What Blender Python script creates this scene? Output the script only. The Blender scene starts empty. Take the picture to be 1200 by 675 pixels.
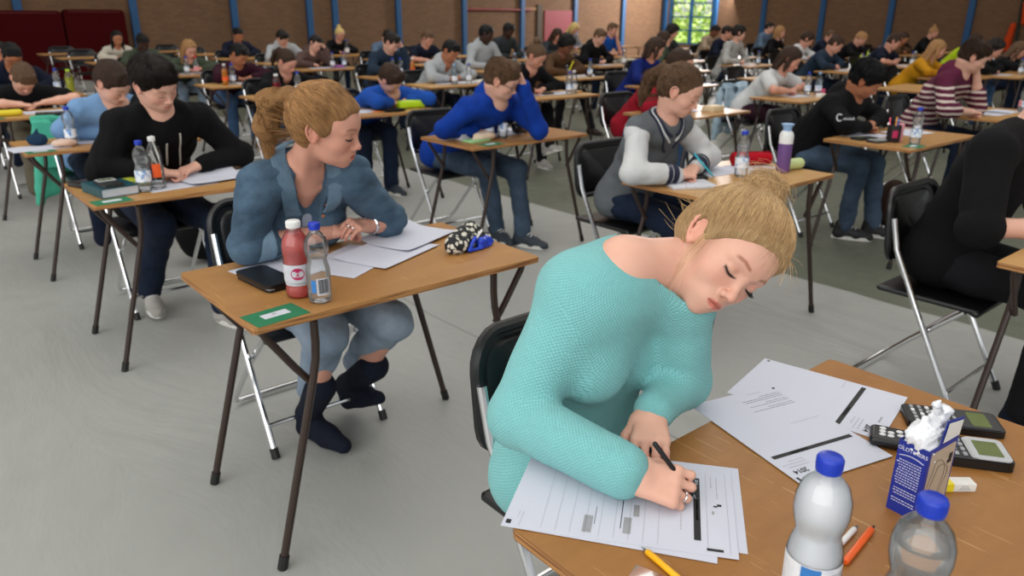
import bpy, bmesh, math, random
import numpy as np
from mathutils import Vector, Matrix, Quaternion
PI = math.pi
SC = bpy.context.scene
COL = SC.collection
rnd = random.Random(7)

# ------------------------------------------------------------------ basics
def link(o, parent=None):
    COL.objects.link(o)
    if parent: o.parent = parent
    return o

def tag(o, label=None, cat=None, group=None, kind=None):
    if label: o['label'] = label
    if cat: o['category'] = cat
    if group: o['group'] = group
    if kind: o['kind'] = kind
    return o

def empty(name, loc=(0, 0, 0), rz=0.0, label=None, cat=None, group=None):
    o = bpy.data.objects.new(name, None)
    o.empty_display_size = 0.05
    o.location = loc; o.rotation_euler = (0, 0, rz)
    link(o)
    return tag(o, label, cat, group)

def copy_tree(o, parent=None):
    c = o.copy(); link(c); c.parent = parent
    for ch in [q for q in o.children]: copy_tree(ch, c)
    return c

def mesh_from(name, V, F, mats=None, parent=None, smooth=True, fmat=None, autosharp=None):
    me = bpy.data.meshes.new(name)
    V = np.asarray(V, dtype=np.float32).reshape(-1, 3)
    if isinstance(F, np.ndarray):
        n = len(F); k = F.shape[1]
        me.vertices.add(len(V)); me.vertices.foreach_set('co', V.ravel())
        me.loops.add(n * k); me.loops.foreach_set('vertex_index', F.astype(np.int32).ravel())
        me.polygons.add(n); me.polygons.foreach_set('loop_start', np.arange(0, n * k, k, dtype=np.int32))
        me.update(calc_edges=True)
    else:
        me.from_pydata([tuple(map(float, v)) for v in V], [], F); me.update()
    if smooth:
        me.polygons.foreach_set('use_smooth', np.ones(len(me.polygons), bool))
    if mats is not None:
        for m in (mats if isinstance(mats, (list, tuple)) else [mats]): me.materials.append(m)
    if fmat is not None: me.polygons.foreach_set('material_index', np.asarray(fmat, np.int32))
    if autosharp: me.set_sharp_from_angle(angle=math.radians(autosharp))
    o = bpy.data.objects.new(name, me)
    return link(o, parent)

class MB:
    """collects boxes, tubes and lathed shapes into one mesh"""
    def __init__(s): s.V = []; s.F = []; s.M = []; s.mi = 0
    def add(s, V, F):
        b = len(s.V); s.V += [tuple(v) for v in V]
        for f in F: s.F.append([b + i for i in f]); s.M.append(s.mi)
        return s
    def box(s, c, d, rz=0, R=None, bev=0.0):
        x, y, z = [q / 2 for q in d]
        if bev > 0:
            b = min(bev, x * .99, y * .99, z * .99)
            bm = bmesh.new(); bmesh.ops.create_cube(bm, size=1)
            for v in bm.verts: v.co = Vector((v.co.x * 2 * x, v.co.y * 2 * y, v.co.z * 2 * z))
            bmesh.ops.bevel(bm, geom=bm.edges[:], offset=b, segments=2, affect='EDGES', profile=.5)
            V = [v.co.copy() for v in bm.verts]; F = [[v.index for v in f.verts] for f in bm.faces]; bm.free()
        else:
            V = [Vector((i * x, j * y, k * z)) for i in (-1, 1) for j in (-1, 1) for k in (-1, 1)]
            F = [[0, 1, 3, 2], [4, 6, 7, 5], [0, 4, 5, 1], [2, 3, 7, 6], [0, 2, 6, 4], [1, 5, 7, 3]]
        M = R if R is not None else Matrix.Rotation(rz, 3, 'Z')
        return s.add([M @ v + Vector(c) for v in V], F)
    def tube(s, P, r, n=8, caps=True, closed=False):
        P = [Vector(p) for p in P]; m = len(P)
        rr = r if isinstance(r, (list, tuple)) else [r] * m
        T = []
        for i in range(m):
            a = P[(i - 1) % m] if (closed or i > 0) else P[0]; b = P[(i + 1) % m] if (closed or i < m - 1) else P[-1]
            T.append((b - a).normalized())
        u = T[0].orthogonal().normalized(); V = []; F = []
        for i in range(m):
            u = (u - T[i] * u.dot(T[i])); u.normalize(); w = T[i].cross(u)
            for k in range(n):
                a = 2 * PI * k / n
                V.append(P[i] + (u * math.cos(a) + w * math.sin(a)) * rr[i])
        mm = m if closed else m - 1
        for i in range(mm):
            i2 = (i + 1) % m
            for k in range(n):
                k2 = (k + 1) % n
                F.append([i * n + k, i * n + k2, i2 * n + k2, i2 * n + k])
        if caps and not closed:
            F.append([k for k in range(n)][::-1]); F.append([(m - 1) * n + k for k in range(n)])
        return s.add(V, F)
    def lathe(s, prof, n=20, c=(0, 0, 0), caps=True, fn=None):
        V = []; F = []; m = len(prof)
        for (r, z) in prof:
            for k in range(n):
                a = 2 * PI * k / n
                q = fn(r, z, a) if fn else r
                V.append((c[0] + q * math.cos(a), c[1] + q * math.sin(a), c[2] + z))
        for i in range(m - 1):
            for k in range(n):
                k2 = (k + 1) % n
                F.append([i * n + k, i * n + k2, (i + 1) * n + k2, (i + 1) * n + k])
        if caps:
            F.append([k for k in range(n)][::-1]); F.append([(m - 1) * n + k for k in range(n)])
        return s.add(V, F)
    def prism(s, pts, z0, z1, T=None):
        n = len(pts); V = [Vector((p[0], p[1], z0)) for p in pts] + [Vector((p[0], p[1], z1)) for p in pts]
        if T is not None: V = [T @ v for v in V]
        F = [[i, (i + 1) % n, n + (i + 1) % n, n + i] for i in range(n)] + [list(range(n))[::-1], [n + i for i in range(n)]]
        return s.add(V, F)
    def xf(s, M):
        s.V = [tuple(M @ Vector(v)) for v in s.V]; return s
    def build(s, name, mats, parent=None, smooth=True, sharp=35):
        return mesh_from(name, s.V, s.F, mats, parent, smooth, s.M, sharp if smooth else None)

def rrect(w, h, r, n=4, cx=0, cy=0):
    P = []
    for sx, sy, a0 in ((1, 1, 0), (-1, 1, 90), (-1, -1, 180), (1, -1, 270)):
        for k in range(n + 1):
            a = math.radians(a0 + 90 * k / n)
            P.append((cx + sx * (w / 2 - r) + r * math.cos(a), cy + sy * (h / 2 - r) + r * math.sin(a)))
    return P

# ------------------------------------------------------------------ materials
def srgb(*c):
    if len(c) == 1: c = c[0]
    return tuple((x / 255 / 12.92 if x / 255 <= .04045 else ((x / 255 + .055) / 1.055) ** 2.4) for x in c[:3]) + (1.0,)

class NT:
    def __init__(s, name):
        s.m = bpy.data.materials.new(name); s.m.use_nodes = True; s.t = s.m.node_tree
        s.b = s.t.nodes['Principled BSDF']; s.out = s.t.nodes['Material Output']
    def n(s, ty, **kw):
        q = s.t.nodes.new(ty)
        for k, v in kw.items():
            if k.startswith('i_'):
                key = k[2:]; key = int(key) if key.isdigit() else key.replace('_', ' ')
                q.inputs[key].default_value = v
            else: setattr(q, k, v)
        return q
    def l(s, a, b): s.t.links.new(a, b)
    def set(s, **kw):
        for k, v in kw.items(): s.b.inputs[k.replace('_', ' ')].default_value = v
        return s
    def coord(s, kind='Object', scale=(1, 1, 1), rot=(0, 0, 0)):
        tc = s.n('ShaderNodeTexCoord'); mp = s.n('ShaderNodeMapping')
        mp.inputs['Scale'].default_value = scale; mp.inputs['Rotation'].default_value = rot
        s.l(tc.outputs[kind], mp.inputs[0]); return mp.outputs[0]
    def noise(s, v, scale, detail=3, rough=.5, dist=0):
        q = s.n('ShaderNodeTexNoise'); q.inputs['Scale'].default_value = scale; q.inputs['Detail'].default_value = detail
        q.inputs['Roughness'].default_value = rough; q.inputs['Distortion'].default_value = dist
        if v is not None: s.l(v, q.inputs['Vector'])
        return q.outputs['Fac']
    def ramp(s, f, stops):
        q = s.n('ShaderNodeValToRGB'); e = q.color_ramp.elements
        while len(e) > 1: e.remove(e[0])
        e[0].position = stops[0][0]; e[0].color = stops[0][1]
        for p, c in stops[1:]:
            x = e.new(p); x.color = c
        s.l(f, q.inputs[0]); return q.outputs[0]
    def mix(s, f, a, b, mode='MIX'):
        q = s.n('ShaderNodeMix', data_type='RGBA', blend_type=mode)
        for i, x in ((0, f), (6, a), (7, b)):
            if hasattr(x, 'default_value') or hasattr(x, 'links'): s.l(x, q.inputs[i])
            else: q.inputs[i].default_value = x
        return q.outputs[2]
    def math(s, op, a, b=0.0):
        q = s.n('ShaderNodeMath', operation=op)
        for i, x in ((0, a), (1, b)):
            if hasattr(x, 'links'): s.l(x, q.inputs[i])
            else: q.inputs[i].default_value = x
        return q.outputs[0]
    def bump(s, h, strength=.3, dist=.01):
        q = s.n('ShaderNodeBump'); q.inputs['Strength'].default_value = strength; q.inputs['Distance'].default_value = dist
        s.l(h, q.inputs['Height']); s.l(q.outputs[0], s.b.inputs['Normal']); return q

def C(*c): return srgb(*c)
_mc = {}
def plain(name, col, rough=.5, metal=0.0, **kw):
    k = (name,)
    if k in _mc: return _mc[k]
    t = NT(name); t.set(Base_Color=C(*col), Roughness=rough, Metallic=metal, **kw)
    v = t.coord(); n = t.noise(v, 60, 2)
    t.l(t.mix(n, C(*[c * .93 for c in col]), C(*[min(255, c * 1.05) for c in col])), t.b.inputs['Base Color'])
    _mc[k] = t.m; return t.m

def fabric(name, col, col2=None, stripe=None, rough=.9, fold=.5):
    """woven cloth; stripe=(period, duty, colour) bands run around the body at fixed heights"""
    k = ('fab', name)
    if k in _mc: return _mc[k]
    t = NT(name); t.set(Roughness=rough); t.b.inputs['Specular IOR Level'].default_value = .2
    v = t.coord()
    n = t.noise(v, 9, 4); c2 = col2 or [c * .8 for c in col]
    base = t.mix(n, C(*c2), C(*col))
    if stripe:
        w = t.n('ShaderNodeSeparateXYZ'); t.l(v, w.inputs[0])
        wob = t.noise(v, 6, 2)
        z = t.math('ADD', w.outputs[2], t.math('MULTIPLY', wob, .03))
        fr = t.math('FRACT', t.math('DIVIDE', z, stripe[0])); g = t.math('GREATER_THAN', fr, stripe[1])
        if len(stripe) > 3: g = t.math('MULTIPLY', g, t.math('LESS_THAN', z, stripe[3]))
        base = t.mix(g, base, C(*stripe[2]))
    t.l(base, t.b.inputs['Base Color'])
    h = t.math('ADD', t.math('MULTIPLY', t.noise(v, 14, 3), 3.0), t.noise(v, 500, 1))
    t.bump(h, fold, .006)
    _mc[k] = t.m; return t.m

def denim(name, col, fade, rough=.85):
    k = ('den', name)
    if k in _mc: return _mc[k]
    t = NT(name); t.set(Roughness=rough); t.b.inputs['Specular IOR Level'].default_value = .2
    v = t.coord(); n = t.noise(v, 5, 5, .6)
    a = t.ramp(n, [(.35, C(*col)), (.7, C(*fade))])
    w = t.noise(t.coord(scale=(1, 1, 1)), 450, 2)
    a = t.mix(t.math('MULTIPLY', w, .35), a, C(*[min(255, c * 1.4) for c in fade]))
    t.l(a, t.b.inputs['Base Color'])
    h = t.math('ADD', t.math('MULTIPLY', t.noise(v, 18, 3), 4.0), w); t.bump(h, .5, .006)
    _mc[k] = t.m; return t.m

def skin_mat(name, col, sss=.12):
    k = ('skin', name)
    if k in _mc: return _mc[k]
    t = NT(name); t.set(Roughness=.48); t.b.inputs['Specular IOR Level'].default_value = .35
    at = t.n('ShaderNodeAttribute', attribute_name='tint')
    v = t.coord(); n = t.noise(v, 22, 4)
    base = t.mix(n, C(*[c * .95 for c in col[:1]] + [c * .90 for c in col[1:]]), C(*col))
    c = t.mix(1.0, base, at.outputs['Color'], 'MULTIPLY')
    t.l(c, t.b.inputs['Base Color'])
    t.b.inputs['Subsurface Weight'].default_value = sss; t.b.inputs['Subsurface Radius'].default_value = (.012, .005, .003)
    t.b.inputs['Subsurface Scale'].default_value = .6
    t.bump(t.noise(v, 900, 2), .08, .001)
    _mc[k] = t.m; return t.m

def hair_mat(name, dark, light, streak=1.0):
    k = ('hair', name)
    if k in _mc: return _mc[k]
    t = NT(name); t.set(Roughness=.5); t.b.inputs['Specular IOR Level'].default_value = .22
    at = t.n('ShaderNodeAttribute', attribute_name='flow')
    mp = t.n('ShaderNodeMapping'); t.l(at.outputs['Vector'], mp.inputs[0])
    f1 = t.noise(mp.outputs[0], 9, 5, .65); f2 = t.noise(mp.outputs[0], 34, 3, .6)
    f = t.math('ADD', t.math('MULTIPLY', f1, .6), t.math('MULTIPLY', f2, .4))
    t.l(t.ramp(f, [(.36, C(*dark)), (.62, C(*light))]), t.b.inputs['Base Color'])
    t.bump(f, .9 * streak, .006)
    _mc[k] = t.m; return t.m

# ------------------------------------------------------------------ signed-distance modelling
class SDF:
    """primitives blended on a grid and turned into one closed mesh (surface nets)"""
    def __init__(s, h): s.h = h; s.P = []
    @staticmethod
    def v(a): return np.asarray(a, np.float64)
    def rc(s, a, b, ra, rb=None, k=.02, op='u'):
        a, b = s.v(a), s.v(b); rb = ra if rb is None else rb; r = max(ra, rb)
        ba = b - a; L = max(ba @ ba, 1e-12)
        def f(p):
            q = p - a; t = np.clip(q @ ba / L, 0, 1)
            return np.sqrt(((q - t[..., None] * ba) ** 2).sum(-1)) - (ra + (rb - ra) * t)
        s.P.append((f, np.minimum(a, b) - r, np.maximum(a, b) + r, k, op)); return s
    def el(s, c, r, R=None, k=.02, op='u'):
        c, r = s.v(c), s.v(r)
        R = np.eye(3) if R is None else np.asarray(R, float)      # columns = axes
        def f(p):
            q = (p - c) @ R
            k0 = np.sqrt(((q / r) ** 2).sum(-1)); k1 = np.sqrt(((q / r ** 2) ** 2).sum(-1))
            return np.where(k1 < 1e-9, -r.min(), k0 * (k0 - 1) / np.maximum(k1, 1e-9))
        e = np.sqrt(((R * r) ** 2).sum(1))
        s.P.append((f, c - e, c + e, k, op)); return s
    def bx(s, c, r, R=None, rad=.005, k=.01, op='u'):
        c, r = s.v(c), s.v(r) - rad; R = np.eye(3) if R is None else np.asarray(R, float)
        def f(p):
            q = np.abs((p - c) @ R) - r
            return np.sqrt((np.maximum(q, 0) ** 2).sum(-1)) + np.minimum(q.max(-1), 0) - rad
        e = np.abs(R) @ (r + rad)
        s.P.append((f, c - e, c + e, k, op)); return s
    def plane(s, n, t, k=.004):          # remove everything with n.p > t
        n = s.v(n)
        s.P.append((lambda p: p @ n - t, None, None, k, 'i')); return s
    def fn(s, f, k=0.0, op='disp'):
        s.P.append((f, None, None, k, op)); return s
    def grid(s):
        h = s.h
        U = [q for q in s.P if q[4] == 'u']
        lo = np.min([q[1] for q in U], 0) - 3 * h; hi = np.max([q[2] for q in U], 0) + 3 * h
        n = np.ceil((hi - lo) / h).astype(int) + 1
        g = np.full(n, 1.0, np.float32)
        ax = [lo[i] + h * np.arange(n[i]) for i in range(3)]
        for f, a, b, k, op in s.P:
            if a is None: i0, i1 = np.zeros(3, int), n
            else:
                m = k + 2.5 * h
                i0 = np.clip(np.floor((a - m - lo) / h).astype(int), 0, n); i1 = np.clip(np.ceil((b + m - lo) / h).astype(int) + 1, 0, n)
            if (i1 <= i0).any(): continue
            sl = tuple(slice(i0[i], i1[i]) for i in range(3))
            sub = g[sl]
            if op in ('disp',):
                m = np.abs(sub) < 6 * h + .02
                idx = np.argwhere(m) + i0
                p = lo + idx * h
                sub[m] += f(p).astype(np.float32); continue
            if op == 'i' and a is None:
                X = np.stack(np.meshgrid(*[ax[i][sl[i]] for i in range(3)], indexing='ij'), -1)
                d = f(X)
            else:
                X = np.stack(np.meshgrid(*[ax[i][sl[i]] for i in range(3)], indexing='ij'), -1)
                d = f(X)
            d = d.astype(np.float32)
            if op == 'u':
                if k > 0:
                    e = np.maximum(k - np.abs(sub - d), 0) / k; g[sl] = np.minimum(sub, d) - e * e * k * .25
                else: g[sl] = np.minimum(sub, d)
            elif op == 's' or op == 'i':
                if op == 's': d = -d
                if k > 0:
                    e = np.maximum(k - np.abs(sub - d), 0) / k; g[sl] = np.maximum(sub, d) + e * e * k * .25
                else: g[sl] = np.maximum(sub, d)
        for i in range(3):
            sl = [slice(None)] * 3
            for e in (0, -1): sl[i] = e; g[tuple(sl)] = np.maximum(g[tuple(sl)], h)
        return g, lo
    def mesh(s):
        g, lo = s.grid(); h = s.h
        neg = g < 0; n = np.array(g.shape)
        c = np.zeros(n - 1, np.uint8)
        offs = [(i, j, k) for i in (0, 1) for j in (0, 1) for k in (0, 1)]
        for o in offs: c += neg[o[0]:n[0] - 1 + o[0], o[1]:n[1] - 1 + o[1], o[2]:n[2] - 1 + o[2]]
        act = (c > 0) & (c < 8)
        idx = np.argwhere(act)
        if len(idx) == 0: return np.zeros((0, 3)), np.zeros((0, 4), int)
        vid = np.full(n - 1, -1, np.int64); vid[act] = np.arange(len(idx))
        acc = np.zeros((len(idx), 3)); cnt = np.zeros(len(idx))
        G = {o: g[idx[:, 0] + o[0], idx[:, 1] + o[1], idx[:, 2] + o[2]] for o in offs}
        for a in offs:
            for d in range(3):
                if a[d]: continue
                b = list(a); b[d] = 1; b = tuple(b)
                ga, gb = G[a], G[b]; m = (ga < 0) != (gb < 0)
                t = np.where(m, ga / np.where(m, ga - gb, 1), 0)
                p = np.tile(np.array(a, float), (len(idx), 1)); p[:, d] += t
                acc += p * m[:, None]; cnt += m
        V = lo + (idx + acc / cnt[:, None]) * h
        F = []
        for d in range(3):
            e1, e2 = [(1, 2), (2, 0), (0, 1)][d]
            sa = [slice(1, -1)] * 3; sb = [slice(1, -1)] * 3
            sa[d] = slice(0, -1); sb[d] = slice(1, None)
            A, B = neg[tuple(sa)], neg[tuple(sb)]
            m = np.argwhere(A != B)
            q = m + 1; q[:, d] -= 1
            w = neg[q[:, 0], q[:, 1], q[:, 2]]
            def at(o1, o2):
                r = q.copy(); r[:, e1] -= o1; r[:, e2] -= o2
                return vid[r[:, 0], r[:, 1], r[:, 2]]
            quad = np.stack([at(1, 1), at(0, 1), at(0, 0), at(1, 0)], 1)
            quad[~w] = quad[~w][:, ::-1]
            F.append(quad)
        F = np.concatenate(F)
        return V, F[(F >= 0).all(1)]

def wob(seed, amp, freq, stretch=(1, 1, 1)):
    r = np.random.RandomState(seed); K = r.normal(size=(7, 3)); K /= np.linalg.norm(K, axis=1)[:, None]
    K = K * freq * r.uniform(.5, 1.7, (7, 1)) * np.array(stretch); ph = r.uniform(0, 6.28, 7)
    def f(p):
        w = p * 1.0
        s0 = np.sin(p @ K[0] * .5 + ph[0]) * 1.2
        v = 0
        for i in range(1, 7): v = v + np.sin(p @ K[i] + ph[i] + s0)
        return amp * v / 3
    return f

def ridge(seed, amp, freq):
    r = np.random.RandomState(seed); K = r.normal(size=(4, 3)); K /= np.linalg.norm(K, axis=1)[:, None]; K = K * freq * r.uniform(.6, 1.5, (4, 1)); ph = r.uniform(0, 6.28, 4)
    w = wob(seed + 77, 1.0, freq * .55)
    def f(p):
        z = w(p) * .9; m = np.clip(w(p * .5 + 3.1) + .35, 0, 1)
        return amp * m * (1 - 2 * np.abs(np.sin(p @ K[0] + ph[0] + z)) ** .6) * .6 + amp * .4 * (1 - 2 * np.abs(np.sin(p @ K[1] + ph[1] - z)) ** .7)
    return f

def add_attr(me, name, data):
    a = me.attributes.new(name, 'FLOAT_COLOR', 'POINT')
    d = np.ones((len(data), 4), np.float32); d[:, :3] = data; a.data.foreach_set('color', d.ravel())
def add_vec(me, name, data):
    a = me.attributes.new(name, 'FLOAT_VECTOR', 'POINT'); a.data.foreach_set('vector', np.asarray(data, np.float32).ravel())

def nrm(v): v = np.asarray(v, float); return v / max(np.linalg.norm(v), 1e-9)
def frame(x, z):
    """columns x,y,z orthonormal with z kept and x projected"""
    z = nrm(z); x = nrm(x - z * (np.asarray(x) @ z)); return np.stack([x, np.cross(z, x), z], 1)
def rot(axis, a):
    axis = nrm(axis); K = np.array([[0, -axis[2], axis[1]], [axis[2], 0, -axis[0]], [-axis[1], axis[0], 0]])
    return np.eye(3) + math.sin(a) * K + (1 - math.cos(a)) * K @ K

# head frame: columns X (person's left), F (forward), U (up)
def head_R(yaw=0, pitch=0, roll=0, lookdir=None):
    """facing -Y at rest; pitch>0 looks down, yaw>0 turns to the person's left (+X), roll>0 tips the crown to the left"""
    R = np.stack([[1, 0, 0], [0, -1, 0], [0, 0, 1]], 1).astype(float)
    R = rot([0, 0, 1], math.radians(yaw)) @ rot([1, 0, 0], math.radians(pitch)) @ rot([0, 1, 0], math.radians(roll)) @ R
    return R

def head_prims(g, c, R, s=1.0, fem=False, detail=True, ears=True):
    T = lambda x, f, u: np.asarray(c) + R @ (np.array([x, f, u]) * s)
    E = lambda p, r, k, op='u': g.el(T(*p), np.array(r) * s, R, k * s, op)
    K = lambda a, b, ra, rb, k, op='u': g.rc(T(*a), T(*b), ra * s, rb * s, k * s, op)
    E((0, -.008, .03), (.073, .098, .083), .03)
    E((0, .03, .028), (.061, .060, .060), .03)
    E((0, .026, -.03), (.058 if fem else .061, .060, .070), .03)
    E((0, .036, -.066), (.043 if fem else .050, .045, .036), .03)
    E((0, .068, -.091), (.015 if fem else .021, .015, .015), .025)
    for q in (-1, 1):
        E((q * .036, .053, -.026), (.026, .027, .026), .02)
        E((q * .031, .099, .008), (.020, .013, .011), .012, 's')
        K((q * .012, .083, .021), (q * .046, .070, .020), .008, .007, .012)
        E((q * .031, .0745, .0035), (.0155, .0135, .0125), .004)
    K((0, .083, .010), (0, .101, -.026), .0055, .0085, .010)
    E((0, .1045, -.031), (.0092, .0092, .0085), .006)
    for q in (-1, 1):
        E((q * .0115, .096, -.036), (.0070, .0085, .0065), .006)
        if detail: E((q * .006, .103, -.0425), (.0032, .005, .003), .002, 's')
    E((0, .074, -.062), (.030, .020, .020), .018)
    if detail:
        for q in (-1, 1):
            K((q * .021, .0855, -.062), (q * .004, .0955, -.0565), .0027, .0037, .004)
            K((q * .018, .0860, -.0665), (0, .0935, -.069), .0030, .0049, .004)
        K((-.018, .0975, -.0625), (.018, .0975, -.0625), .0022, .0022, .002, 's')
    if ears:
        for q in (-1, 1):
            def Z(f, u, o=0): return (q * (.0725 + .010 * max(0, .012 - f) / .03 + o), f, u)
            if not detail:
                E((q * .077, -.012, -.002), (.008, .016, .028), .006); continue
            pts = [(.006, .004), (.007, .017), (-.001, .027), (-.013, .029), (-.023, .021), (-.026, .007), (-.022, -.008), (-.014, -.020), (-.006, -.028)]
            for a, b in zip(pts, pts[1:]): K(Z(*a, .002), Z(*b, .002), .0036, .0034, .0022)
            E((q * .0758, -.009, .002), (.0046, .0185, .028), .004)
            pts = [(-.005, .019), (-.014, .014), (-.017, .003), (-.011, -.012)]
            for a, b in zip(pts, pts[1:]): K(Z(*a), Z(*b), .0030, .0028, .003)
            K(Z(.004, -.006, .001), Z(.0, -.014, .001), .0038, .003, .003)
            E((q * .0765, -.003, -.027), (.0042, .0065, .0075), .004)
            E((q * .071, -.002, -.008), (.006, .012, .02), .008)

def face_tint(L, lips=(.78, .42, .40), brow=(.45, .33, .25), blush=.10, beard=0.0, lash=True, fine=True):
    """L: coordinates in the head frame / head size -> tint colours"""
    t = np.ones((len(L), 3)); x, f, u = L[:, 0], L[:, 1], L[:, 2]; ax = np.abs(x)
    front = f > .05
    def blend(m, c): 
        m = np.clip(m, 0, 1)[:, None]; return t * (1 - m) + np.array(c) * m
    bl = np.exp(-(((ax - .040) / .020) ** 2 + ((u + .024) / .018) ** 2)) * front
    t = blend(bl * blush * 4, (1.0, .66, .62))
    t = blend(np.exp(-((x / .012) ** 2 + ((u + .034) / .010) ** 2)) * (f > .09) * .35, (1, .72, .68))
    t = blend((ax > .068) * (f < .02) * (u < .03) * (u > -.045) * .35, (1, .62, .55))
    if beard: t = blend(np.clip((-.035 - u) / .02, 0, 1) * (f > .01) * beard, (.55, .48, .42))
    lx = ax / .0208; up = (u + .0575) / (.0055 + .0 * ax); lo = (u + .0685) / .0062
    yy = np.abs(u + .0628 + .012 * (ax / .022) ** 2 * 0)
    m = np.clip((1.02 - lx ** 2 - (yy / .0088) ** 2) * 4, 0, 1) * (f > .078)
    t = blend(m * .92, lips)
    m = np.clip(1.6 - np.abs(u + .0625) / .0013, 0, 1) * (ax < .020) * (f > .078); t = blend(m * .7, (.35, .12, .12))
    bu = .0245 + .004 * np.clip(1 - np.abs(ax - .034) / .02, 0, 1)
    m = np.clip((.0042 - np.abs(u - bu)) / .0022, 0, 1) * np.clip((ax - .013) / .005, 0, 1) * np.clip((.052 - ax) / .007, 0, 1) * front
    t = blend(m * .85, brow)
    lu = -.0030 - .0035 * np.clip(1 - ((ax - .031) / .016) ** 2, 0, 1) + .002 * (ax > .036) * (ax - .036) / .01
    if lash:
        m = np.clip((.0024 - np.abs(u - lu)) / .0014, 0, 1) * np.clip((.0165 - np.abs(ax - .032)) / .003, 0, 1) * (f > .06)
        t = blend(m * .93, (.07, .05, .045))
        m = np.exp(-(((ax - .032) / .014) ** 2 + ((u - .007) / .006) ** 2)) * (f > .06); t = blend(m * .35, (.82, .58, .52))
    return t

FINGERS = [(-.031, .062, .0082), (-.0105, .070, .0084), (.0105, .066, .0082), (.030, .052, .0072)]   # lateral place, length, radius
def hand_prims(g, W, f, n, side, pose='relaxed', s=1.0, k=.006, curls=None, thumb=None):
    """W wrist, f pointing along the hand, n = back-of-hand normal; side=+1 when the thumb lies at -lateral"""
    f = nrm(f); n = nrm(n - f * (np.asarray(n) @ f)); lat = np.cross(f, n) * side      # lat points index -> pinky
    P = lambda a, b, c: np.asarray(W) + (f * a + lat * b + n * c) * s
    C0 = {'relaxed': [(25, 30, 20)] * 4, 'flat': [(8, 10, 6)] * 4,
          'grip': [(48, 52, 28), (55, 62, 35), (62, 78, 50), (66, 84, 55)],
          'cheek': [(60, 80, 50)] * 4, 'pinch': [(52, 34, 22), (50, 40, 25), (42, 42, 28), (36, 40, 25)]}[pose]
    if curls: C0 = curls
    g.rc(P(-.006, 0, 0), P(.014, 0, 0), .0235 * s, .026 * s, .015)
    for (lx, L, r) in FINGERS:
        g.rc(P(.012, lx * .62, 0), P(.080, lx, 0), .0135 * s, .0108 * s, .012)
    tips = []; fan = 2.2 if pose in ('flat', 'relaxed') else .5
    for i, (lx, L, r) in enumerate(FINGERS):
        d = nrm(f + lat * lx * fan); base = P(.080 - abs(lx - .0) * .12, lx, .001); axis = np.cross(n, d)
        a = 0; p = base; segs = (L * .46, L * .30, L * .26)
        for q in range(3):
            a += math.radians(C0[i][q]); dd = rot(axis, -a * -1) @ d if False else (d * math.cos(a) - n * math.sin(a))
            p2 = p + dd * segs[q] * s * 1.12; rr = r * s * (1.04 - .10 * q)
            if np.asarray(W)[2] < .86: p2[2] = max(p2[2], .7425 + rr)
            g.rc(p, p2, rr, rr * .93, k * (1.0 if q else 1.3)); p = p2
        tips.append(p)
    tb = P(.018, -.028, -.006); 
    if thumb is None:
        tt = {'relaxed': ((.75, -.55, -.35), (.95, -.15, -.3)), 'flat': ((.7, -.7, -.1), (.9, -.4, -.1)),
              'grip': ((.62, -.42, -.66), (.92, .20, -.34)), 'cheek': ((.6, -.5, -.6), (.7, .3, -.6)),
              'pinch': ((.72, -.35, -.60), (.93, .05, -.36))}[pose]
    else: tt = thumb
    D = lambda v: nrm(f * v[0] + lat * v[1] + n * v[2])
    p1 = tb + D(tt[0]) * .042 * s; p2 = p1 + D(tt[1]) * .030 * s; p3 = p2 + D(np.array(tt[1]) + (0, .15, -.1)) * .022 * s
    if np.asarray(W)[2] < .86:
        for pq in (p1, p2, p3): pq[2] = max(pq[2], .7535)
    g.rc(P(.0, -.012, -.004), tb, .019 * s, .0165 * s, .012)
    g.rc(tb, p1, .0145 * s, .0115 * s, .010); g.rc(p1, p2, .0108 * s, .0100 * s, k); g.rc(p2, p3, .0100 * s, .0082 * s, k)
    return tips, p3

def ik(S, Wt, L1, L2, pole):
    S, Wt = np.asarray(S, float), np.asarray(Wt, float); d = Wt - S; D = np.linalg.norm(d)
    if D > (L1 + L2) * .999: L1 *= D / (L1 + L2) * 1.002; L2 *= D / (L1 + L2) * 1.01 if L1 + L2 < D else 1
    a = (L1 ** 2 - L2 ** 2 + D ** 2) / (2 * D); hh = math.sqrt(max(L1 ** 2 - a * a, 0)); u = d / D
    p = np.asarray(pole, float); p = p - u * (p @ u); return S + u * a + nrm(p) * hh

def ik(S, Wt, L1, L2, pole):
    S, Wt = np.asarray(S, float), np.asarray(Wt, float); d = Wt - S; D = np.linalg.norm(d)
    q = max(1.0, D / (L1 + L2) * 1.003); L1 *= q; L2 *= q
    a = (L1 ** 2 - L2 ** 2 + D ** 2) / (2 * D); hh = math.sqrt(max(L1 ** 2 - a * a, 0)); u = d / D
    p = np.asarray(pole, float); p = p - u * (p @ u); return S + u * a + nrm(p) * hh

LODS = {'hero': dict(body=.009, cloth=.0048, head=.0019, hand=.0019, hair=.0028, shoe=.006, fine=True),
        'near': dict(body=.010, cloth=.0065, head=.0030, hand=.0027, hair=.0042, shoe=.007, fine=True),
        'mid': dict(body=.014, cloth=.0095, head=.0042, hand=.0042, hair=.006, shoe=.010, fine=True),
        'far': dict(body=.020, cloth=.0145, head=.0068, hand=.0085, hair=.009, shoe=.016, fine=False)}

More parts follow.
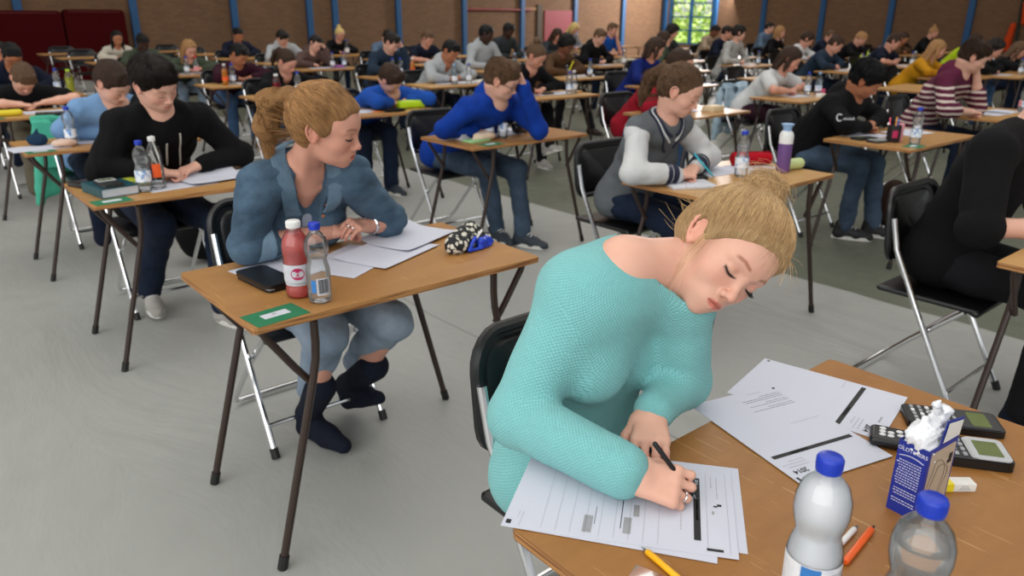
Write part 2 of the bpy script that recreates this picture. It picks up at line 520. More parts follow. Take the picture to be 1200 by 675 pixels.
def hair_build(root, c, R, s, style, mat, h, seed=0, fem=False, ext=None):
    """hair mesh around a head; returns the object"""
    T = lambda x, f, u: np.asarray(c) + R @ (np.array([x, f, u]) * s)
    g = SDF(h)
    E = lambda p, r, k=.02, op='u', RR=None: g.el(T(*p), np.array(r) * s, R if RR is None else RR, k * s, op)
    K = lambda a, b, ra, rb, k=.015, op='u': g.rc(T(*a), T(*b), ra * s, rb * s, k * s, op)
    cap = (ext or {}).get('cap', 0)
    th = cap + {'short': .0085, 'buzz': .006, 'curly': .026, 'pulled': .008, 'bun': .008, 'long': .013, 'loosetail': .010, 'bob': .016, 'mop': .018}[style]
    E((0, -.012, .033), (.074 + th, .098 + th, .084 + th * 1.1))
    E((0, -.045, -.012), (.060 + th, .058 + th, .060))                     # back of the head down to the nape
    if style in ('short', 'mop', 'curly'):
        for q in (-1, 1): E((q * .062, .012, .012), (.012 + th * .35, .03, .045), .02)
    n = R @ nrm([0, .775, -.632]); 
    t0 = {'short': .026, 'buzz': .018, 'curly': .030, 'mop': .040}.get(style, .019) * s
    cc = np.asarray(c)
    g.fn(wob(seed + 3, .0035 * s * (2.2 if style in ('curly', 'mop') else .35 if style in ('pulled', 'bun') else .7), 95 / s if h > .005 else 120 / s))
    g.plane(n, t0 + n @ cc, .012 * s)
    d = R @ np.array([0, -.25, -.97])
    g.plane(d, (.085 if style not in ('long', 'bob') else .11) * s + d @ cc, .012 * s)
    # clear the ears
    if style not in ('long', 'bob', 'curly'):
        for q in (-1, 1): g.el(T(q * .085, -.006, -.012), np.array([.03, .020, .034]) * s, R, .006 * s, 's')
    if style in ('pulled', 'bun', 'short', 'buzz'):
        for q in (-1, 1): E((q * .084, .034, -.034), (.030, .030, .034), .012, 's')
    pole = np.array([0, -.075, .085])
    if style in ('short', 'mop'):
        fr = (ext or {}).get('fringe', 0)
        for i in range(7):
            a = (i - 3) / 3; K((a * .045, .040, .100), (a * .056 + .006, .084 - .012 * a * a, .072 - .012 * abs(a) - fr), .015, .007, .016)
    if style == 'long' or style == 'bob':
        L = -.20 if style == 'long' else -.11
        for q in (-1, 1):
            K((q * .066, .005, .05), (q * .078, .012, -.06), .022, .024); K((q * .078, .012, -.06), (q * .085, .02, L), .024, .016)
            K((q * .05, -.06, .0), (q * .06, -.06, L - .02), .035, .022)
        K((0, -.09, 0), (0, -.085, L - .03), .04, .025)
        pole = np.array([0, .0, .12])
    ts = (ext or {}).get('tail', 1.0)
    if style in ('pulled', 'loosetail') and ts > 1.2:
        K((0, -.085, .060), (0, -.125, .058), .022, .020, .012)
        K((0, -.132, .058), (0, -.178, .02), .022, .031, .015); K((0, -.178, .02), (.0, -.182, -.06), .033, .033, .02); K((0, -.182, -.06), (.01, -.165, -.16), .032, .012, .02)
        g.fn(wob(seed + 21, .006 * s, 70 / s))
    elif style in ('pulled', 'loosetail'):
        K((0, -.085, .055), (0, -.128, .045), .024, .019, .015)
        K((0, -.128, .045), (0, -.155, -.02), .023, .030, .02); K((0, -.155, -.02), (.0, -.150, -.10), .030, .026, .02); K((0, -.150, -.10), (.01, -.135, -.165), .026, .010, .02)
        pole = np.array([0, -.11, .055])
    if style == 'bun':
        E((0, -.075, .125), (.040, .040, .034), .012); pole = np.array([0, -.075, .11])
    g.fn(wob(seed + 11, (.0007 if style in ('pulled', 'bun') else .0022) * s, 160 / s))
    V, F = g.mesh()
    o = mesh_from('hair', V, F, mat, root)
    Lc = (V - cc) @ R / s
    pu = nrm(pole); a = Lc - np.outer(Lc @ pu, pu); nn = a / np.maximum(np.linalg.norm(a, axis=1), .004)[:, None]
    tail = np.clip((-.125 - Lc[:, 1]) / .01, 0, 1)[:, None] if style in ('pulled', 'loosetail') else 0
    flow = nn * 13 + (Lc @ pu)[:, None] * 2
    if style in ('pulled', 'loosetail'): flow = flow * (1 - tail) + tail * (Lc * np.array([110, 110, 9]))
    if style in ('long', 'bob'):
        dn = np.clip((.03 - Lc[:, 2]) / .03, 0, 1)[:, None]; flow = flow * (1 - dn) + dn * (Lc * np.array([90, 90, 6]))
    if style in ('short', 'mop', 'curly', 'buzz'): flow = flow * .8 + Lc * 22
    add_vec(o.data, 'flow', flow)
    return o

def person(sp):
    L = dict(LODS[sp.get('lod', 'far')]); L.update(sp.get('res', {}))
    fem = sp.get('fem', False); s = sp.get('size', .96 if fem else 1.0); hs = s * sp.get('hs', 1.0)
    seed = sp.get('seed', 1)
    A = lambda v: np.array(v, float)
    root = empty('person', (sp['at'][0], sp['at'][1], 0), math.radians(sp.get('rz', 0)), sp['label'], 'person', sp.get('group'))
    P = A(sp.get('P', (0, .01, .585))); N = A(sp.get('N', (0, -.22, 1.02))); Hc = A(sp.get('H', (0, -.34, 1.155)))
    R = head_R(sp.get('yaw', 0), sp.get('pitch', 45), sp.get('roll', 0))
    M = (P + N) / 2 + A(sp.get('slouch', (0, .05, .0)))
    sa = rot([0, 0, 1], math.radians(sp.get('twist', 0))) @ rot([0, 1, 0], math.radians(sp.get('shroll', 0))) @ A((1, 0, 0))
    q = lambda t: (1 - t) ** 2 * P + 2 * t * (1 - t) * M + t * t * N
    bulk = sp.get('bulk', 1.0)
    if fem: ws = [(0, .170, .118), (.22, .140, .108), (.45, .122, .096), (.68, .140, .102), (.88, .130, .082)]
    else: ws = [(0, .165, .120), (.22, .150, .112), (.45, .150, .108), (.68, .165, .115), (.88, .155, .092)]
    sw = (.155 if fem else .178) * s * sp.get('shw', 1.0)
    up = nrm(N - M)
    S = {}
    for nm, sg in (('R', -1), ('L', 1)):
        S[nm] = A(sp['S' + nm]) if 'S' + nm in sp else N + sa * sg * sw - up * .055 + np.cross(sa, up) * -.0
    fwd = np.cross(up, sa) * -1                                       # towards the chest
    if fwd[1] > 0: fwd = -fwd
    def torso(g, off, top=True, lo=0.0, hi=1.0):
        for (t, w, dpt) in ws:
            if t < lo or t > hi: continue
            z = nrm(q(min(t + .1, 1)) - q(max(t - .1, 0))); xx = nrm(A((1, 0, 0)) * (1 - t) + sa * t)
            g.el(q(t), (A((w * bulk, dpt * bulk, .10)) * s + off), frame(xx, z), .05)
        if top:
            for nm in 'RL':
                g.rc(N - up * .03 + (S[nm] - N) * .15, S[nm] + up * .008, .058 * s + off, .050 * s + off, .03)
            if fem:
                for sg in (-1, 1): g.el(q(.66) + sa * sg * .066 + fwd * .075 * s, A((.058, .052, .056)) * s * sp.get('bust', 1) + off, None, .035)
    arms = {}
    for nm, sg in (('R', -1), ('L', 1)):
        a = dict(sp.get('arm' + nm, {}))
        dW = A((-.06, -.45, .785)) if nm == 'R' else A((.13, -.38, .785))
        W = A(a.get('w', dW))
        E = A(a['e']) if 'e' in a else ik(S[nm], W, .285 * s, .245 * s, a.get('pole', (sg * .7, .25, -.75)))
        f = A(a.get('f', nrm(W - E) + A((-sg * .35, -.1, -.1)))); n = A(a.get('n', (-sg * -.1, .0, 1)))
        arms[nm] = (W, E, f, n, a.get('pose', 'grip' if nm == sp.get('writes', 'R') else 'relaxed'), a)
    # ---- body
    g = SDF(L['body']); torso(g, -.014)
    hipj = {nm: P + A((sg * .088 * s, -.02, -.025)) for nm, sg in (('R', -1), ('L', 1))}
    knee = {'R': A(sp.get('kneeR', (-.12, -.43, .53))), 'L': A(sp.get('kneeL', (.12, -.43, .53)))}
    ank = {'R': A(sp.get('ankR', (-.12, -.38, .10))), 'L': A(sp.get('ankL', (.12, -.42, .10)))}
    tb = bulk * s
    for nm in 'RL':
        g.rc(hipj[nm], knee[nm], .074 * tb, .050 * tb, .03); g.rc(knee[nm], ank[nm], .047 * tb, .034 * s, .015)
    V, F = g.mesh(); VV = [V]; FF = [F]; off = len(V); TT = [np.ones((len(V), 3))]
    g = SDF(L['hand'] * 1.6 if L['fine'] else L['hand'])
    ab = sp.get('armr', 1.0) * s
    for nm in 'RL':
        W, E, f, n, pose, a = arms[nm]
        g.rc(S[nm], E, .042 * ab, .036 * ab, .02); g.rc(E, E * .45 + W * .55, .037 * ab, .034 * ab, .02); g.rc(E * .45 + W * .55, W, .034 * ab, .0245 * ab, .015)
    V, F = g.mesh(); VV.append(V); FF.append(F + off); off += len(V); TT.append(np.ones((len(V), 3)))
    for nm, sg in (('R', -1), ('L', 1)):
        W, E, f, n, pose, a = arms[nm]
        g = SDF(L['hand']); hsz = (.90 if fem else .98) * s
        # index-to-pinky direction: for a palm-down right hand facing -Y the thumb lies at +X
        tips = hand_prims(g, W, f, n, -sg * -1 if False else (1 if nm == 'R' else -1), pose, hsz, .0045 if L['hand'] < .004 else .006, a.get('curls'), a.get('thumb'))
        arms[nm] = arms[nm] + (tips,)
        V, F = g.mesh(); VV.append(V); FF.append(F + off); off += len(V)
        t = np.ones((len(V), 3)); tp = np.array(tips[0] + [tips[1]]) if isinstance(tips, tuple) else np.array(tips)
        dd = np.min(np.linalg.norm(V[:, None] - tp[None], axis=2), 1)
        t = t * (1 - .25 * np.exp(-(dd / .012) ** 2)[:, None] * A((0, 1, .9))); TT.append(t)
    g = SDF(L['head']); head_prims(g, Hc, R, hs, fem, L['fine'])
    nk = (.049 if fem else .058) * s
    g.rc(Hc + R @ (A((0, -.030, -.055)) * hs), N + up * .01, nk, nk * 1.06, .022)
    g.rc(N + up * .01, N - up * .05 + fwd * .01, nk * 1.02, nk * 1.1, .03)
    for nm in 'RL':
        g.rc(N + up * sp.get('trap', .014), N * .35 + S[nm] * .65 + up * .002, .034 * s, .032 * s, .04)
        if L['head'] < .0035:
            sg = -1 if nm == 'R' else 1; g.rc(Hc + R @ (A((sg * .046, -.030, -.050)) * hs), N + fwd * .050 + sa * sg * .014 - up * .035, .012 * s, .010 * s, .016); g.rc(N + fwd * .052 + sa * sg * .016 - up * .04, N * .35 + S[nm] * .65 + up * .006 + fwd * .03, .010 * s, .011 * s, .016)
    if sp.get('chest'): g.rc(N - up * .05 + fwd * .02, N - up * .12 + fwd * .030, .056, .050, .03)
    if 'extra_neck' in sp:
        for e in sp['extra_neck']: g.rc(*e)
    V, F = g.mesh(); VV.append(V); FF.append(F + off); off += len(V)
    TT.append(face_tint((V - Hc) @ R / hs, **sp.get('face', {})))
    body = mesh_from('body', np.concatenate(VV), np.concatenate(FF), sp['skin'], root)
    add_attr(body.data, 'tint', np.concatenate(TT))
    # ---- upper garment
    if sp['top'].get('inner'):
        im, cutoff = sp['top']['inner']; g = SDF(L['cloth']); torso(g, .000, True); ct = N - up * cutoff + fwd * .10; pn = up + fwd * .2; g.plane(pn, float(pn @ ct), .006); g.rc(S['R'], S['R'] + up * .01, .09, .09, .004, 's'); g.rc(S['L'], S['L'] + up * .01, .09, .09, .004, 's')
        V, F = g.mesh(); mesh_from('camisole', V, F, im, root)
    tp = sp['top']; ea = tp.get('ease', .012)
    g = SDF(L['cloth']); torso(g, ea, True, tp.get('lo', 0.0))
    sl = tp.get('sleeve', 'long')
    ar = tp.get('armr', 1.0)
    gt = g
    if sl == 'contrast': g = SDF(L['cloth'])
    for nm in 'RL':
        W, E = arms[nm][0], arms[nm][1]
        if sl in ('long', 'contrast'):
            We = W - nrm(W - E) * .018
            g.rc(S[nm], E, (.052 * ar + ea * .5) * s, (.044 * ar + ea * .4) * s, .03); g.rc(E, We, (.045 * ar + ea * .4) * s, (.033 * ar + ea * .1) * s, .02)
            if L['cloth'] < .011:
                g.rc(We - nrm(W - E) * .035, We, (.036 * ar + ea * .1) * s, (.034 * ar + ea * .1) * s, .004)
        elif sl == 'roll':
            We = E + (W - E) * tp.get('roll', .35)
            g.rc(S[nm], E, (.055 * ar + ea * .5) * s, (.047 * ar + ea * .4) * s, .03); g.rc(E, We, (.048 * ar + ea * .4) * s, (.046 * ar + ea * .3) * s, .02)
            if tp.get('cuffmat'):
                gc_ = SDF(L['cloth']); gc_.rc(We - nrm(W - E) * .035, We + nrm(W - E) * .006, (.053 * ar + ea * .35) * s, (.052 * ar + ea * .3) * s, .004); dn_ = nrm(W - E); gc_.plane(dn_, float(dn_ @ (We + dn_ * .010)), .004); gc_.plane(-dn_, float(-dn_ @ (We - dn_ * .055)), .004); gc_.fn(ridge(seed + 31, .003, 55))
                Vc, Fc = gc_.mesh(); sp.setdefault('_cuffs', []).append(mesh_from('rolled_cuff', Vc, Fc, tp['cuffmat'], root))
            g.rc(We - nrm(W - E) * .03, We, (.050 * ar + ea * .3) * s, (.050 * ar + ea * .3) * s, .004)
        elif sl == 'short':
            We = S[nm] + (E - S[nm]) * .62
            g.rc(S[nm], We, (.055 * ar + ea * .7) * s, (.052 * ar + ea * .9) * s, .03)
    if sl == 'contrast':
        for nm in 'RL': g.rc(N - up * .05 + (S[nm] - N) * .75, S[nm], .05 * s, (.055 + ea * .5) * s, .02)
        w1 = wob(seed, .005, 26); w2 = ridge(seed + 5, .004, 42); g.fn(lambda p: w1(p) + w2(p) - .004); V, F = g.mesh(); slv = mesh_from('sleeves', V, F, tp['arm_mat'], root); sp['_slv'] = slv; g = gt
    if tp.get('hem', True): g.el(P + A((0, .005, -.015)), A((.180, .135, tp.get('hemh', .10))) * tb + ea * .5, None, .06)
    fo = tp.get('fold', .005); w1 = wob(seed, fo, 26); w2 = ridge(seed + 5, fo * .6 * tp.get('crease', 1.0), 42); g.fn(lambda p: w1(p) + w2(p) - fo * .75)
    if tp.get('hood'):
        b = N - fwd * .05 + up * .01
        for t in (-1, 1): g.rc(N + sa * t * .088 + up * .030 - fwd * .005, N - fwd * .095 + up * .010, .033, .040, .03); g.rc(N + sa * t * .088 + up * .030 - fwd * .005, N + fwd * .092 - up * .050 + sa * t * .022, .030, .022, .018)
        g.el(N - fwd * .10 - up * .03, (.10, .055, .075), frame(sa, up), .03)
    nr = tp.get('neck', .064) * s
    g.rc(N - up * .012, Hc, nr, nr * .95, .006, 's')
    if tp.get('vneck'): g.rc(N + fwd * .07 + up * .02, N - up * tp['vneck'] + fwd * .15, .05, .018, .006, 's')
    for e in tp.get('cut', []): g.rc(*e)
    for e in tp.get('add', []): g.el(*e)
    V, F = g.mesh(); TO = mesh_from(tp.get('name', 'sweater'), V, F, tp['mat'], root)
    if tp.get('knit'):       # stitch coordinates per face corner: around and along the trunk, around and along each sleeve
        bones = []; acc = 0; pts = [q(t) for t in (0, .25, .5, .75, .9)]
        for a, b in zip(pts, pts[1:]): bones.append((a, b, .105, .13, acc, (0, 1, .2))); acc += np.linalg.norm(b - a)
        for nm in 'RL':
            ac2 = 0
            for a, b in ((S[nm], arms[nm][1]), (arms[nm][1], arms[nm][0])): bones.append((a, b, .050, .050, ac2, (.1, .2, 1))); ac2 += np.linalg.norm(b - a)
        Cn = V[F].mean(1); best = np.full(len(F), 9.); which = np.zeros(len(F), int)
        def loc(bn, Pt):
            a, b, off_, rr_, ac_, ref = bn; ba = b - a; tt = (Pt - a) @ ba / (ba @ ba); tc = np.clip(tt, 0, 1); d = Pt - a - tc[..., None] * ba; dl = Pt - a - tt[..., None] * ba; ax = nrm(ba)
            u1 = nrm(np.cross(ax, ref)); u2 = np.cross(ax, u1); return np.linalg.norm(d, axis=-1) - off_, np.arctan2(dl @ u2, dl @ u1), ac_ + tt * np.linalg.norm(ba), rr_
        for k, bn in enumerate(bones):
            dd_ = loc(bn, Cn)[0]; m = dd_ < best; best[m] = dd_[m]; which[m] = k
        kn = np.zeros((len(F), 4, 3))
        for k, bn in enumerate(bones):
            m = which == k
            if not m.any(): continue
            _, ac0, _, rr_ = loc(bn, Cn[m]); _, an, al, _ = loc(bn, V[F[m]]); an = ac0[:, None] + (an - ac0[:, None] + np.pi) % (2 * np.pi) - np.pi
            kn[m, :, 0] = an * rr_; kn[m, :, 1] = al
        at_ = TO.data.attributes.new('knit', 'FLOAT_VECTOR', 'CORNER'); at_.data.foreach_set('vector', kn.astype(np.float32).ravel())
    sp['_top'] = TO
    if tp.get('cords'):
        for tsg in (-1, 1):
            m = MB(); c0 = N + sa * tsg * .045 + fwd * .085 - up * .03; m.tube([c0, c0 + fwd * .035 - up * .06, c0 + fwd * .050 - up * .13 + sa * tsg * .012, c0 + fwd * .052 - up * .20 + sa * tsg * .02], .0048, 8); m.build('drawstring', tp['cords'], TO)
    # ---- trousers
    if sp.get('bottom') is not None:
        bt = sp['bottom']; g = SDF(L['cloth'] * 1.15)
        g.el(P + A((0, 0, .01)), A((.175, .128, .105)) * tb, None, .03)
        for nm in 'RL':
            g.rc(hipj[nm], knee[nm], .090 * tb, .064 * tb, .04)
            an = ank[nm] + A((0, 0, bt.get('hem', .0)))
            g.rc(knee[nm], an, .062 * tb, bt.get('cuff', .048) * s, .02)
        w1 = wob(seed + 9, .006, 30); w2 = ridge(seed + 15, .0045, 36); g.fn(lambda p: w1(p) + w2(p) - .003)
        V, F = g.mesh(); bo = mesh_from(bt.get('name', 'jeans'), V, F, bt['mat'], root)
    # ---- shoes
    sh = sp.get('shoes')
    if sh:
        for nm, sg in (('R', -1), ('L', 1)):
            g = SDF(L['shoe']); a = ank[nm]; ft = nrm(A(sp.get('foot' + nm, (sg * .12, -1, 0)))); fz = a[2] - .10
            lf = np.cross([0, 0, 1], ft)
            b0 = A((a[0], a[1], fz)); F3 = frame(lf, (0, 0, 1)); F3 = np.stack([lf, ft, [0, 0, 1]], 1)
            tilt = sp.get('tilt' + nm, 0)
            if tilt: F3 = rot(lf, math.radians(tilt)) @ F3
            Q = lambda x, y, z: b0 + F3 @ (A((x, y, z)) * s)
            g.rc(Q(0, -.02, .10), Q(0, -.03, .045), .044 * s, .040 * s, .02)
            if sh.get('boot'): g.rc(Q(0, -.02, .10), Q(0, .0, .0) + (knee[nm] - b0) * .52, .045 * s, .056 * s, .02)
            g.rc(Q(0, -.035, .036), Q(0, .08, .036), .038 * s, .040 * s, .02); g.rc(Q(0, .08, .034), Q(.0, .165, .026), .042 * s, .030 * s, .02)
            g.rc(Q(0, .0, .075), Q(0, .10, .045), .034 * s, .028 * s, .02)
            dn = -F3[:, 2]; g.plane(dn, float(dn @ Q(0, 0, .004)), .003)
            V, F = g.mesh(); so = mesh_from('shoe' if not sh.get('boot') else 'boot', V, F, sh['mat'], root)
            if sh.get('sole'):
                mb = MB(); n = 14; pts = []
                for i in range(28):
                    t = 2 * PI * i / 28; yy = math.cos(t); xx = math.sin(t)
                    pts.append((xx * (.042 + .004 * yy) * s, (.055 + yy * .135) * s))
                Mx = Matrix([list(F3[0]) + [b0[0]], list(F3[1]) + [b0[1]], list(F3[2]) + [b0[2]], [0, 0, 0, 1]])
                mb.prism(pts, .003, .028 * s, Mx); mb.build('sole', sh['sole'], so)
            if sh.get('laces'):
                mb = MB()
                for i in range(4):
                    y = .03 + i * .022; z = .119 - .40 * y
                    mb.tube([Q(-.024, y - .004, z - .010), Q(0, y, z), Q(.024, y - .004, z - .010)], .0035, 6)
                mb.build('laces', sh['laces'], so)
    if sp.get('hair'):
        hr = sp['hair']
        sp['_hair'] = hair_build(root, Hc, R, hs, hr[0], hr[1], L['hair'], seed, fem, hr[2] if len(hr) > 2 else None)
    sp['_'] = dict(root=root, P=P, N=N, H=Hc, R=R, S=S, arms=arms, up=up, fwd=fwd, sa=sa, hs=hs, q=q)
    if sp.get('glasses'):
        mb = MB(); T = lambda x, f, u: Hc + R @ (A((x, f, u)) * hs)
        for sg in (-1, 1):
            pts = [T(sg * .033 + .024 * math.cos(a) * (1 if True else 1), .100 - .012 * abs(math.cos(a)) * (1 if sg * math.cos(a) > 0 else 0), .002 + .017 * math.sin(a)) for a in np.linspace(0, 2 * PI, 17)[:-1]]
            mb.tube(pts, .0014 if L['fine'] else .003, 6, closed=True)
            mb.tube([T(sg * .057, .088, .006), T(sg * .077, .04, .006), T(sg * .078, -.01, .002)], .0016, 6)
        mb.tube([T(-.010, .101, .006), T(.010, .101, .006)], .0015, 6)
        mb.build('glasses', sp['glasses'], root)
    return root

def snap_strands(hair_obj, c, R, s, pole, n, seed=1, r=.0006, lift=.0012, name='strands', zone=None, steps=12):
    """combed strands lying on the hair surface and running to the knot"""
    from mathutils.bvhtree import BVHTree
    me = hair_obj.data; bv = BVHTree.FromPolygons([v.co for v in me.vertices], [p.vertices for p in me.polygons])
    rr = random.Random(seed); mb_V = []; mb_F = []; fl = []
    pu = nrm(pole); c = np.asarray(c)
    for i in range(n):
        az = rr.uniform(0, 2 * PI); th = rr.uniform(.9, 1.9)
        e1 = nrm(np.cross(pu, [1, 0, 0])); e2 = np.cross(pu, e1)
        pts = []; a1 = th; a0 = rr.uniform(.08, .22) if rr.random() < .85 else th * rr.uniform(.3, .6)
        wv = rr.uniform(-.06, .06); ph = rr.uniform(0, 6); ok = True; lf = lift * rr.uniform(.3, 1.6)
        if rr.random() < .04: lf *= 2.5
        for k in range(steps):
            t = k / (steps - 1); th_k = a1 + (a0 - a1) * t; az_k = az + wv * math.sin(t * 3 + ph) + .006 * math.sin(9 * t + ph)
            d = pu * math.cos(th_k) + (e1 * math.cos(az_k) + e2 * math.sin(az_k)) * math.sin(th_k)
            L = np.array([0, -.01, .02]) + d * .20
            hit = bv.ray_cast(Vector(c + R @ (L * s)), Vector(R @ (-d)))
            if hit[0] is None: ok = False; break
            pts.append(np.array(hit[0]) + np.array(hit[1]) * lf * math.sin(PI * min(1, t * 1.15 + .1)))
        if not ok: continue
        if zone and not zone((pts[0] - c) @ R / s): continue
        b = len(mb_V); m = len(pts)
        for k, p in enumerate(pts):
            T = nrm(pts[min(k + 1, m - 1)] - pts[max(k - 1, 0)]); u = nrm(np.cross(T, [.3, .5, .8])); v = np.cross(T, u); w = r * (.35 + .65 * math.sin(PI * (k + .5) / m))
            for q in range(3):
                a = 2 * PI * q / 3; mb_V.append(p + (u * math.cos(a) + v * math.sin(a)) * w); fl.append((i * 7.31, i * 3.7, k * .02))
        for k in range(m - 1):
            for q in range(3):
                q2 = (q + 1) % 3; mb_F.append([b + k * 3 + q, b + k * 3 + q2, b + (k + 1) * 3 + q2, b + (k + 1) * 3 + q])
    o = mesh_from(name, np.array(mb_V), np.array(mb_F), hair_obj.data.materials[0], hair_obj)
    add_vec(o.data, 'flow', np.array(fl)); o['kind'] = 'stuff'
    return o

def free_strands(parent, mat, curves, r=.0007, name='loose_strands'):
    V = []; F = []; fl = []
    for i, pts in enumerate(curves):
        pts = [np.asarray(p, float) for p in pts]; b = len(V); m = len(pts)
        for k, p in enumerate(pts):
            T = nrm(pts[min(k + 1, m - 1)] - pts[max(k - 1, 0)]); u = nrm(np.cross(T, [.3, .5, .8])); v = np.cross(T, u); w = r * (1 - .7 * k / m)
            for q in range(3):
                a = 2 * PI * q / 3; V.append(p + (u * math.cos(a) + v * math.sin(a)) * w); fl.append((i * 5.3, i * 2.9, k * .03))
        for k in range(m - 1):
            for q in range(3):
                q2 = (q + 1) % 3; F.append([b + k * 3 + q, b + k * 3 + q2, b + (k + 1) * 3 + q2, b + (k + 1) * 3 + q])
    o = mesh_from(name, np.array(V), np.array(F), mat, parent); add_vec(o.data, 'flow', np.array(fl)); o['kind'] = 'stuff'; return o

# ================================================================== camera, light, setting
cam = bpy.data.cameras.new('camera'); co = bpy.data.objects.new('camera', cam); link(co)
cam.sensor_width = 36; cam.lens = 26.67; cam.clip_start = .05; cam.clip_end = 200
Fw, Rt, Up = Vector((0.60468, 0.72063, -0.33920)), Vector((0.76738, -0.64117, 0.00582)), Vector((0.21329, 0.26381, 0.94070))
CAMP = Vector((0, 0, 1.4781))
co.matrix_world = Matrix([[Rt[i], Up[i], -Fw[i], CAMP[i]] for i in range(3)] + [[0, 0, 0, 1]])
cam.dof.use_dof = True; cam.dof.focus_distance = 1.45; cam.dof.aperture_fstop = 5.0
SC.camera = co
SC.view_settings.view_transform = 'Standard'; SC.view_settings.look = 'None'
SC.view_settings.exposure = 0.12; SC.view_settings.gamma = 1.0; SC.view_settings.use_curve_mapping = False

w = bpy.data.worlds.new('World'); SC.world = w; w.use_nodes = True
bg = w.node_tree.nodes['Background']; bg.inputs[0].default_value = (.96, .98, 1.0, 1); bg.inputs[1].default_value = .62

def area(name, loc, tgt, sx, sy, power, col=(1, 1, 1)):
    l = bpy.data.lights.new(name, 'AREA'); l.shape = 'RECTANGLE'; l.size = sx; l.size_y = sy; l.energy = power; l.color = col
    o = bpy.data.objects.new(name, l); link(o); o.location = loc
    o.rotation_euler = (Vector(tgt) - Vector(loc)).to_track_quat('-Z', 'Y').to_euler()
    return o
area('skylight_fill', (6, 4, 8.9), (6, 4, 0), 20, 12, 850, (1, .98, .95))
area('skylight_fill', (13, 15.5, 8.9), (13, 17.5, 0), 20, 8, 900, (1, .96, .90))  # added unseen lamp that brightens the back wall
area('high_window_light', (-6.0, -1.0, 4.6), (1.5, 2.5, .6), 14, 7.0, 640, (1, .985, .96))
area('daylight_by_corner', (24.2, 17.2, 3.6), (19, 20.5, 1.8), 1.6, 3.5, 900, (1, .95, .93))

YW, XW = 20.5, 24.8
# floor
t = NT('floor_sheet'); t.set(Roughness=.42); t.b.inputs['Specular IOR Level'].default_value = .35
tc = t.n('ShaderNodeTexCoord'); v = tc.outputs['Object']; sx = t.n('ShaderNodeSeparateXYZ'); t.l(v, sx.inputs[0])
big = t.noise(v, .8, 4, .6); fine = t.noise(v, 9, 4)
lt = t.mix(big, C(148, 150, 148), C(166, 168, 165)); dk = t.mix(big, C(92, 96, 84), C(106, 109, 96))
warm = t.mix(fine, C(144, 144, 139), C(162, 161, 155))
lt = t.mix(t.math('MULTIPLY', t.math('LESS_THAN', sx.outputs[1], 20), .35), lt, warm)
edge = t.math('ADD', sx.outputs[0], t.math('MULTIPLY', t.noise(v, 1.5, 1), .10))
f = t.math('MULTIPLY', t.math('GREATER_THAN', edge, 4.14), t.math('GREATER_THAN', sx.outputs[1], -3))
base = t.mix(f, lt, dk)
# seams of the sheets
for xs in (2.06, 6.3, 8.5):
    dline = t.math('LESS_THAN', t.math('ABSOLUTE', t.math('SUBTRACT', edge, xs + .05)), .006)
    base = t.mix(t.math('MULTIPLY', dline, .5), base, C(95, 93, 86))
t.l(base, t.b.inputs['Base Color'])
cr = t.noise(t.coord(scale=(1, .35, 1), rot=(0, 0, .5)), 2.2, 5, .62, 1.2)
h2 = t.math('ADD', t.math('MULTIPLY', cr, 1.0), t.math('MULTIPLY', fine, .10)); t.bump(h2, .26, .05)
t.l(t.ramp(fine, [(.3, (.34, .34, .34, 1)), (.7, (.5, .5, .5, 1))]), t.b.inputs['Roughness'])
mb = MB(); n = 2
mb.add([(-8, -6, 0), (26, -6, 0), (26, 22, 0), (-8, 22, 0)], [[0, 1, 2, 3]])
fl = mb.build('floor', t.m, None, False); tag(fl, 'pale grey protective sheeting covering the sports hall floor', kind='structure')

def brick(name, c1, c2, mo, rough=.9):
    t = NT(name); t.set(Roughness=rough); tc = t.n('ShaderNodeTexCoord'); sp = t.n('ShaderNodeSeparateXYZ'); t.l(tc.outputs['Object'], sp.inputs[0])
    cb = t.n('ShaderNodeCombineXYZ'); t.l(t.math('ADD', sp.outputs[0], sp.outputs[1]), cb.inputs[0]); t.l(sp.outputs[2], cb.inputs[1])
    b = t.n('ShaderNodeTexBrick'); b.inputs['Scale'].default_value = 1.0; b.inputs['Brick Width'].default_value = .22; b.inputs['Row Height'].default_value = .065
    b.inputs['Mortar Size'].default_value = .007; b.inputs['Color1'].default_value = C(*c1); b.inputs['Color2'].default_value = C(*c2); b.inputs['Mortar'].default_value = C(*mo)
    b.inputs['Bias'].default_value = -.1
    t.l(cb.outputs[0], b.inputs['Vector'])
    n = t.noise(tc.outputs['Object'], 1.3, 4, .6); n2 = t.noise(tc.outputs['Object'], 14, 3)
    c = t.mix(t.math('MULTIPLY', n, .55), b.outputs['Color'], C(*[q * .62 for q in c1]))
    c = t.mix(t.math('MULTIPLY', n2, .35), c, C(*[min(255, q * 1.25) for q in c2]))
    t.l(c, t.b.inputs['Base Color']); t.bump(b.outputs['Fac'], -.4, .01); return t.m
BR = brick('brown_brick', (92, 65, 44), (112, 81, 56), (86, 70, 52))
mb = MB(); mb.box((8.4, YW + .15, 4.55), (33.2, .3, 9.1)); o = mb.build('wall_back', BR, None, False); tag(o, kind='structure', label='brown brick wall behind the desks, blue columns against it')
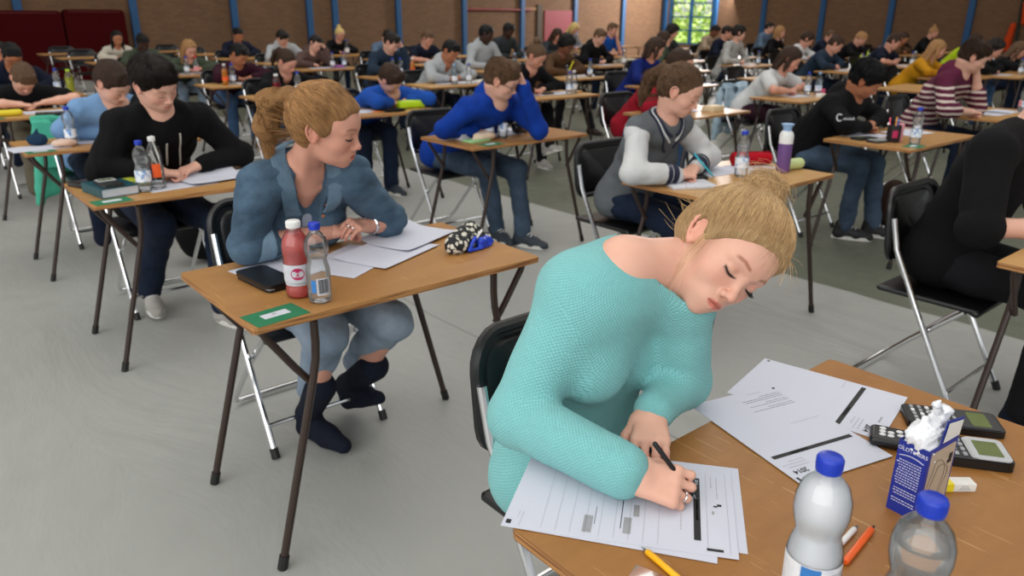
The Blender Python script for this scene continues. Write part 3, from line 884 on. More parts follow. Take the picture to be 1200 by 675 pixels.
# side wall with the window opening
WY0, WY1, WZ0, WZ1 = 18.12, 20.18, .42, 4.2
mb = MB()
mb.box((XW + .15, (WY0 - 6) / 2, 4.55), (.3, WY0 + 6, 9.1)); mb.box((XW + .15, (WY1 + YW) / 2, 4.55), (.3, YW - WY1, 9.1))
mb.box((XW + .15, (WY0 + WY1) / 2, WZ0 / 2), (.3, WY1 - WY0, WZ0)); mb.box((XW + .15, (WY0 + WY1) / 2, (WZ1 + 9.1) / 2), (.3, WY1 - WY0, 9.1 - WZ1))
o = mb.build('wall_side', BR, None, False); tag(o, kind='structure', label='brown brick wall on the window side of the hall')
BLUE = plain('blue_steel', (14, 70, 114), .55)
def post(x, y, wdt=.17, dep=.10, along='x'):
    mb = MB()
    d = (wdt, dep) if along == 'x' else (dep, wdt)
    a, b = (.16, .03)
    if along == 'x':
        mb.box((x, y - dep / 2, 3.5), (wdt, dep, 7), bev=.01)
    else:
        mb.box((x - dep / 2, y, 3.5), (dep, wdt, 7), bev=.01)
    mb.box((x if along == 'x' else x - dep / 2, y - dep / 2 if along == 'x' else y, .01), (d[0] + .1, d[1] + .08, .02))
    return mb.build('trim_column', BLUE, None, False)
px_back = [(3.03, 'leftmost blue steel column, its foot hidden by the dark red crash mats'), (5.39, 'blue steel column just right of the dark red crash mats'), (7.80, 'blue steel column behind the boy in the navy jacket'),
           (9.88, 'left one of the close pair of blue steel columns'), (10.65, 'right one of the close pair of blue steel columns'), (12.71, 'blue steel column left of the boy in the navy printed tee'),
           (15.13, 'blue steel column under the left end of the thin red wall rail'), (17.54, 'blue steel column crossing the thin red wall rail'), (20.01, 'blue steel column right of the small red wall panel'), (22.50, 'blue steel column behind the boy in the bright blue tee')]
for x, lb in px_back: tag(post(x, YW), kind='structure', label=lb)
for y, lb in ((20.32, 'blue steel column in the hall corner left of the window'), (17.98, 'blue steel column right of the tall window'), (15.95, 'first blue steel column right of the window column'), (13.76, 'second blue steel column right of the window column'), (11.52, 'third blue steel column right of the window column'), (9.25, 'blue steel column left of the orange hanging cloths')):
    tag(post(XW, y, .17, .10, 'y'), kind='structure', label=lb)
# window with its grid of bars, glass, and the garden outside
wr = bpy.data.objects.new('window_1', None); link(wr); tag(wr, 'tall blue framed window with a grid of panes looking onto greenery', kind='structure')
mb = MB()
for y in (WY0 + .04, (WY0 + WY1) / 2, WY1 - .04): mb.box((XW + .08, y, (WZ0 + WZ1) / 2), (.10, .10, WZ1 - WZ0))
z = WZ0 + .04
while z < WZ1: mb.box((XW + .08, (WY0 + WY1) / 2, z), (.08, WY1 - WY0, .055)); z += .485
mb.build('window_frame', BLUE, wr, False)
t = NT('window_glass'); t.set(Base_Color=(1, 1, 1, 1), Roughness=.0, IOR=1.45); t.b.inputs['Transmission Weight'].default_value = 1
mb = MB(); mb.box((XW + .08, (WY0 + WY1) / 2, (WZ0 + WZ1) / 2), (.006, WY1 - WY0 - .02, WZ1 - WZ0 - .02)); mb.build('window_pane', t.m, wr, False)
# foliage seen outside: leafy bushes in full daylight
t = NT('garden_leaves'); t.set(Roughness=.6); v = t.coord(); t.l(t.ramp(t.noise(v, 3, 4), [(.35, C(150, 185, 70)), (.65, C(215, 232, 150))]), t.b.inputs['Base Color'])
t.b.inputs['Transmission Weight'].default_value = 0
LEAF = t.m
mb = MB(); rr = random.Random(3)
for i in range(4200):
    c = Vector((rr.uniform(28.2, 30.5), rr.uniform(18.5, 27.5), 0)); c.z = abs(rr.gauss(0, .33)) * 6 * (1 - .4 * rr.random())
    if c.z > 3.8: continue
    q = Quaternion((rr.uniform(-1, 1), rr.uniform(-1, 1), rr.uniform(-1, 1), rr.uniform(-1, 1))).normalized().to_matrix(); sz = rr.uniform(.08, .17)
    mb.add([c + q @ Vector(p) * sz for p in ((-1, 0, 0), (0, -.5, .1), (1, 0, 0), (0, .5, .1))], [[0, 1, 2, 3]])
o = mb.build('garden_foliage', LEAF, None, False); tag(o, 'sunlit green bushes growing outside the tall window', 'foliage', kind='stuff')
t = NT('lawn'); t.set(Roughness=.9); t.l(t.ramp(t.noise(t.coord(), 2, 4), [(.3, C(120, 150, 60)), (.7, C(170, 195, 100))]), t.b.inputs['Base Color'])
mb = MB(); mb.add([(25.1, 10, -.02), (60, 10, -.02), (60, 50, -.02), (25.1, 50, -.02)], [[0, 1, 2, 3]])
o = mb.build('lawn_outside', t.m, None, False); tag(o, 'lawn outside the tall window', kind='structure')
sun = bpy.data.lights.new('sun', 'SUN'); sun.energy = 10; sun.angle = .02; so = bpy.data.objects.new('sun', sun); link(so)
so.rotation_euler = Vector((.35, -.5, -.80)).to_track_quat('-Z', 'Y').to_euler()
# the roof of the hall keeps the sun out; area lamps under it stand in for skylights
mb = MB(); mb.box((8.4, 7.4, 9.2), (34, 28, .2)); o = mb.build('ceiling', plain('roof_deck', (205, 203, 196), .9), None, False); tag(o, kind='structure', label='pale roof deck of the hall')

# red crash mats leaning on the back wall
RED = plain('red_vinyl', (58, 2, 5), .8, Specular_IOR_Level=.08)
for x0, x1, z1, lb in ((1.0, 3.78, 1.50, 'dark red crash mat at the left edge, against the brick wall'), (3.82, 5.08, 1.53, 'dark red crash mat nearer the blue columns, next to the first mat')):
    mb = MB(); T = Matrix.Translation((0, YW - .32, 0)) @ Matrix.Rotation(PI / 2, 4, 'X')
    mb.prism(rrect(x1 - x0, z1, .10, 4, (x0 + x1) / 2, z1 / 2), -.14, .14, T)
    m = mb.build('crash_mat', RED); tag(m, lb, 'mat', 'red crash mats')
    s2 = MB(); s2.box(((x0 + x1) / 2, YW - .465, z1 - .05), (x1 - x0 - .2, .008, .012)); s2.build('welt', plain('red_welt', (95, 20, 16), .5), m, False)
# red rail, wall panel, dark door strip
mb = MB(); mb.tube([(15.2, YW - .05, 1.62), (17.95, YW - .05, 1.62)], .035, 8); 
for x in (15.4, 16.6, 17.8): mb.box((x, YW - .03, 1.62), (.04, .06, .10))
tag(mb.build('wall_rail', plain('rail_red', (112, 28, 30), .5)), 'thin dark red rail on the brick wall', 'rail')
mb = MB(); T = Matrix.Translation((0, YW - .02, 0)) @ Matrix.Rotation(PI / 2, 4, 'X')
mb.prism(rrect(1.32, 1.02, .02, 2, 19.22, 1.11), -.015, .02, T)
tag(mb.build('wall_panel', plain('panel_red', (122, 26, 36), .6)), 'square dull red panel on the brick wall between two blue columns', 'panel')
mb = MB(); mb.box((18.32, YW - .03, .9), (.22, .06, 1.80), bev=.01); tag(mb.build('trim_1', plain('dark_olive', (58, 44, 26), .7), None, False), kind='structure', label='narrow dark olive strip beside the red wall panel')
mb = MB(); mb.box((17.98, YW - .015, 1.66), (.62, .03, .09)); tag(mb.build('trim_2', plain('tan_strip', (128, 92, 50), .7), None, False), kind='structure', label='short tan strip next to the thin red wall rail')
# orange cloths hanging at the side wall
ORG = fabric('orange_cloth', (205, 72, 22), (170, 48, 14))
hg = empty('hanging_sashes', (XW - .1, 7.93, 0), 0, 'two bright orange sashes hanging from a dark cord on the brick wall', 'sash')
mb = MB(); mb.tube([(0, .06, 1.95), (0, .05, 1.55), (0, -.02, .75)], .035, 6); mb.build('cord', plain('dark_green_cord', (28, 36, 24), .8), hg)
g = SDF(.02); g.rc((-.03, -.02, 1.86), (-.03, -.10, 1.35), .05, .075, .02); V, F = g.mesh(); mesh_from('sash', V, F, ORG, hg)
g = SDF(.02); g.rc((-.03, .15, 1.28), (-.03, .22, .68), .07, .11, .03); V, F = g.mesh(); mesh_from('sash', V, F, ORG, hg)

# ================================================================== furniture
t = NT('desk_board'); t.set(Roughness=.38); v = t.coord(); n1 = t.noise(t.coord(scale=(1.2, 5, 1)), 3.5, 5, .6); n2 = t.noise(v, 40, 3)
base = t.mix(n1, C(134, 88, 38), C(172, 120, 60)); base = t.mix(t.math('MULTIPLY', n2, .4), base, C(122, 78, 36))
for i, (rz, sc, th, am) in enumerate(((.4, (90, 2.2, 1), .715, .5), (-.9, (80, 3.2, 1), .725, .45), (1.35, (110, 3.0, 1), .72, .45), (2.3, (70, 4.0, 1), .735, .4))):
    s1 = t.noise(t.coord(scale=sc, rot=(0, 0, rz)), 1.6, 2, .5)
    msk = t.math('GREATER_THAN', s1, th - .015); pm = t.math('GREATER_THAN', t.noise(v, 7 + i, 2), .50)
    base = t.mix(t.math('MULTIPLY', t.math('MULTIPLY', msk, pm), am), base, C(204, 168, 118))
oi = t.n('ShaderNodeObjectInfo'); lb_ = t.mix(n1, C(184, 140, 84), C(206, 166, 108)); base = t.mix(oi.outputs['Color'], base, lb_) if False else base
so_ = t.n('ShaderNodeSeparateColor'); t.l(oi.outputs['Color'], so_.inputs[0]); base = t.mix(so_.outputs[0], base, lb_)  # lighter board tone per desk, far desks' sky reflection also put into the colour
t.l(base, t.b.inputs['Base Color']); t.b.inputs['Specular IOR Level'].default_value = .4
t.bump(n2, .06, .002); DESK = t.m
t = NT('ply_edge'); t.set(Roughness=.7); v = t.coord(scale=(1, 1, 1)); t.l(t.ramp(t.noise(t.coord(scale=(6, 6, 300)), 1, 2), [(.35, C(110, 66, 30)), (.6, C(178, 128, 74))]), t.b.inputs['Base Color']); EDGE = t.m
BROWN = plain('brown_tube', (46, 30, 22), .38); BLKR = plain('black_rubber', (14, 14, 14), .6)
CHROME = NT('chrome_tube'); CHROME.set(Base_Color=(.72, .73, .74, 1), Metallic=1.0, Roughness=.16); CHROME = CHROME.m
BLKP = plain('black_plastic', (13, 13, 15), .35)
DW, DD, DZ = .955, .560, .74

def make_desk():
    r = empty('exam_desk')
    mb = MB(); P = rrect(DW, DD, .012, 2); n = len(P)
    V = [(x, y, z) for z in (DZ - .018, DZ) for x, y in P]
    mb.V = V; mb.F = [[n + i for i in range(n)], list(range(n))[::-1]] + [[i, (i + 1) % n, n + (i + 1) % n, n + i] for i in range(n)]
    mb.M = [0, 0] + [1] * n; mb.build('desktop', [DESK, EDGE], r, False)
    hx, hy = DW / 2, DD / 2
    for sx in (-1, 1):
        for sy in (-1, 1):
            y = sy * (hy - .025); m = MB()
            P = [(sx * (hx - .01), sy * (hy - .012), .012), (sx * (hx - .155), y, .54), (sx * (hx - .168), y, .60), (sx * (hx - .172), y, .65), (sx * (hx - .172), y, DZ - .03), (sx * (hx - .172), y * .95, DZ - .020)]
            m.tube(P, .0115, 10); l = m.build('leg', BROWN, r)
            m = MB(); a = Vector(P[0]); b = Vector(P[1]); d = (b - a).normalized(); m.tube([a - d * .012, a + d * .03], .0145, 10); m.build('foot_cap', BLKR, l)
        m = MB()
        for sy in (-1, 1):
            y = sy * (hy - .045)
            m.tube([(sx * (hx - .152), y, .535), (sx * (hx - .115), y, .585), (sx * (hx - .045), y, .690), (sx * (hx - .035), y, .712), (sx * (hx - .040), y, DZ - .020)], .0105, 8)
        m.tube([(sx * (hx - .172), -hy + .03, DZ - .028), (sx * (hx - .172), hy - .03, DZ - .028)], .010, 8); m.build('leg_brace', BROWN, r)
    return r

def make_chair():
    """folding chair, sitter faces -Y, origin on the floor under the seat centre"""
    r = empty('folding_chair')
    for sx in (-1, 1):
        m = MB(); m.tube([(sx * .215, .155, .74), (sx * .215, .125, .62), (sx * .215, .02, .42), (sx * .218, -.195, .02)], .0115, 10); l = m.build('frame_tube', CHROME, r)
        m = MB(); m.tube([(sx * .218, -.192, .034), (sx * .218, -.207, 0)], .015, 10); m.build('foot_cap', BLKR, l)
    m = MB(); m.tube([(-.215, -.155, .105), (.215, -.155, .105)], .008, 8); m.build('crossbar', CHROME, r)
    m = MB(); m.tube([(-.19, -.15, .435), (-.195, .02, .27), (-.195, .20, .075), (-.185, .245, .03), (-.15, .262, .02), (.15, .262, .02), (.185, .245, .03), (.195, .20, .075), (.195, .02, .27), (.19, -.15, .435)], .0105, 10)
    m.build('rear_frame', CHROME, r)
    g = SDF(.009); g.bx((0, -.01, .445), (.205, .195, .012), None, .010); g.el((0, -.01, .475), (.17, .16, .026), None, .01, 's'); g.rc((-.2, -.19, .437), (.2, -.19, .437), .013, .013, .01)
    V, F = g.mesh(); mesh_from('seat', V, F, BLKP, r)
    # curved back rest with its thick rounded rim
    m = MB(); N2 = 12
    def bp_(x, z): 
        tt = (z - .55) / .27
        return Vector((x, .150 + .035 * (1 - (x / .22) ** 2) + .03 * tt, z))
    out = rrect(.43, .27, .075, 5, 0, .70); 
    m.tube([bp_(x, z) for x, z in out], .0145, 8, closed=True); m.build('back_rim', BLKP, r)
    inn = rrect(.415, .255, .07, 5, 0, .70); nn = len(inn); V = []; F = []
    rings = [1, .86, .8, .5, .01]; dep = [0, 0, -.010, -.010, -.010]
    for side in (0, 1):
        for q, dz in zip(rings, dep):
            for x, z in inn:
                p = bp_(x * q, .70 + (z - .70) * q); p.y += (dz if side == 0 else .006 - dz * .4); V.append(p)
    R_ = len(rings)
    for side in (0, 1):
        for k in range(R_ - 1):
            for i in range(nn):
                a = (side * R_ + k) * nn; b = a + nn; j = (i + 1) % nn
                f = [a + i, a + j, b + j, b + i]; F.append(f if side else f[::-1])
    mesh_from('backrest', V, F, BLKP, r, True, None, 40)
    return r

# ================================================================== small things
def clear_mat(name, tint=(1, 1, 1), gloss=.10, rough=.05):
    t = NT(name); nt = t.t; nt.nodes.remove(t.b)
    tr = t.n('ShaderNodeBsdfTransparent'); tr.inputs[0].default_value = (*tint, 1)
    gl = t.n('ShaderNodeBsdfGlossy'); gl.inputs['Roughness'].default_value = rough
    fr = t.n('ShaderNodeFresnel'); fr.inputs[0].default_value = 1.45
    mx = t.n('ShaderNodeMixShader'); t.l(t.math('ADD', t.math('MULTIPLY', fr.outputs[0], .9), gloss * .3), mx.inputs[0]); t.l(tr.outputs[0], mx.inputs[1]); t.l(gl.outputs[0], mx.inputs[2])
    t.l(mx.outputs[0], t.out.inputs[0]); return t.m
PET = clear_mat('clear_plastic', (.985, .99, .992))
PETB = clear_mat('bluish_plastic', (.80, .90, .97))
def liquid(name, col, rough=0.0, tr=1.0):
    t = NT(name); t.set(Base_Color=(*col, 1), Roughness=rough, IOR=1.12); t.b.inputs['Transmission Weight'].default_value = tr; return t.m
WATER = liquid('water', (.96, .98, .98), 0, .9); PINKW = liquid('pink_drink', (.95, .26, .24), .05, .6); ORANGEW = liquid('orange_drink', (.95, .40, .03), .2, .5); COLA = liquid('cola', (.03, .01, .01), .1, .3)
ICEW = liquid('frosted_water', (.90, .92, .95), .5, .30); REDW = liquid('red_drink', (.5, .02, .04), .1, .6); YELW = liquid('yellow_drink', (.75, .80, .10), .2, .6)
CAPB = plain('cap_blue', (14, 52, 176), .4); CAPW = plain('cap_white', (222, 222, 220), .45); CAPR = plain('cap_red', (205, 36, 24), .45); CAPO = plain('cap_orange', (236, 120, 20), .45); CAPL = plain('cap_lime', (170, 205, 40), .45); CAPLB = plain('cap_pale_blue', (140, 175, 215), .45)
def label_mat(name, cols):
    t = NT(name); t.set(Roughness=.45); v = t.coord(); s = t.n('ShaderNodeSeparateXYZ'); t.l(v, s.inputs[0])
    n = t.noise(t.coord(scale=(1, 1, 1)), 45, 1)
    st = [(i / len(cols), C(*c)) for i, c in enumerate(cols)]
    r = t.ramp(t.math('MULTIPLY', n, 1.0), [(.30 + .4 * i / max(1, len(cols) - 1), C(*c)) for i, c in enumerate(cols)])
    t.l(r, t.b.inputs['Base Color']); return t.m
LBW = label_mat('label_blue_white', [(235, 238, 242), (225, 232, 240), (60, 130, 200)]); LBR = label_mat('label_red_white', [(238, 232, 234), (220, 60, 70), (235, 235, 235)])
LBWH = plain('label_white', (232, 233, 236), .5); LBO = plain('label_orange', (236, 92, 30), .5); LBMAG = plain('label_magenta', (176, 20, 82), .5); INK = plain('ink', (22, 22, 26), .6); INKG = plain('grey_ink', (150, 150, 154), .7); LBB = plain('label_blue', (50, 120, 190), .5)

PROF = {   # radius, height (unit = metre) for a half litre bottle
 'peanut': [(.020, .0), (.029, .004), (.0315, .015), (.032, .055), (.0325, .085), (.031, .100), (.0265, .116), (.0260, .122), (.030, .134), (.0325, .148), (.0320, .165), (.027, .182), (.018, .193), (.0125, .199), (.0120, .207)],
 'straight': [(.021, .0), (.030, .004), (.0325, .012), (.0325, .045), (.0305, .052), (.0325, .060), (.0325, .118), (.031, .128), (.0325, .136), (.030, .155), (.023, .178), (.016, .192), (.0130, .200), (.0125, .208)],
 'round': [(.024, .0), (.033, .004), (.0355, .014), (.0355, .030), (.033, .038), (.0355, .046), (.0355, .105), (.034, .112), (.0365, .122), (.0375, .142), (.035, .160), (.026, .178), (.020, .186), (.0185, .200)]}
def prof_r(pf, z):
    for (r0, z0), (r1, z1) in zip(pf, pf[1:]):
        if z0 <= z <= z1: return r0 + (r1 - r0) * (z - z0) / max(z1 - z0, 1e-6)
    return pf[-1][0]
def make_bottle(shape='peanut', liq=WATER, fill=.75, cap=CAPB, lab=LBW, lz=(.045, .095), plastic=PET, s=1.0, n=24, sport=False, feet=False):
    pf = [(r * s, z * s) for r, z in PROF[shape]]; top = pf[-1][1]
    r_ = empty('bottle')
    fn = (lambda r, z, a: r * (1 - .10 * max(0, math.cos(5 * a)) * max(0, 1 - z / (.022 * s)))) if feet else None
    m = MB(); m.lathe(pf, n, caps=False, fn=fn); m.build('shell', plastic, r_, sharp=180)
    if liq is not None and fill > 0:
        zf = top * fill; q = [(r * .955, z) for r, z in pf if z < zf]; q[0] = (q[0][0], .0015); q.append((prof_r(pf, zf) * .955, zf))
        m = MB(); m.lathe(q, n, fn=fn); m.build('drink', liq, r_, sharp=60)
    if lab is not None:
        z0, z1 = lz[0] * s, lz[1] * s; zz = [z0 + (z1 - z0) * i / 5 for i in range(6)]
        m = MB(); m.lathe([(prof_r(pf, z) + .0006, z) for z in zz], n, caps=False); m.build('label_band', lab, r_)
    rc_ = (.0150 if shape != 'round' else .0195) * s; h = .016 * s
    m = MB(); m.lathe([(rc_ * .98, top - .004 * s), (rc_, top - .002 * s), (rc_, top + h - .004 * s), (rc_ * .93, top + h - .002 * s), (rc_ * .85, top + h - .001 * s)], n)
    c = m.build('cap', cap, r_, sharp=50)
    if sport:
        m = MB(); m.lathe([(.011 * s, top + h - .002), (.010 * s, top + h + .004), (.008 * s, top + h + .010), (.009 * s, top + h + .022), (.006 * s, top + h + .024)], 12); m.build('spout', CAPW, c)
    else:
        m = MB()
        for i in range(28):
            a = 2 * PI * i / 28; m.box((rc_ * math.cos(a), rc_ * math.sin(a), top + h * .42), (.0008, .0012, h * .62), a)
        m.build('grip_ribs', cap, c, False)
    return r_

_tc = {}
def text_vf(s, bold=False):
    k = s
    if k in _tc: return _tc[k]
    cu = bpy.data.curves.new('t', 'FONT'); cu.body = s; cu.size = 1.0; cu.align_x = 'CENTER'; cu.align_y = 'CENTER'; cu.resolution_u = 3; cu.offset = .012
    o = bpy.data.objects.new('t', cu); COL.objects.link(o); dg = bpy.context.evaluated_depsgraph_get()
    me = bpy.data.meshes.new_from_object(o.evaluated_get(dg))
    V = [tuple(v.co) for v in me.vertices]; F = [list(p.vertices) for p in me.polygons]
    bpy.data.objects.remove(o); bpy.data.curves.remove(cu); bpy.data.meshes.remove(me)
    _tc[k] = (V, F); return _tc[k]
def text_into(mb, s, size, M):
    V, F = text_vf(s); mb.add([M @ (Vector(v) * size) for v in V], F)

PAPER = NT('paper'); PAPER.set(Base_Color=C(198, 200, 212), Roughness=.8); PAPER.b.inputs['Specular IOR Level'].default_value = .2; PAPER = PAPER.m
PAPER2 = plain('paper_plain', (196, 198, 206), .85); CARTON = plain('carton_white', (222, 220, 214), .7)
GREEN = plain('green_card', (18, 112, 72), .6)
def sheet(name, w, h, x, y, z, rz, curl=0.0, nx=10, ny=14, mat=None, thick=.0004, parent=None, fold=0):
    """a sheet (or stack of thickness `thick`), slightly wavy"""
    V = []; F = []; M = Matrix.Translation((x, y, z)) @ Matrix.Rotation(math.radians(rz), 4, 'Z')
    for side in (0, 1):
        for j in range(ny + 1):
            for i in range(nx + 1):
                u = i / nx - .5; v = j / ny - .5
                c = curl * (max(0, (u * 2)) ** 3 + .35 * max(0, -u * 2) ** 4 + .2 * max(0, v * 2) ** 4)
                if fold: c += fold * (math.exp(-((u) / .10) ** 2) * -.9 + math.exp(-((abs(u) - .25) / .16) ** 2))
                V.append(M @ Vector((u * w, v * h, c + (thick if side else 0))))
    st = (nx + 1) * (ny + 1)
    for j in range(ny):
        for i in range(nx):
            a = j * (nx + 1) + i; q = [a, a + 1, a + nx + 2, a + nx + 1]
            F.append(q[::-1]); F.append([st + t for t in q])
    B = [i for i in range(nx + 1)] + [j * (nx + 1) + nx for j in range(1, ny + 1)] + [ny * (nx + 1) + i for i in range(nx - 1, -1, -1)] + [j * (nx + 1) for j in range(ny - 1, 0, -1)]
    for a, b in zip(B, B[1:] + B[:1]): F.append([a, b, st + b, st + a])
    o = mesh_from(name, V, F, mat or PAPER, parent, True, None, 40)
    return o, M
def printed(parent, M, items, dz=.0008):
    """items: ('bar',x,y,w,h,mat) ('txt',x,y,size,str,rot,mat) ('lines',x,y,w,n,pitch,mat) in sheet coordinates (metres)"""
    by = {}
    for it in items:
        mat = it[-1]; mb = by.setdefault(mat.name, (MB(), mat))[0]
        if it[0] == 'bar':
            _, x, y, w, h, _m = it; mb.add([M @ Vector(p) for p in ((x - w / 2, y - h / 2, dz), (x + w / 2, y - h / 2, dz), (x + w / 2, y + h / 2, dz), (x - w / 2, y + h / 2, dz))], [[0, 1, 2, 3]])
        elif it[0] == 'txt':
            _, x, y, sz, s, r, _m = it; text_into(mb, s, sz, M @ Matrix.Translation((x, y, dz * 1.4)) @ Matrix.Rotation(math.radians(r), 4, 'Z'))
        elif it[0] == 'lines':
            _, x, y, w, n, pitch, th, _m = it
            for k in range(n):
                q = x
                while q < x + w * (1 if k < n - 1 else .55):
                    ww = rnd.uniform(.002, .009); mb.add([M @ Vector(p) for p in ((q, y - k * pitch, dz), (q + ww, y - k * pitch, dz), (q + ww, y - k * pitch + th, dz), (q, y - k * pitch + th, dz))], [[0, 1, 2, 3]]); q += ww + .0016
    for nm, (mb, mat) in by.items(): mb.build('printing', mat, parent, False)

def pen(a, b, r, mat, tipmat=None, name='pen', capmat=None, parent=None):
    a, b = Vector(a), Vector(b); d = (b - a).normalized(); L = (b - a).length
    e = empty(name, a); e.parent = parent
    m = MB(); m.tube([d * .012, d * .014, d * (L - .002), d * L], [r * .75, r, r, r * .7], 12); m.build('barrel', mat, e)
    m = MB(); m.tube([d * 0, d * .004, d * .012], [r * .15, r * .3, r * .75], 10); m.build('tip', tipmat or CHROME, e)
    if capmat:
        u = d.orthogonal().normalized(); m = MB(); m.tube([d * (L - .045) + u * (r + .0012), d * (L - .004) + u * (r + .0012), d * (L - .001) + u * r * .3], [.0012, .0014, .001], 6); m.build('clip', capmat, e)
    return e

def box_thing(name, w, h, t, at, rz, mat, label, cat, parts=(), bev=.003):
    r = empty(name, at, math.radians(rz), label, cat)
    m = MB(); m.box((0, 0, t / 2), (w, h, t), bev=bev); m.build('body', mat, r, sharp=40)
    return r

DKG = plain('dark_grey_plastic', (40, 42, 44), .4); SILV = plain('silver_plastic', (178, 180, 182), .35); LCD = plain('lcd_green', (92, 104, 52), .25); KEYG = plain('key_grey', (150, 152, 156), .5); KEYD = plain('key_dark', (52, 54, 58), .5); KEYW = plain('key_white', (215, 215, 215), .5)
def calculator(at, rz_, label, body=DKG, face=SILV, w=.083, h=.165, t=.017, keys=True, tilt=0, lcd=LCD, group=None):
    r = empty('calculator', at, math.radians(rz_), label, 'calculator', group)
    m = MB(); T = Matrix.Identity(4); m.prism(rrect(w, h, .012, 4), .001, t * .75); m.prism(rrect(w * .97, h * .985, .012, 4), t * .75, t * .82); m.build('case', body, r, sharp=40)
    m = MB(); m.prism(rrect(w * .88, h * .42, .008, 3, 0, h * .25), t * .80, t * .9); m.build('faceplate', face, r, sharp=40)
    m = MB(); m.prism(rrect(w * .68, h * .20, .003, 2, 0, h * .27), t * .9, t * .93); m.build('display', lcd, r, sharp=40)
    if keys:
        for row in range(6):
            for c in range(5):
                m = MB(); kw = .0095 if row > 2 else .0085
                m.box(((c - 2) * w * .178, h * .02 - row * h * .083, t * .87), (kw, kw * .72, t * .18), bev=.001)
                m.build('key', KEYG if (row + c) % 3 else KEYW, r, sharp=40)
    return r

def blob(name, prims, h, mat, at, label, cat, noise=.002, freq=60, seed=1, rz=0, group=None, parent=None):
    g = SDF(h)
    for p in prims:
        if p[0] == 'rc': g.rc(*p[1:])
        elif p[0] == 'el': g.el(*p[1:])
        elif p[0] == 'bx': g.bx(*p[1:])
    if noise: g.fn(wob(seed, noise, freq))
    V, F = g.mesh(); o = mesh_from(name, V, F, mat, parent); o.location = at; o.rotation_euler = (0, 0, math.radians(rz))
    if label: tag(o, label, cat, group)
    return o

d0 = make_desk(); ch0 = make_chair(); _first = {'d': 1, 'c': 1}
def desk_at(x, y, label, rz=0, group='exam desks set out in rows'):
    o = d0 if _first['d'] else copy_tree(d0); _first['d'] = 0
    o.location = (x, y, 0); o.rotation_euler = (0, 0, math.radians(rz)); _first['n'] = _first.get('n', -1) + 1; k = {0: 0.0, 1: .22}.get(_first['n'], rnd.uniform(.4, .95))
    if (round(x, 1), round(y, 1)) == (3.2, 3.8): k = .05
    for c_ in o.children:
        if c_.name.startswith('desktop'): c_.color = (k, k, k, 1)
    return tag(o, label, 'desk', group)
def chair_at(x, y, label, rz=0, group='black folding chairs at the desks'):
    o = ch0 if _first['c'] else copy_tree(ch0); _first['c'] = 0
    o.location = (x, y, 0); o.rotation_euler = (0, 0, math.radians(rz)); return tag(o, label, 'chair', group)
_bot = {}
def bottle_at(x, y, kind, label, z=DZ, group=None, rz=None):
    K = {'water': dict(shape='peanut', liq=WATER, fill=.72, cap=CAPB, lab=LBW), 'waterlow': dict(shape='peanut', liq=WATER, fill=.3, cap=CAPB, lab=LBW), 'white': dict(shape='straight', liq=WATER, fill=.6, cap=CAPW, lab=LBWH),
         'blue': dict(shape='straight', liq=WATER, fill=.7, cap=CAPLB, lab=LBW, plastic=PETB), 'orange': dict(shape='straight', liq=ORANGEW, fill=.8, cap=CAPW, lab=LBO, lz=(.05, .09)),
         'red': dict(shape='round', liq=REDW, fill=.7, cap=CAPW, lab=LBR), 'cola': dict(shape='straight', liq=COLA, fill=.75, cap=CAPW, lab=None), 'lime': dict(shape='round', liq=YELW, fill=.7, cap=CAPL, lab=None),
         'redcap': dict(shape='peanut', liq=WATER, fill=.6, cap=CAPR, lab=LBR), 'big': dict(shape='straight', liq=WATER, fill=.5, cap=CAPB, lab=LBWH, s=1.25)}[kind]
    if kind in _bot: o = copy_tree(_bot[kind])
    else: o = make_bottle(n=16, **K); _bot[kind] = o
    o.location = (x, y, z); o.rotation_euler = (0, 0, rnd.uniform(0, 6) if rz is None else rz)
    return tag(o, label, 'bottle', group)

# ================================================================== people
FAIR = skin_mat('skin_fair', (218, 172, 150)); ROSY = skin_mat('skin_rosy', (208, 156, 134)); TAN = skin_mat('skin_tan', (172, 116, 84)); BRWN = skin_mat('skin_brown', (120, 78, 56)); DARK = skin_mat('skin_dark', (64, 42, 34))
H_BLONDE = hair_mat('hair_blonde', (120, 86, 52), (234, 198, 146)); H_DKBL = hair_mat('hair_dark_blonde', (78, 50, 30), (192, 144, 92)); H_BROWN = hair_mat('hair_brown', (26, 17, 12), (66, 45, 31)); H_LBR = hair_mat('hair_light_brown', (52, 36, 25), (112, 84, 60))
H_DK = hair_mat('hair_dark_brown', (11, 8, 6), (34, 25, 20)); H_BLK = hair_mat('hair_black', (4, 4, 5), (13, 12, 13)); H_YEL = hair_mat('hair_yellow', (150, 120, 60), (226, 200, 130))
def knit(name, c1, c2):
    t = NT(name); t.set(Roughness=.85); t.b.inputs['Specular IOR Level'].default_value = .15; t.b.inputs['Sheen Weight'].default_value = .15
    at = t.n('ShaderNodeAttribute', attribute_name='knit'); s = t.n('ShaderNodeSeparateXYZ'); t.l(at.outputs['Vector'], s.inputs[0]); v = t.coord(); wv = t.math('MULTIPLY', t.math('SUBTRACT', t.noise(v, 40, 2), .5), .006)
    P = .0072; u = t.math('ADD', s.outputs[0], wv); w = t.math('ADD', s.outputs[1], wv); a = t.math('SINE', t.math('MULTIPLY', t.math('ADD', u, w), PI / P)); b = t.math('SINE', t.math('MULTIPLY', t.math('SUBTRACT', u, w), PI / P))
    f = t.math('ABSOLUTE', t.math('MULTIPLY', a, b)); f = t.math('POWER', f, .55)
    t.l(t.ramp(f, [(.06, C(*c2)), (.38, C(*c1))]), t.b.inputs['Base Color'])  # shade in the stitch gaps is put into the colour
    hh = t.math('ADD', f, t.math('MULTIPLY', t.noise(v, 900, 2), .35)); t.bump(hh, .75, .0020); return t.m
TEAL = knit('teal_knit', (126, 190, 190), (92, 160, 162))
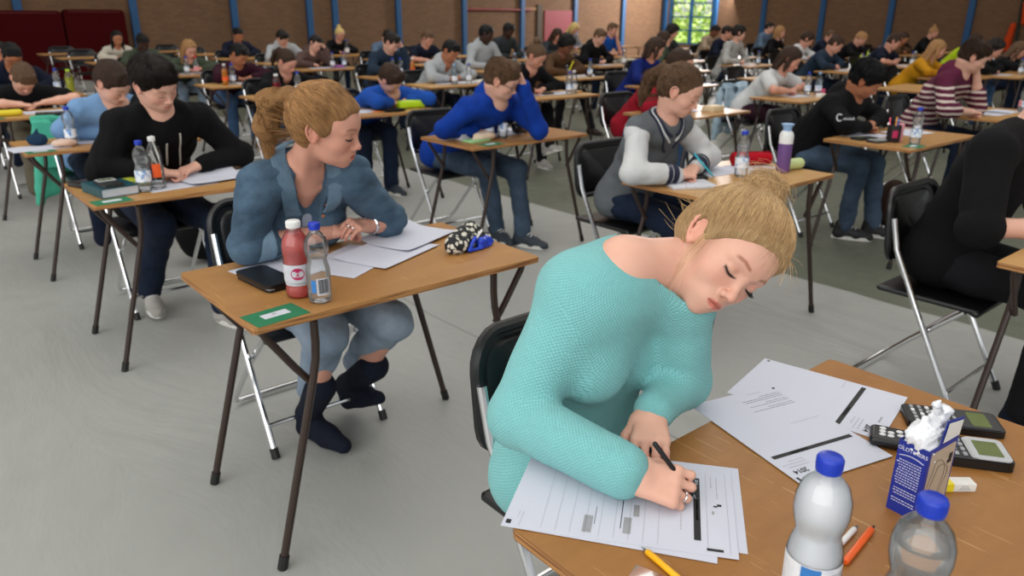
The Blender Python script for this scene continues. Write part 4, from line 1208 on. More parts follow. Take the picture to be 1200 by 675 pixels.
DEN = denim('denim_shirt', (26, 42, 58), (84, 108, 128)); DENC = denim('denim_faded_cuff', (92, 116, 136), (120, 144, 162))
J_PALE = denim('jeans_pale', (86, 102, 120), (140, 154, 168)); J_DARK = denim('jeans_dark', (9, 15, 28), (22, 34, 54)); J_MID = denim('jeans_mid', (26, 36, 50), (66, 82, 100)); J_BLUE = denim('jeans_blue', (34, 54, 82), (66, 92, 124)); J_BLK = denim('jeans_black', (8, 8, 10), (18, 18, 22))
BLKC = fabric('black_cotton', (12, 12, 15), (5, 5, 7)); NAVY = fabric('navy_cotton', (18, 26, 46), (10, 15, 30)); BLUEH = fabric('royal_blue_cotton', (14, 62, 158), (8, 42, 120)); BLUES = fabric('mid_blue_knit', (30, 84, 176), (20, 62, 140)); LBLUE = fabric('light_blue_knit', (128, 164, 202), (98, 136, 180))
GREYM = fabric('grey_marl', (150, 152, 156), (120, 122, 126)); GREYD = fabric('grey_body', (104, 108, 112), (84, 88, 92)); WHT = fabric('white_cotton', (214, 214, 212), (186, 188, 190)); CREAM = fabric('cream_knit', (204, 198, 184), (170, 164, 150)); MAROON = fabric('maroon_knit', (58, 18, 36), (36, 10, 24)); REDC = fabric('red_cotton', (158, 22, 40), (118, 12, 28))
OLIVE = fabric('olive_cotton', (72, 82, 66), (50, 58, 46)); BRNC = fabric('brown_cotton', (92, 66, 44), (64, 44, 28)); MAUVE = fabric('mauve_brown_hoodie', (98, 76, 70), (74, 56, 54)); MUST = fabric('mustard_cotton', (198, 140, 20), (156, 104, 10)); DKTEAL = fabric('dark_slate_knit', (38, 54, 72), (24, 36, 50)); BEIGE = fabric('beige_shirt', (170, 150, 128), (140, 122, 104)); GREYB = fabric('blue_grey_shirt', (96, 116, 140), (70, 88, 110)); LTGREY = fabric('pale_grey_hoodie', (176, 180, 182), (146, 150, 154)); DKGREY = fabric('charcoal_cotton', (52, 58, 62), (36, 40, 44)); BRTBL = fabric('bright_blue_tee', (24, 86, 176), (14, 62, 138)); NBLU = fabric('deep_blue_jumper', (18, 38, 116), (10, 24, 82))
STRP = fabric('maroon_cream_stripes', (96, 34, 60), (74, 24, 46), stripe=(.045, .62, (206, 190, 180), 1.0)); STRW = fabric('white_charcoal_stripes', (204, 202, 196), (184, 184, 180), stripe=(.028, .60, (58, 60, 62))); PLUM = fabric('plum_trousers', (52, 22, 38), (36, 14, 26))
KHAKI = fabric('khaki_trousers', (120, 112, 96), (92, 86, 72)); LIMEC = fabric('lime_cotton', (178, 200, 30), (150, 176, 20))
SH_W = fabric('shoe_grey_white', (196, 192, 186), (120, 116, 112)); SH_G = plain('shoe_grey', (120, 118, 114), .6); SH_B = plain('shoe_black', (20, 20, 22), .6); SH_N = fabric('navy_suede', (22, 28, 44), (14, 18, 30)); SOLEW = plain('sole_white', (210, 208, 202), .6); SOLEB = plain('sole_black', (24, 24, 24), .6); SH_BR = plain('boot_brown', (46, 32, 26), .5); SH_BG = plain('shoe_blue_grey', (38, 48, 58), .6); LACE = plain('lace_white', (215, 215, 212), .7)

def cam_ray(px, py):
    d = Fw + Rt * ((px - 600) / 889.0) + Up * ((337.5 - py) / 889.0); return d
def on_x(px, py, X):
    d = cam_ray(px, py); t = X / d.x; return CAMP + d * t
def seated(hx, px, py, label, skin, top, bottom, hair, lod='far', fem=False, pitch=42, yaw=10, roll=0, desk=None, pose='write', zmin=1.03, zmax=1.22, chair=True, **kw):
    """a student whose head stands where the photo shows it, over the column of desks at x = hx; desk = (x, y) of the desk in front"""
    dx, dy = desk
    if hx is None:
        d = cam_ray(px, py); hd = Vector((d.x, d.y)); tg = Vector((dx, dy + .24)); t = tg.dot(hd) / hd.dot(hd)
        H = CAMP + d * t; dx = dx + .75 * (H.x - dx); dy = dy + .9 * (H.y - .24 - dy)
    else: H = on_x(px, py, hx)
    H.z = min(max(H.z, zmin), zmax)
    pr = math.radians(pitch)
    Nw = Vector((H.x - math.sin(math.radians(roll)) * .13, H.y + .035 + .11 * math.sin(pr), H.z - .085 - .075 * math.cos(pr)))
    lean = math.sqrt(max(.505 ** 2 - (Nw.z - .56) ** 2, .01)); sy = min(max(Nw.y + lean, dy + .52), dy + .66)
    sx = dx + (H.x - dx) * .5
    o = Vector((sx, sy, 0)); N = Nw - o; Hl = H - o
    sp = dict(at=(sx, sy), label=label, lod=lod, fem=fem, skin=skin, N=tuple(N), H=tuple(Hl), yaw=yaw, pitch=pitch, roll=roll, top=top, bottom=bottom, hair=hair, seed=int(abs(px) * 7 + py), group='students at the exam desks')
    back = dy + .28 - sy
    wy = max(min(N.y - .17, back - .06), back - .26)
    def arm(sg, wx, wyy, wz=.79):
        S = Vector((N.x + sg * .165, N.y, N.z - .05)); W = Vector((wx, wyy, wz))
        E = Vector(ik(S, W, .28, .245, (sg * .9, .2, -.45)))
        if E.z < .81 and E.y < back + .06: E.z = .81
        return dict(w=tuple(W), e=tuple(E))
    sp['armR'] = arm(-1, N.x - .08, wy); sp['armL'] = arm(1, N.x + .12, wy + .06)
    if pose in ('cheekL', 'cheekR', 'browL', 'browR'):
        sg = 1 if pose[-1] == 'L' else -1
        R = head_R(yaw, pitch, roll); hz = .055 if pose[:4] == 'brow' else -.04; hf = .085 if pose[:4] == 'brow' else .055
        tgt = Hl + Vector(R @ np.array([sg * .045, hf, hz]))
        E = Vector((N.x + sg * .20, min(tgt.y - .02, back - .05), .80)); d = (tgt - E); W = tgt - d.normalized() * .055
        n = -np.array(R @ np.array([-sg * .8, -.5, 0])); 
        sp['arm' + pose[-1]] = dict(w=tuple(W), e=tuple(E), f=tuple(d.normalized() * .9 + Vector((-sg * .3, 0, .1))), n=tuple(n), pose='cheek')
        if pose[-1] == 'R': sp['writes'] = 'L'
    sp['desk'] = (dx, dy); sp.update(kw); r = person(sp)
    return sp

# ------------------------------------------------------------------ main students
WITH_STRANDS = []
hero = dict(at=(1.05, 1.02), lod='hero', fem=True, seed=3, skin=FAIR, size=.95, hs=1.0, bust=.92, trap=.004,
  label='blonde girl with a messy bun in a turquoise knitted sweater, writing at the nearest desk', P=(-.02, .01, .57), N=(-.075, -.165, 1.05), H=(.075, -.269, 1.079), yaw=-31, pitch=18.5, roll=44,
  SR=(-.126, -.105, 1.000), SL=(.035, -.21, .985), slouch=(0, .05, .02),
  top=dict(mat=TEAL, knit=True, crease=.5, ease=.013, neck=.052, armr=1.14, fold=.004, hemh=.15, cut=[((-.030, -.180, 1.115), (.035, -.235, 1.04), .050, .060, .02, 's')]), bottom=dict(mat=J_DARK), shoes=dict(mat=SH_B), hair=('bun', H_BLONDE, dict(cap=.010)),
  armR=dict(w=(-.235, -.350, .785), e=(-.265, -.105, .800), f=(.60, -.78, -.12), n=(-.50, -.42, .76), pose='grip', curls=[(18, 88, 35), (26, 94, 45), (36, 94, 50), (44, 90, 50)]),
  armL=dict(w=(-.06, -.24, .79), e=(.075, -.205, .80), f=(-.72, -.62, -.25), n=(-.25, -.15, .95), pose='relaxed'), face=dict(lips=(.80, .42, .42), brow=(.50, .34, .24), blush=.09))
hroot = person(hero)
def face_lines(sp, root, mat, lash_r=.0011, full=True):
    """lashes on the lowered lids"""
    q = sp['_']; m = MB(); T = lambda x, f, u: Vector(q['H'] + q['R'] @ (np.array([x, f, u]) * q['hs']))
    for sg in (-1, 1):
        P = []
        for i in range(9):
            t = i / 8; x = sg * (.0175 + .030 * t); u = -.0035 - .0038 * math.sin(PI * min(1, t * .95)) + .0015 * t; f = .0745 + .0135 * math.sqrt(max(0, 1 - ((abs(x) - .031) / .0175) ** 2)) 
            P.append(T(x, f + .0006, u))
        m.tube(P, [lash_r * (.5 + .8 * math.sin(PI * (.2 + .7 * i / 8))) for i in range(9)], 6)
        if full:
            for i in range(22):
                t = (i + .5) / 22; x = sg * (.0190 + .029 * t); u = -.0035 - .0038 * math.sin(PI * t); f = .0745 + .0135 * math.sqrt(max(0, 1 - ((abs(x) - .031) / .0175) ** 2))
                ou = sg * (.002 + .006 * t); m.tube([T(x, f, u), T(x + ou * .6, f + .0035, u - .0018), T(x + ou, f + .0070, u - .0022)], [.00035, .00028, .00008], 4, False)
    return m.build('eyelashes', mat, root)
LASH = plain('lash_black', (18, 12, 10), .6)
face_lines(hero, hroot, LASH)
q = hero['_']; HH, HR, hsz = q['H'], q['R'], q['hs']; hair = hero['_hair']; hp = np.array([0, -.075, .11])
TT = lambda x, f, u: HH + HR @ (np.array([x, f, u]) * hsz)
snap_strands(hair, HH, HR, hsz, hp, 4200, 5, .00036, .0008, steps=16)
# messy loops of the bun, flyaways and the loose locks beside the ear
rr = random.Random(8); cv = []
for i in range(230):
    a, b = rr.uniform(0, 2 * PI), rr.uniform(-.4, 1.3); d0_ = np.array([math.cos(a) * math.cos(b), math.sin(a) * math.cos(b), math.sin(b)]); ax_ = nrm(np.cross(d0_, [rr.gauss(0, 1), rr.gauss(0, 1), rr.gauss(0, 1)]))
    R0 = rr.uniform(.036, .050); c0 = np.array([0, -.075, .125]); L = rr.uniform(1.2, 3.0)
    if rr.random() < .22: R0 *= rr.uniform(1.1, 1.35)
    cv.append([TT(*(c0 + rot(ax_, L * k / 10) @ d0_ * R0 * (1 + .08 * math.sin(k + i)) * np.array([1, 1, .85]))) for k in range(11)])
for i in range(60):      # flyaways at nape and bun
    x = rr.uniform(-.06, .05); st = np.array([x - .01, -.085 + rr.uniform(-.01, .02), rr.uniform(-.05, .03)]); d = nrm([rr.gauss(-.5, .4), -1, rr.gauss(.1, .5)]); L = rr.choice([rr.uniform(.02, .05), rr.uniform(.04, .065)]); g0 = rr.uniform(-.3, .3)
    cv.append([TT(*(st + d * L * k / 7 + np.array([0, g0 * .02, .03 * g0]) * (k / 7) ** 2)) for k in range(8)])
for i in range(34):      # forehead edge
    x = rr.uniform(-.04, .06); st = np.array([x, .082 - abs(x) * .3, .085]); L = rr.uniform(.015, .06); d = nrm([x * 3 + rr.gauss(0, .3), 1, rr.gauss(-.4, .5)])
    cv.append([TT(*(st + d * L * k / 7 + np.array([0, -.01, -.02]) * (k / 7) ** 2)) for k in range(8)])
for i in range(22):      # lock in front of the right ear falling along the cheek
    j = rr.gauss(0, .005); j2 = rr.gauss(0, .006); P = [(-.072, .03 + j, .060), (-.081, .028 + j, .035 + j2), (-.083, .026 + j * 1.4, .0), (-.079, .030 + j * 2, -.04), (-.068, .040 + j * 2.5, -.075 - abs(j2)), (-.056 + j, .052 + j * 2, -.105 - abs(j2) * 2)]
    cv.append([TT(*p) for p in P][:rr.choice([4, 5, 6, 6])])
free_strands(hair, H_BLONDE, cv, .00045)
m = MB(); tipR = hero['_']['arms']['R']
W = np.array(tipR[0]); f_ = nrm(np.array((.60, -.78, -.12)))
pen((1.05 - .235 + .082, 1.02 - .350 - .068, .7415), (.838, .650, .848), .0042, BLKP, CHROME, 'pen', BLKP)['label'] = 'black ballpoint pen held by the girl in the turquoise sweater'
for o_ in [o for o in bpy.data.objects if o.name.startswith('pen') and o.get('label', '').startswith('black ballpoint')]: o_['category'] = 'pen'

den = dict(at=(1.07, 2.50), lod='near', fem=True, seed=4, skin=ROSY, size=.97, hs=1.03, bust=1.2, bulk=1.06,
  label='girl with a curly blonde ponytail in a denim shirt, holding a pen over papers', P=(0, .05, .585), N=(-.06, -.27, 1.02), H=(-.04, -.42, 1.165), yaw=42, pitch=16, roll=-8, chest=True,
  SR=(-.185, -.25, .985), SL=(.085, -.31, .975),
  top=dict(mat=DEN, cuffmat=DENC, ease=.013, sleeve='roll', roll=.22, vneck=.20, name='denim_shirt', armr=1.0, fold=.007, crease=1.5, inner=(fabric('pale_blue_jersey', (178, 188, 204), (158, 170, 190)), .125)), bottom=dict(mat=J_PALE, hem=.10, cuff=.044), hair=('pulled', H_DKBL, dict(tail=1.5, cap=.004)), shoes=dict(mat=SH_N, boot=True),
  kneeR=(-.09, -.42, .52), kneeL=(.12, -.46, .52), ankR=(-.06, -.17, .11), ankL=(.15, -.12, .14), footR=(.25, -1, 0), tiltL=-25,
  armR=dict(w=(.02, -.27, .80), e=(-.25, -.26, .80), f=(.9, -.2, .12), n=(-.1, -.3, .95), pose='pinch'), armL=dict(w=(.145, -.29, .805), e=(.26, -.24, .80), f=(-.75, -.35, .25), n=(.3, -.35, .88), pose='pinch'),
  face=dict(lips=(.80, .42, .42), blush=.10))
droot = person(den); face_lines(den, droot, LASH, .0016, False)
q = den['_']; HH, HR, hsz = q['H'], q['R'], q['hs']; TT = lambda x, f, u: HH + HR @ (np.array([x, f, u]) * hsz)
snap_strands(den['_hair'], HH, HR, hsz, np.array([0, -.11, .055]), 1100, 9, .0009, .0018)
m = MB(); m.tube([TT(.019 * math.cos(a), -.126, .057 + .019 * math.sin(a)) for a in np.linspace(0, 2 * PI, 13)[:-1]], .004, 8, closed=True); m.build('hair_tie', BLKR, den['_hair'])
rr = random.Random(4); cv = []
for i in range(160):
    a = rr.uniform(0, 2 * PI); r0 = rr.uniform(.01, .034); x0, y0 = r0 * math.cos(a), r0 * math.sin(a); fq = rr.uniform(60, 110); L = rr.uniform(.13, .22); ph = rr.uniform(0, 6)
    cv.append([TT(x0 * min(1, k / 3 + .2) + .007 * math.sin(k * 1.1 + ph), -.168 + y0 * .8 * min(1, k / 3 + .2) + .007 * math.cos(k * 1.1 + ph) - .012 * math.sin(k / 14 * PI), .065 - L * k / 14) for k in range(15)])
free_strands(den['_hair'], H_DKBL, cv, .0012, 'curls')
# white top under the open shirt, collar and buttons
shirt = [c for c in droot.children if c.name.startswith('denim_shirt')][0]
N_, up_, fw_, sa_ = q['N'], q['up'], q['fwd'], q['sa']
def strip(pts, w, t, nv):
    """flat cloth strip along pts with width direction nv"""
    V = []; F = []; n = len(pts)
    for i, p in enumerate(pts):
        p = np.asarray(p, float); T = nrm(np.asarray(pts[min(i + 1, n - 1)], float) - np.asarray(pts[max(i - 1, 0)], float)); nn_ = nrm(nv[i] if isinstance(nv, list) else nv); wd = np.cross(T, nn_)
        for a, b in ((-.5, 0), (.5, 0), (.5, 1), (-.5, 1)): V.append(p + wd * w * a + nn_ * t * b)
    for i in range(n - 1):
        for k in range(4): F.append([i * 4 + k, i * 4 + (k + 1) % 4, (i + 1) * 4 + (k + 1) % 4, (i + 1) * 4 + k])
    F.append([0, 1, 2, 3]); F.append([(n - 1) * 4 + k for k in (3, 2, 1, 0)]); return V, F
from mathutils.bvhtree import BVHTree
DCOL = denim('denim_collar', (40, 60, 78), (104, 128, 146))
bvs = BVHTree.FromPolygons([v.co for v in shirt.data.vertices], [p.vertices for p in shirt.data.polygons])
def on_shirt(p, d):
    h = bvs.ray_cast(Vector(p) - Vector(d) * .4, Vector(d)); 
    return (np.array(h[0]), np.array(h[1])) if h[0] is not None else (np.array(p), -np.array(d))
for sg in (-1, 1):
    pts = []; nv = []
    for k, (lat, upo, fo_, d) in enumerate(((.006, .03, -.078, -up_), (.045, .03, -.066, -up_), (.078, .03, -.02, -up_), (.080, .0, .04, -up_ - fw_ * .6), (.074, -.03, .08, -fw_ - up_ * .4), (.062, -.062, .12, -fw_), (.052, -.085, .12, -fw_))[:7]):
        p, n_ = on_shirt(N_ + sa_ * sg * lat + up_ * upo + fw_ * fo_, nrm(d)); pts.append(p + n_ * .013); nv.append(n_)
    V, F = strip(pts, .054, .007, nv); o = mesh_from('collar', V, F, DCOL, shirt, True, None, 60); o.modifiers.new('s', 'SUBSURF').levels = 1; o.modifiers['s'].render_levels = 2
pts = []; nv = []
for k in range(9):
    p, n_ = on_shirt(N_ - up_ * (.150 + .035 * k) + fw_ * .1 + sa_ * .004, -fw_); pts.append(p + n_ * .001); nv.append(n_)
V, F = strip(pts, .034, .003, nv); mesh_from('placket', V, F, DCOL, shirt, True, None, 60)
for sg in (-1, 1):
    pts = []; nv = []
    for k in range(5):
        p, n_ = on_shirt(N_ - up_ * (.175 + .002 * (k % 2)) + fw_ * .1 + sa_ * sg * (.055 + .022 * k), -fw_); pts.append(p + n_ * .001); nv.append(n_)
    V, F = strip(pts, .036, .003, nv); mesh_from('pocket_flap', V, F, DCOL, shirt, True, None, 60)
mb_ = MB(); cop = plain('copper_button', (190, 120, 80), .35, .6)
for lat, dn in ((.048, .06), (.042, .105), (.004, .165), (.004, .225), (-.046, .12), (.100, .182), (-.100, .182)):
    p, n_ = on_shirt(N_ - up_ * dn + fw_ * .1 + sa_ * lat, -fw_); M = Matrix.Translation(p + n_ * .0045) @ Vector(n_).to_track_quat('Z', 'Y').to_matrix().to_4x4()
    b0 = len(mb_.V); mb_.lathe([(.0058, 0), (.0058, .002), (.003, .003)], 10)
    for i in range(b0, len(mb_.V)): mb_.V[i] = tuple(M @ Vector(mb_.V[i]))
mb_.build('buttons', cop, shirt)
# watch and rings
WL = np.array(q['arms']['L'][0]); EL = np.array(q['arms']['L'][1]); ax = nrm(EL - WL)
u1 = nrm(np.cross(ax, [0, 0, 1])); u2 = np.cross(ax, u1); ce = WL + ax * .020
m = MB(); m.tube([ce + (u1 * math.cos(a) + u2 * math.sin(a)) * .0285 for a in np.linspace(0, 2 * PI, 21)[:-1]], .0058, 8, closed=True); wt = m.build('wristwatch', CHROME, droot)
m = MB(); d = nrm(-u1 * .5 + np.array([0, -.3, 1])); M = Matrix.Translation(ce + d * .031) @ Vector(d).to_track_quat('Z', 'Y').to_matrix().to_4x4(); m.lathe([(.016, -.003), (.017, .002), (.015, .005)], 20); m.xf(M); m.build('watch_face', plain('watch_white', (225, 225, 222), .3), wt)


YS = [.47, 2.05, 3.80, 5.50, 7.05, 8.60, 10.35, 12.0, 13.6, 15.2, 16.8]
XS = [-.95, 1.10, 3.16, 5.15, 7.08, 9.0, 11.1, 13.0, 15.0, 17.0, 19.0, 21.0]
T_ = lambda mat, **k: dict(mat=mat, **k)
B_ = lambda mat, **k: dict(mat=mat, **k)
LACED = dict(mat=SH_W, sole=SOLEW, laces=LACE)
people = []
def add(cell, px, py, label, skin, top, bottom, hair, **k):
    c, j = cell; hx = k.pop('hx', None); dsk = k.pop('tgt', (XS[c], YS[j])); dy_ = k.pop('dy', None)
    if hx is not None: dsk = ({(4, 2): 7.05}.get(cell, XS[c]), dy_ or {(3, 3): 5.64}.get(cell, YS[j]))
    if bottom is not None and not isinstance(bottom, dict): bottom = dict(mat=bottom)
    sp = seated(hx, px, py, label, skin, top, bottom, hair, desk=dsk, **k); sp['cell'] = cell; people.append(sp); return sp
HD = dict(hood=True, name='hoodie', ease=.018, fold=.007)
# near and middle
sB = add((1, 2), 181, 98, 'boy with a dark fringe in a black hoodie with pale drawstrings', FAIR, T_(BLKC, cords=plain('pale_cord', (190, 188, 178), .8), **HD), B_(J_DARK, cuff=.055), ('short', H_DK, dict(cap=.006, fringe=.014)), hx=1.02, dy=3.65, lod='near', yaw=25, pitch=31, roll=-14, shoes=LACED,
    kneeR=(-.10, -.42, .53), kneeL=(.14, -.50, .52), ankR=(-.12, -.12, .12), ankL=(.12, -.52, .10), footL=(.35, -1, 0))
sD = add((2, 1), 797, 106, 'girl with a long brown ponytail in a grey and white college jacket', FAIR, T_(GREYD, name='jacket', ease=.016, sleeve='contrast', arm_mat=WHT, neck=.062), J_DARK, ('pulled', H_LBR, dict(tail=1.0)), hx=2.88, dy=2.12, lod='near', fem=True, yaw=26, pitch=28, roll=-6)
sC = add((2, 2), 588, 93, 'boy in glasses and a royal blue hooded jumper leaning his forehead on his hand', FAIR, T_(BLUEH, ease=.018, name='jumper', fold=.007, hood=True), B_(J_MID), ('short', H_LBR), hx=2.98, dy=3.84, lod='near', yaw=40, pitch=29, roll=-12, pose='browL', glasses=BLKP, shoes=dict(mat=SH_BG, sole=SOLEW, laces=LACE),
    kneeR=(-.02, -.45, .52), kneeL=(.20, -.50, .50), ankR=(.10, -.42, .10), ankL=(.16, -.62, .10), footL=(.35, -1, 0))
sE = add((3, 1), 1015, 93, 'boy with black hair in a black hooded sweatshirt with small white lettering on the shoulder', TAN, T_(BLKC, **HD), B_(J_MID), ('short', H_BLK, dict(cap=.008)), hx=5.12, dy=2.20, lod='near', yaw=26, pitch=38, roll=-18, shoes=dict(mat=SH_B, sole=SOLEW, laces=LACE), zmin=1.05,
    kneeR=(-.05, -.45, .53), kneeL=(.18, -.44, .53), ankR=(-.02, -.40, .10), ankL=(.18, -.50, .10), footR=(.5, -1, 0), footL=(.5, -1, 0))
sS = add((4, 1), 1141, 66, 'boy in a maroon and cream striped jumper holding his hand to his mouth', FAIR, T_(STRP, ease=.018, name='jumper', sleeve='roll', roll=.35, hood=True), B_(J_DARK), ('short', H_BROWN), hx=6.62, dy=2.30, lod='near', yaw=30, pitch=28, roll=-12, pose='cheekL', shoes=LACED)
add((1, 3), 132, 97, 'boy with wavy dark hair in a pale blue knitted sweater, bent low over his desk', FAIR, T_(LBLUE, ease=.018), B_(J_DARK), ('short', H_BROWN, dict(cap=.006)), hx=1.15, dy=5.18, lod='mid', yaw=35, pitch=42, roll=-10, zmin=.98)
add((1, 4), 27, 92, 'boy in a black tee with a green print, head bowed right down over his paper', FAIR, T_(BLKC, sleeve='short', ease=.016, name='tee_shirt'), B_(KHAKI), ('short', H_LBR), hx=1.02, dy=6.95, lod='mid', yaw=12, pitch=62, zmin=.98)
add((1, 5), 14, 66, 'boy with black hair and glasses in a navy jacket at the left edge', TAN, T_(NAVY, hood=True, ease=.018), B_(J_DARK), ('short', H_BLK), lod='mid', yaw=5, pitch=35, glasses=BLKP, tgt=(1.15, 8.5))
add((2, 3), 458, 92, 'boy in a bright blue jumper with his face low over his hands', FAIR, T_(BLUES, ease=.018, vneck=.09, name='jumper'), B_(J_DARK, cuff=.06), ('short', H_BROWN), dy=5.52, hx=3.35, lod='mid', yaw=40, pitch=48, roll=-30, shoes=dict(mat=SH_BG, sole=SOLEW), zmin=.97)
add((2, 4), 336, 72, 'girl with a dark brown ponytail in a black top, writing beside the red drink bottle', ROSY, T_(BLKC, vneck=.07, ease=.014, name='top'), B_(J_BLUE), ('pulled', H_BROWN), lod='mid', fem=True, yaw=28, pitch=38, roll=-8)
add((2, 5), 280, 64, 'boy with short black hair in a dark maroon jumper behind the orange drink', TAN, T_(MAROON, ease=.018, name='jumper'), B_(J_BLUE), ('short', H_BLK), lod='mid', yaw=30, pitch=38, shoes=dict(mat=SH_B))
add((2, 6), 222, 59, 'girl with long straight blonde hair hanging past her face', ROSY, T_(OLIVE, ease=.014, name='top'), B_(J_PALE), ('long', H_DKBL), lod='mid', fem=True, yaw=10, pitch=30)
add((3, 2), 796, 76, 'boy in a crimson hooded sweatshirt seen past the college jacket girl', ROSY, T_(REDC, **HD), B_(J_BLUE), ('buzz', H_BROWN), lod='mid', yaw=45, pitch=30, hx=5.0, dy=3.92)
add((3, 3), 628, 65, 'girl with light brown hair tied up in a black low-necked top', ROSY, T_(BLKC, vneck=.08, ease=.014, name='top'), B_(J_BLK), ('bun', H_LBR), lod='mid', fem=True, yaw=25, pitch=40, roll=-12, hx=5.05, shoes=dict(mat=SH_W, sole=SOLEW, laces=LACE), kneeR=(.02, -.45, .52), kneeL=(.16, -.42, .58), ankR=(.1, -.42, .10), ankL=(-.02, -.66, .28), tiltL=-20)
add((3, 4), 528, 60, 'boy with short black hair in a pale grey zipped hoodie, behind two blue capped bottles', TAN, T_(LTGREY, hood=True, vneck=.10, name='hoodie', ease=.018), B_(J_DARK), ('short', H_BLK), lod='mid', yaw=15, pitch=38, hx=5.25, dy=7.2)
add((4, 2), 925, 76, 'girl with straight brown hair in a white tee with a grey print', ROSY, T_(WHT, sleeve='short', ease=.014, name='tee_shirt'), B_(PLUM), ('bob', H_BROWN), lod='mid', fem=True, yaw=28, pitch=32, hx=7.05, dy=4.02, zmin=1.08)
add((4, 3), 768, 57, 'student with shoulder length chestnut hair in a deep blue jumper, behind the crimson hoodie', ROSY, T_(NBLU, ease=.016), B_(J_PALE), ('bob', H_BROWN), lod='mid', fem=True, yaw=60, pitch=28)
add((4, 4), 664, 52, 'girl with black hair pulled back and glasses in a brown top, holding a yellow pen', BRWN, T_(BRNC, vneck=.07, ease=.014, name='top'), B_(J_BLK), ('curly', H_BLK), lod='mid', fem=True, yaw=22, pitch=36, glasses=BLKP, shoes=dict(mat=SH_BR), ankL=(.22, -.66, .10), kneeL=(.2, -.5, .5))
add((3, 5), 459, 50, 'dark haired boy in a dark slate jumper holding his brow', FAIR, T_(DKTEAL, ease=.018), B_(J_DARK), ('short', H_DK), lod='mid', yaw=28, pitch=38, pose='browL')
# far
add((2, 7), 167, 50, 'dark skinned boy with cropped black hair in an olive sweater before the brick wall', DARK, T_(OLIVE, ease=.02), J_DARK, ('short', H_BLK), yaw=5, pitch=32)
add((2, 8), 137, 45, 'girl with long black hair in a cream sweater in front of the dark red mats', TAN, T_(CREAM, ease=.018), J_DARK, ('long', H_BLK), fem=True, yaw=0, pitch=15)
add((1, 6), -5, 60, 'student cut off by the left edge of the picture, dark hair', ROSY, T_(WHT, ease=.018), J_DARK, ('short', H_DK), yaw=30, pitch=20, tgt=(1.2, 10.0))
add((3, 6), 370, 51, 'girl in a mauve brown hoodie propping her forehead on her hand', FAIR, T_(MAUVE, **HD), J_DARK, ('short', H_DK), fem=True, yaw=8, pitch=30, roll=12, pose='browL')
add((3, 7), 331, 44, 'boy in a pale grey hoodie bent sideways with short dark hair', FAIR, T_(LTGREY, **HD), J_DARK, ('short', H_DK), yaw=35, pitch=40, roll=-20)
add((3, 8), 279, 41, 'boy with black hair in a navy jacket below a blue column', TAN, T_(NAVY, ease=.02), J_DARK, ('short', H_BLK), yaw=5, pitch=25)
add((4, 8), 398, 40, 'girl with a yellow blonde top knot in a black top', ROSY, T_(BLKC, ease=.016), J_DARK, ('bun', H_YEL), fem=True, yaw=15, pitch=28)
add((4, 7), 455, 43, 'boy in a mid blue jumper leaning far over, behind the boy in dark slate', FAIR, T_(GREYB, ease=.018), J_DARK, ('short', H_DK), yaw=28, pitch=38)
add((4, 6), 501, 45, 'boy with reddish fair hair in a navy tee with pale blue letters', ROSY, T_(NAVY, sleeve='short', ease=.018, name='tee_shirt'), J_DARK, ('short', H_LBR), yaw=15, pitch=32)
add((4, 5), 570, 38, 'dark skinned boy with short black hair in a pale grey hoodie, sitting upright', DARK, T_(LTGREY, **HD), J_DARK, ('short', H_BLK), yaw=40, pitch=18)
add((5, 6), 596, 34, 'dark skinned boy in a charcoal jumper close to the back wall', DARK, T_(DKGREY, ease=.018), J_DARK, ('short', H_BLK), yaw=20, pitch=28)
add((5, 5), 703, 43, 'blond boy in a black hoodie writing near the middle of the back rows', FAIR, T_(BLKC, **HD), J_DARK, ('short', H_LBR), yaw=10, pitch=35)
add((6, 6), 718, 31, 'boy with reddish brown hair in a bright blue tee, cheek on his hand', ROSY, T_(BRTBL, sleeve='short', ease=.018, name='tee_shirt'), J_DARK, ('short', H_LBR), yaw=10, pitch=20, pose='cheekL')
add((5, 4), 778, 47, 'girl with long dark brown hair seen from the side, hand at her mouth', ROSY, T_(OLIVE, ease=.016), J_DARK, ('long', H_BROWN), fem=True, yaw=55, pitch=15, pose='cheekR')
add((6, 5), 788, 37, 'student with a dark bun in a charcoal top in front of the window', ROSY, T_(DKGREY, ease=.016), J_DARK, ('curly', H_DK), fem=True, yaw=50, pitch=20)
add((6, 6.6), 653, 41, 'girl with wavy brown hair in a dark top behind the girl in brown', ROSY, T_(DKGREY, ease=.016), J_DARK, ('long', H_BROWN), fem=True, yaw=20, pitch=38, hx=9.4) if False else None
add((5, 5), 653, 41, 'girl with wavy brown hair in a charcoal top, left of the red wall panel', ROSY, T_(DKGREY, ease=.016), J_DARK, ('long', H_BROWN), fem=True, yaw=20, pitch=38, tgt=(10.1, 10.9))
add((7, 7), 673, 33, 'girl with yellow blonde hair falling forward near the red wall panel', ROSY, T_(GREYM, ease=.016), J_DARK, ('long', H_YEL), fem=True, yaw=25, pitch=42)
add((6, 4), 866, 38, 'student with a dark cropped mop of hair in a white and charcoal striped top', FAIR, T_(STRW, ease=.016, name='striped_top'), J_DARK, ('mop', H_DK), fem=True, yaw=45, pitch=12, lod='mid')
add((7, 5), 852, 38, 'student in a navy top just behind the striped top', ROSY, T_(NAVY, ease=.016), J_DARK, ('short', H_DK), yaw=35, pitch=20)
add((8, 6), 838, 36, 'boy with black hair in a beige shirt right of the window', BRWN, T_(BEIGE, ease=.018), J_DARK, ('short', H_BLK), yaw=20, pitch=35)
add((9, 6), 902, 32, 'boy with dark hair in a blue grey shirt by the far wall', FAIR, T_(GREYB, ease=.018), J_DARK, ('short', H_DK), yaw=25, pitch=18)
add((8, 5), 914, 38, 'girl with blonde ends and dark roots in a black cardigan', ROSY, T_(BLKC, ease=.016), J_DARK, ('bob', H_DKBL), fem=True, yaw=30, pitch=15)
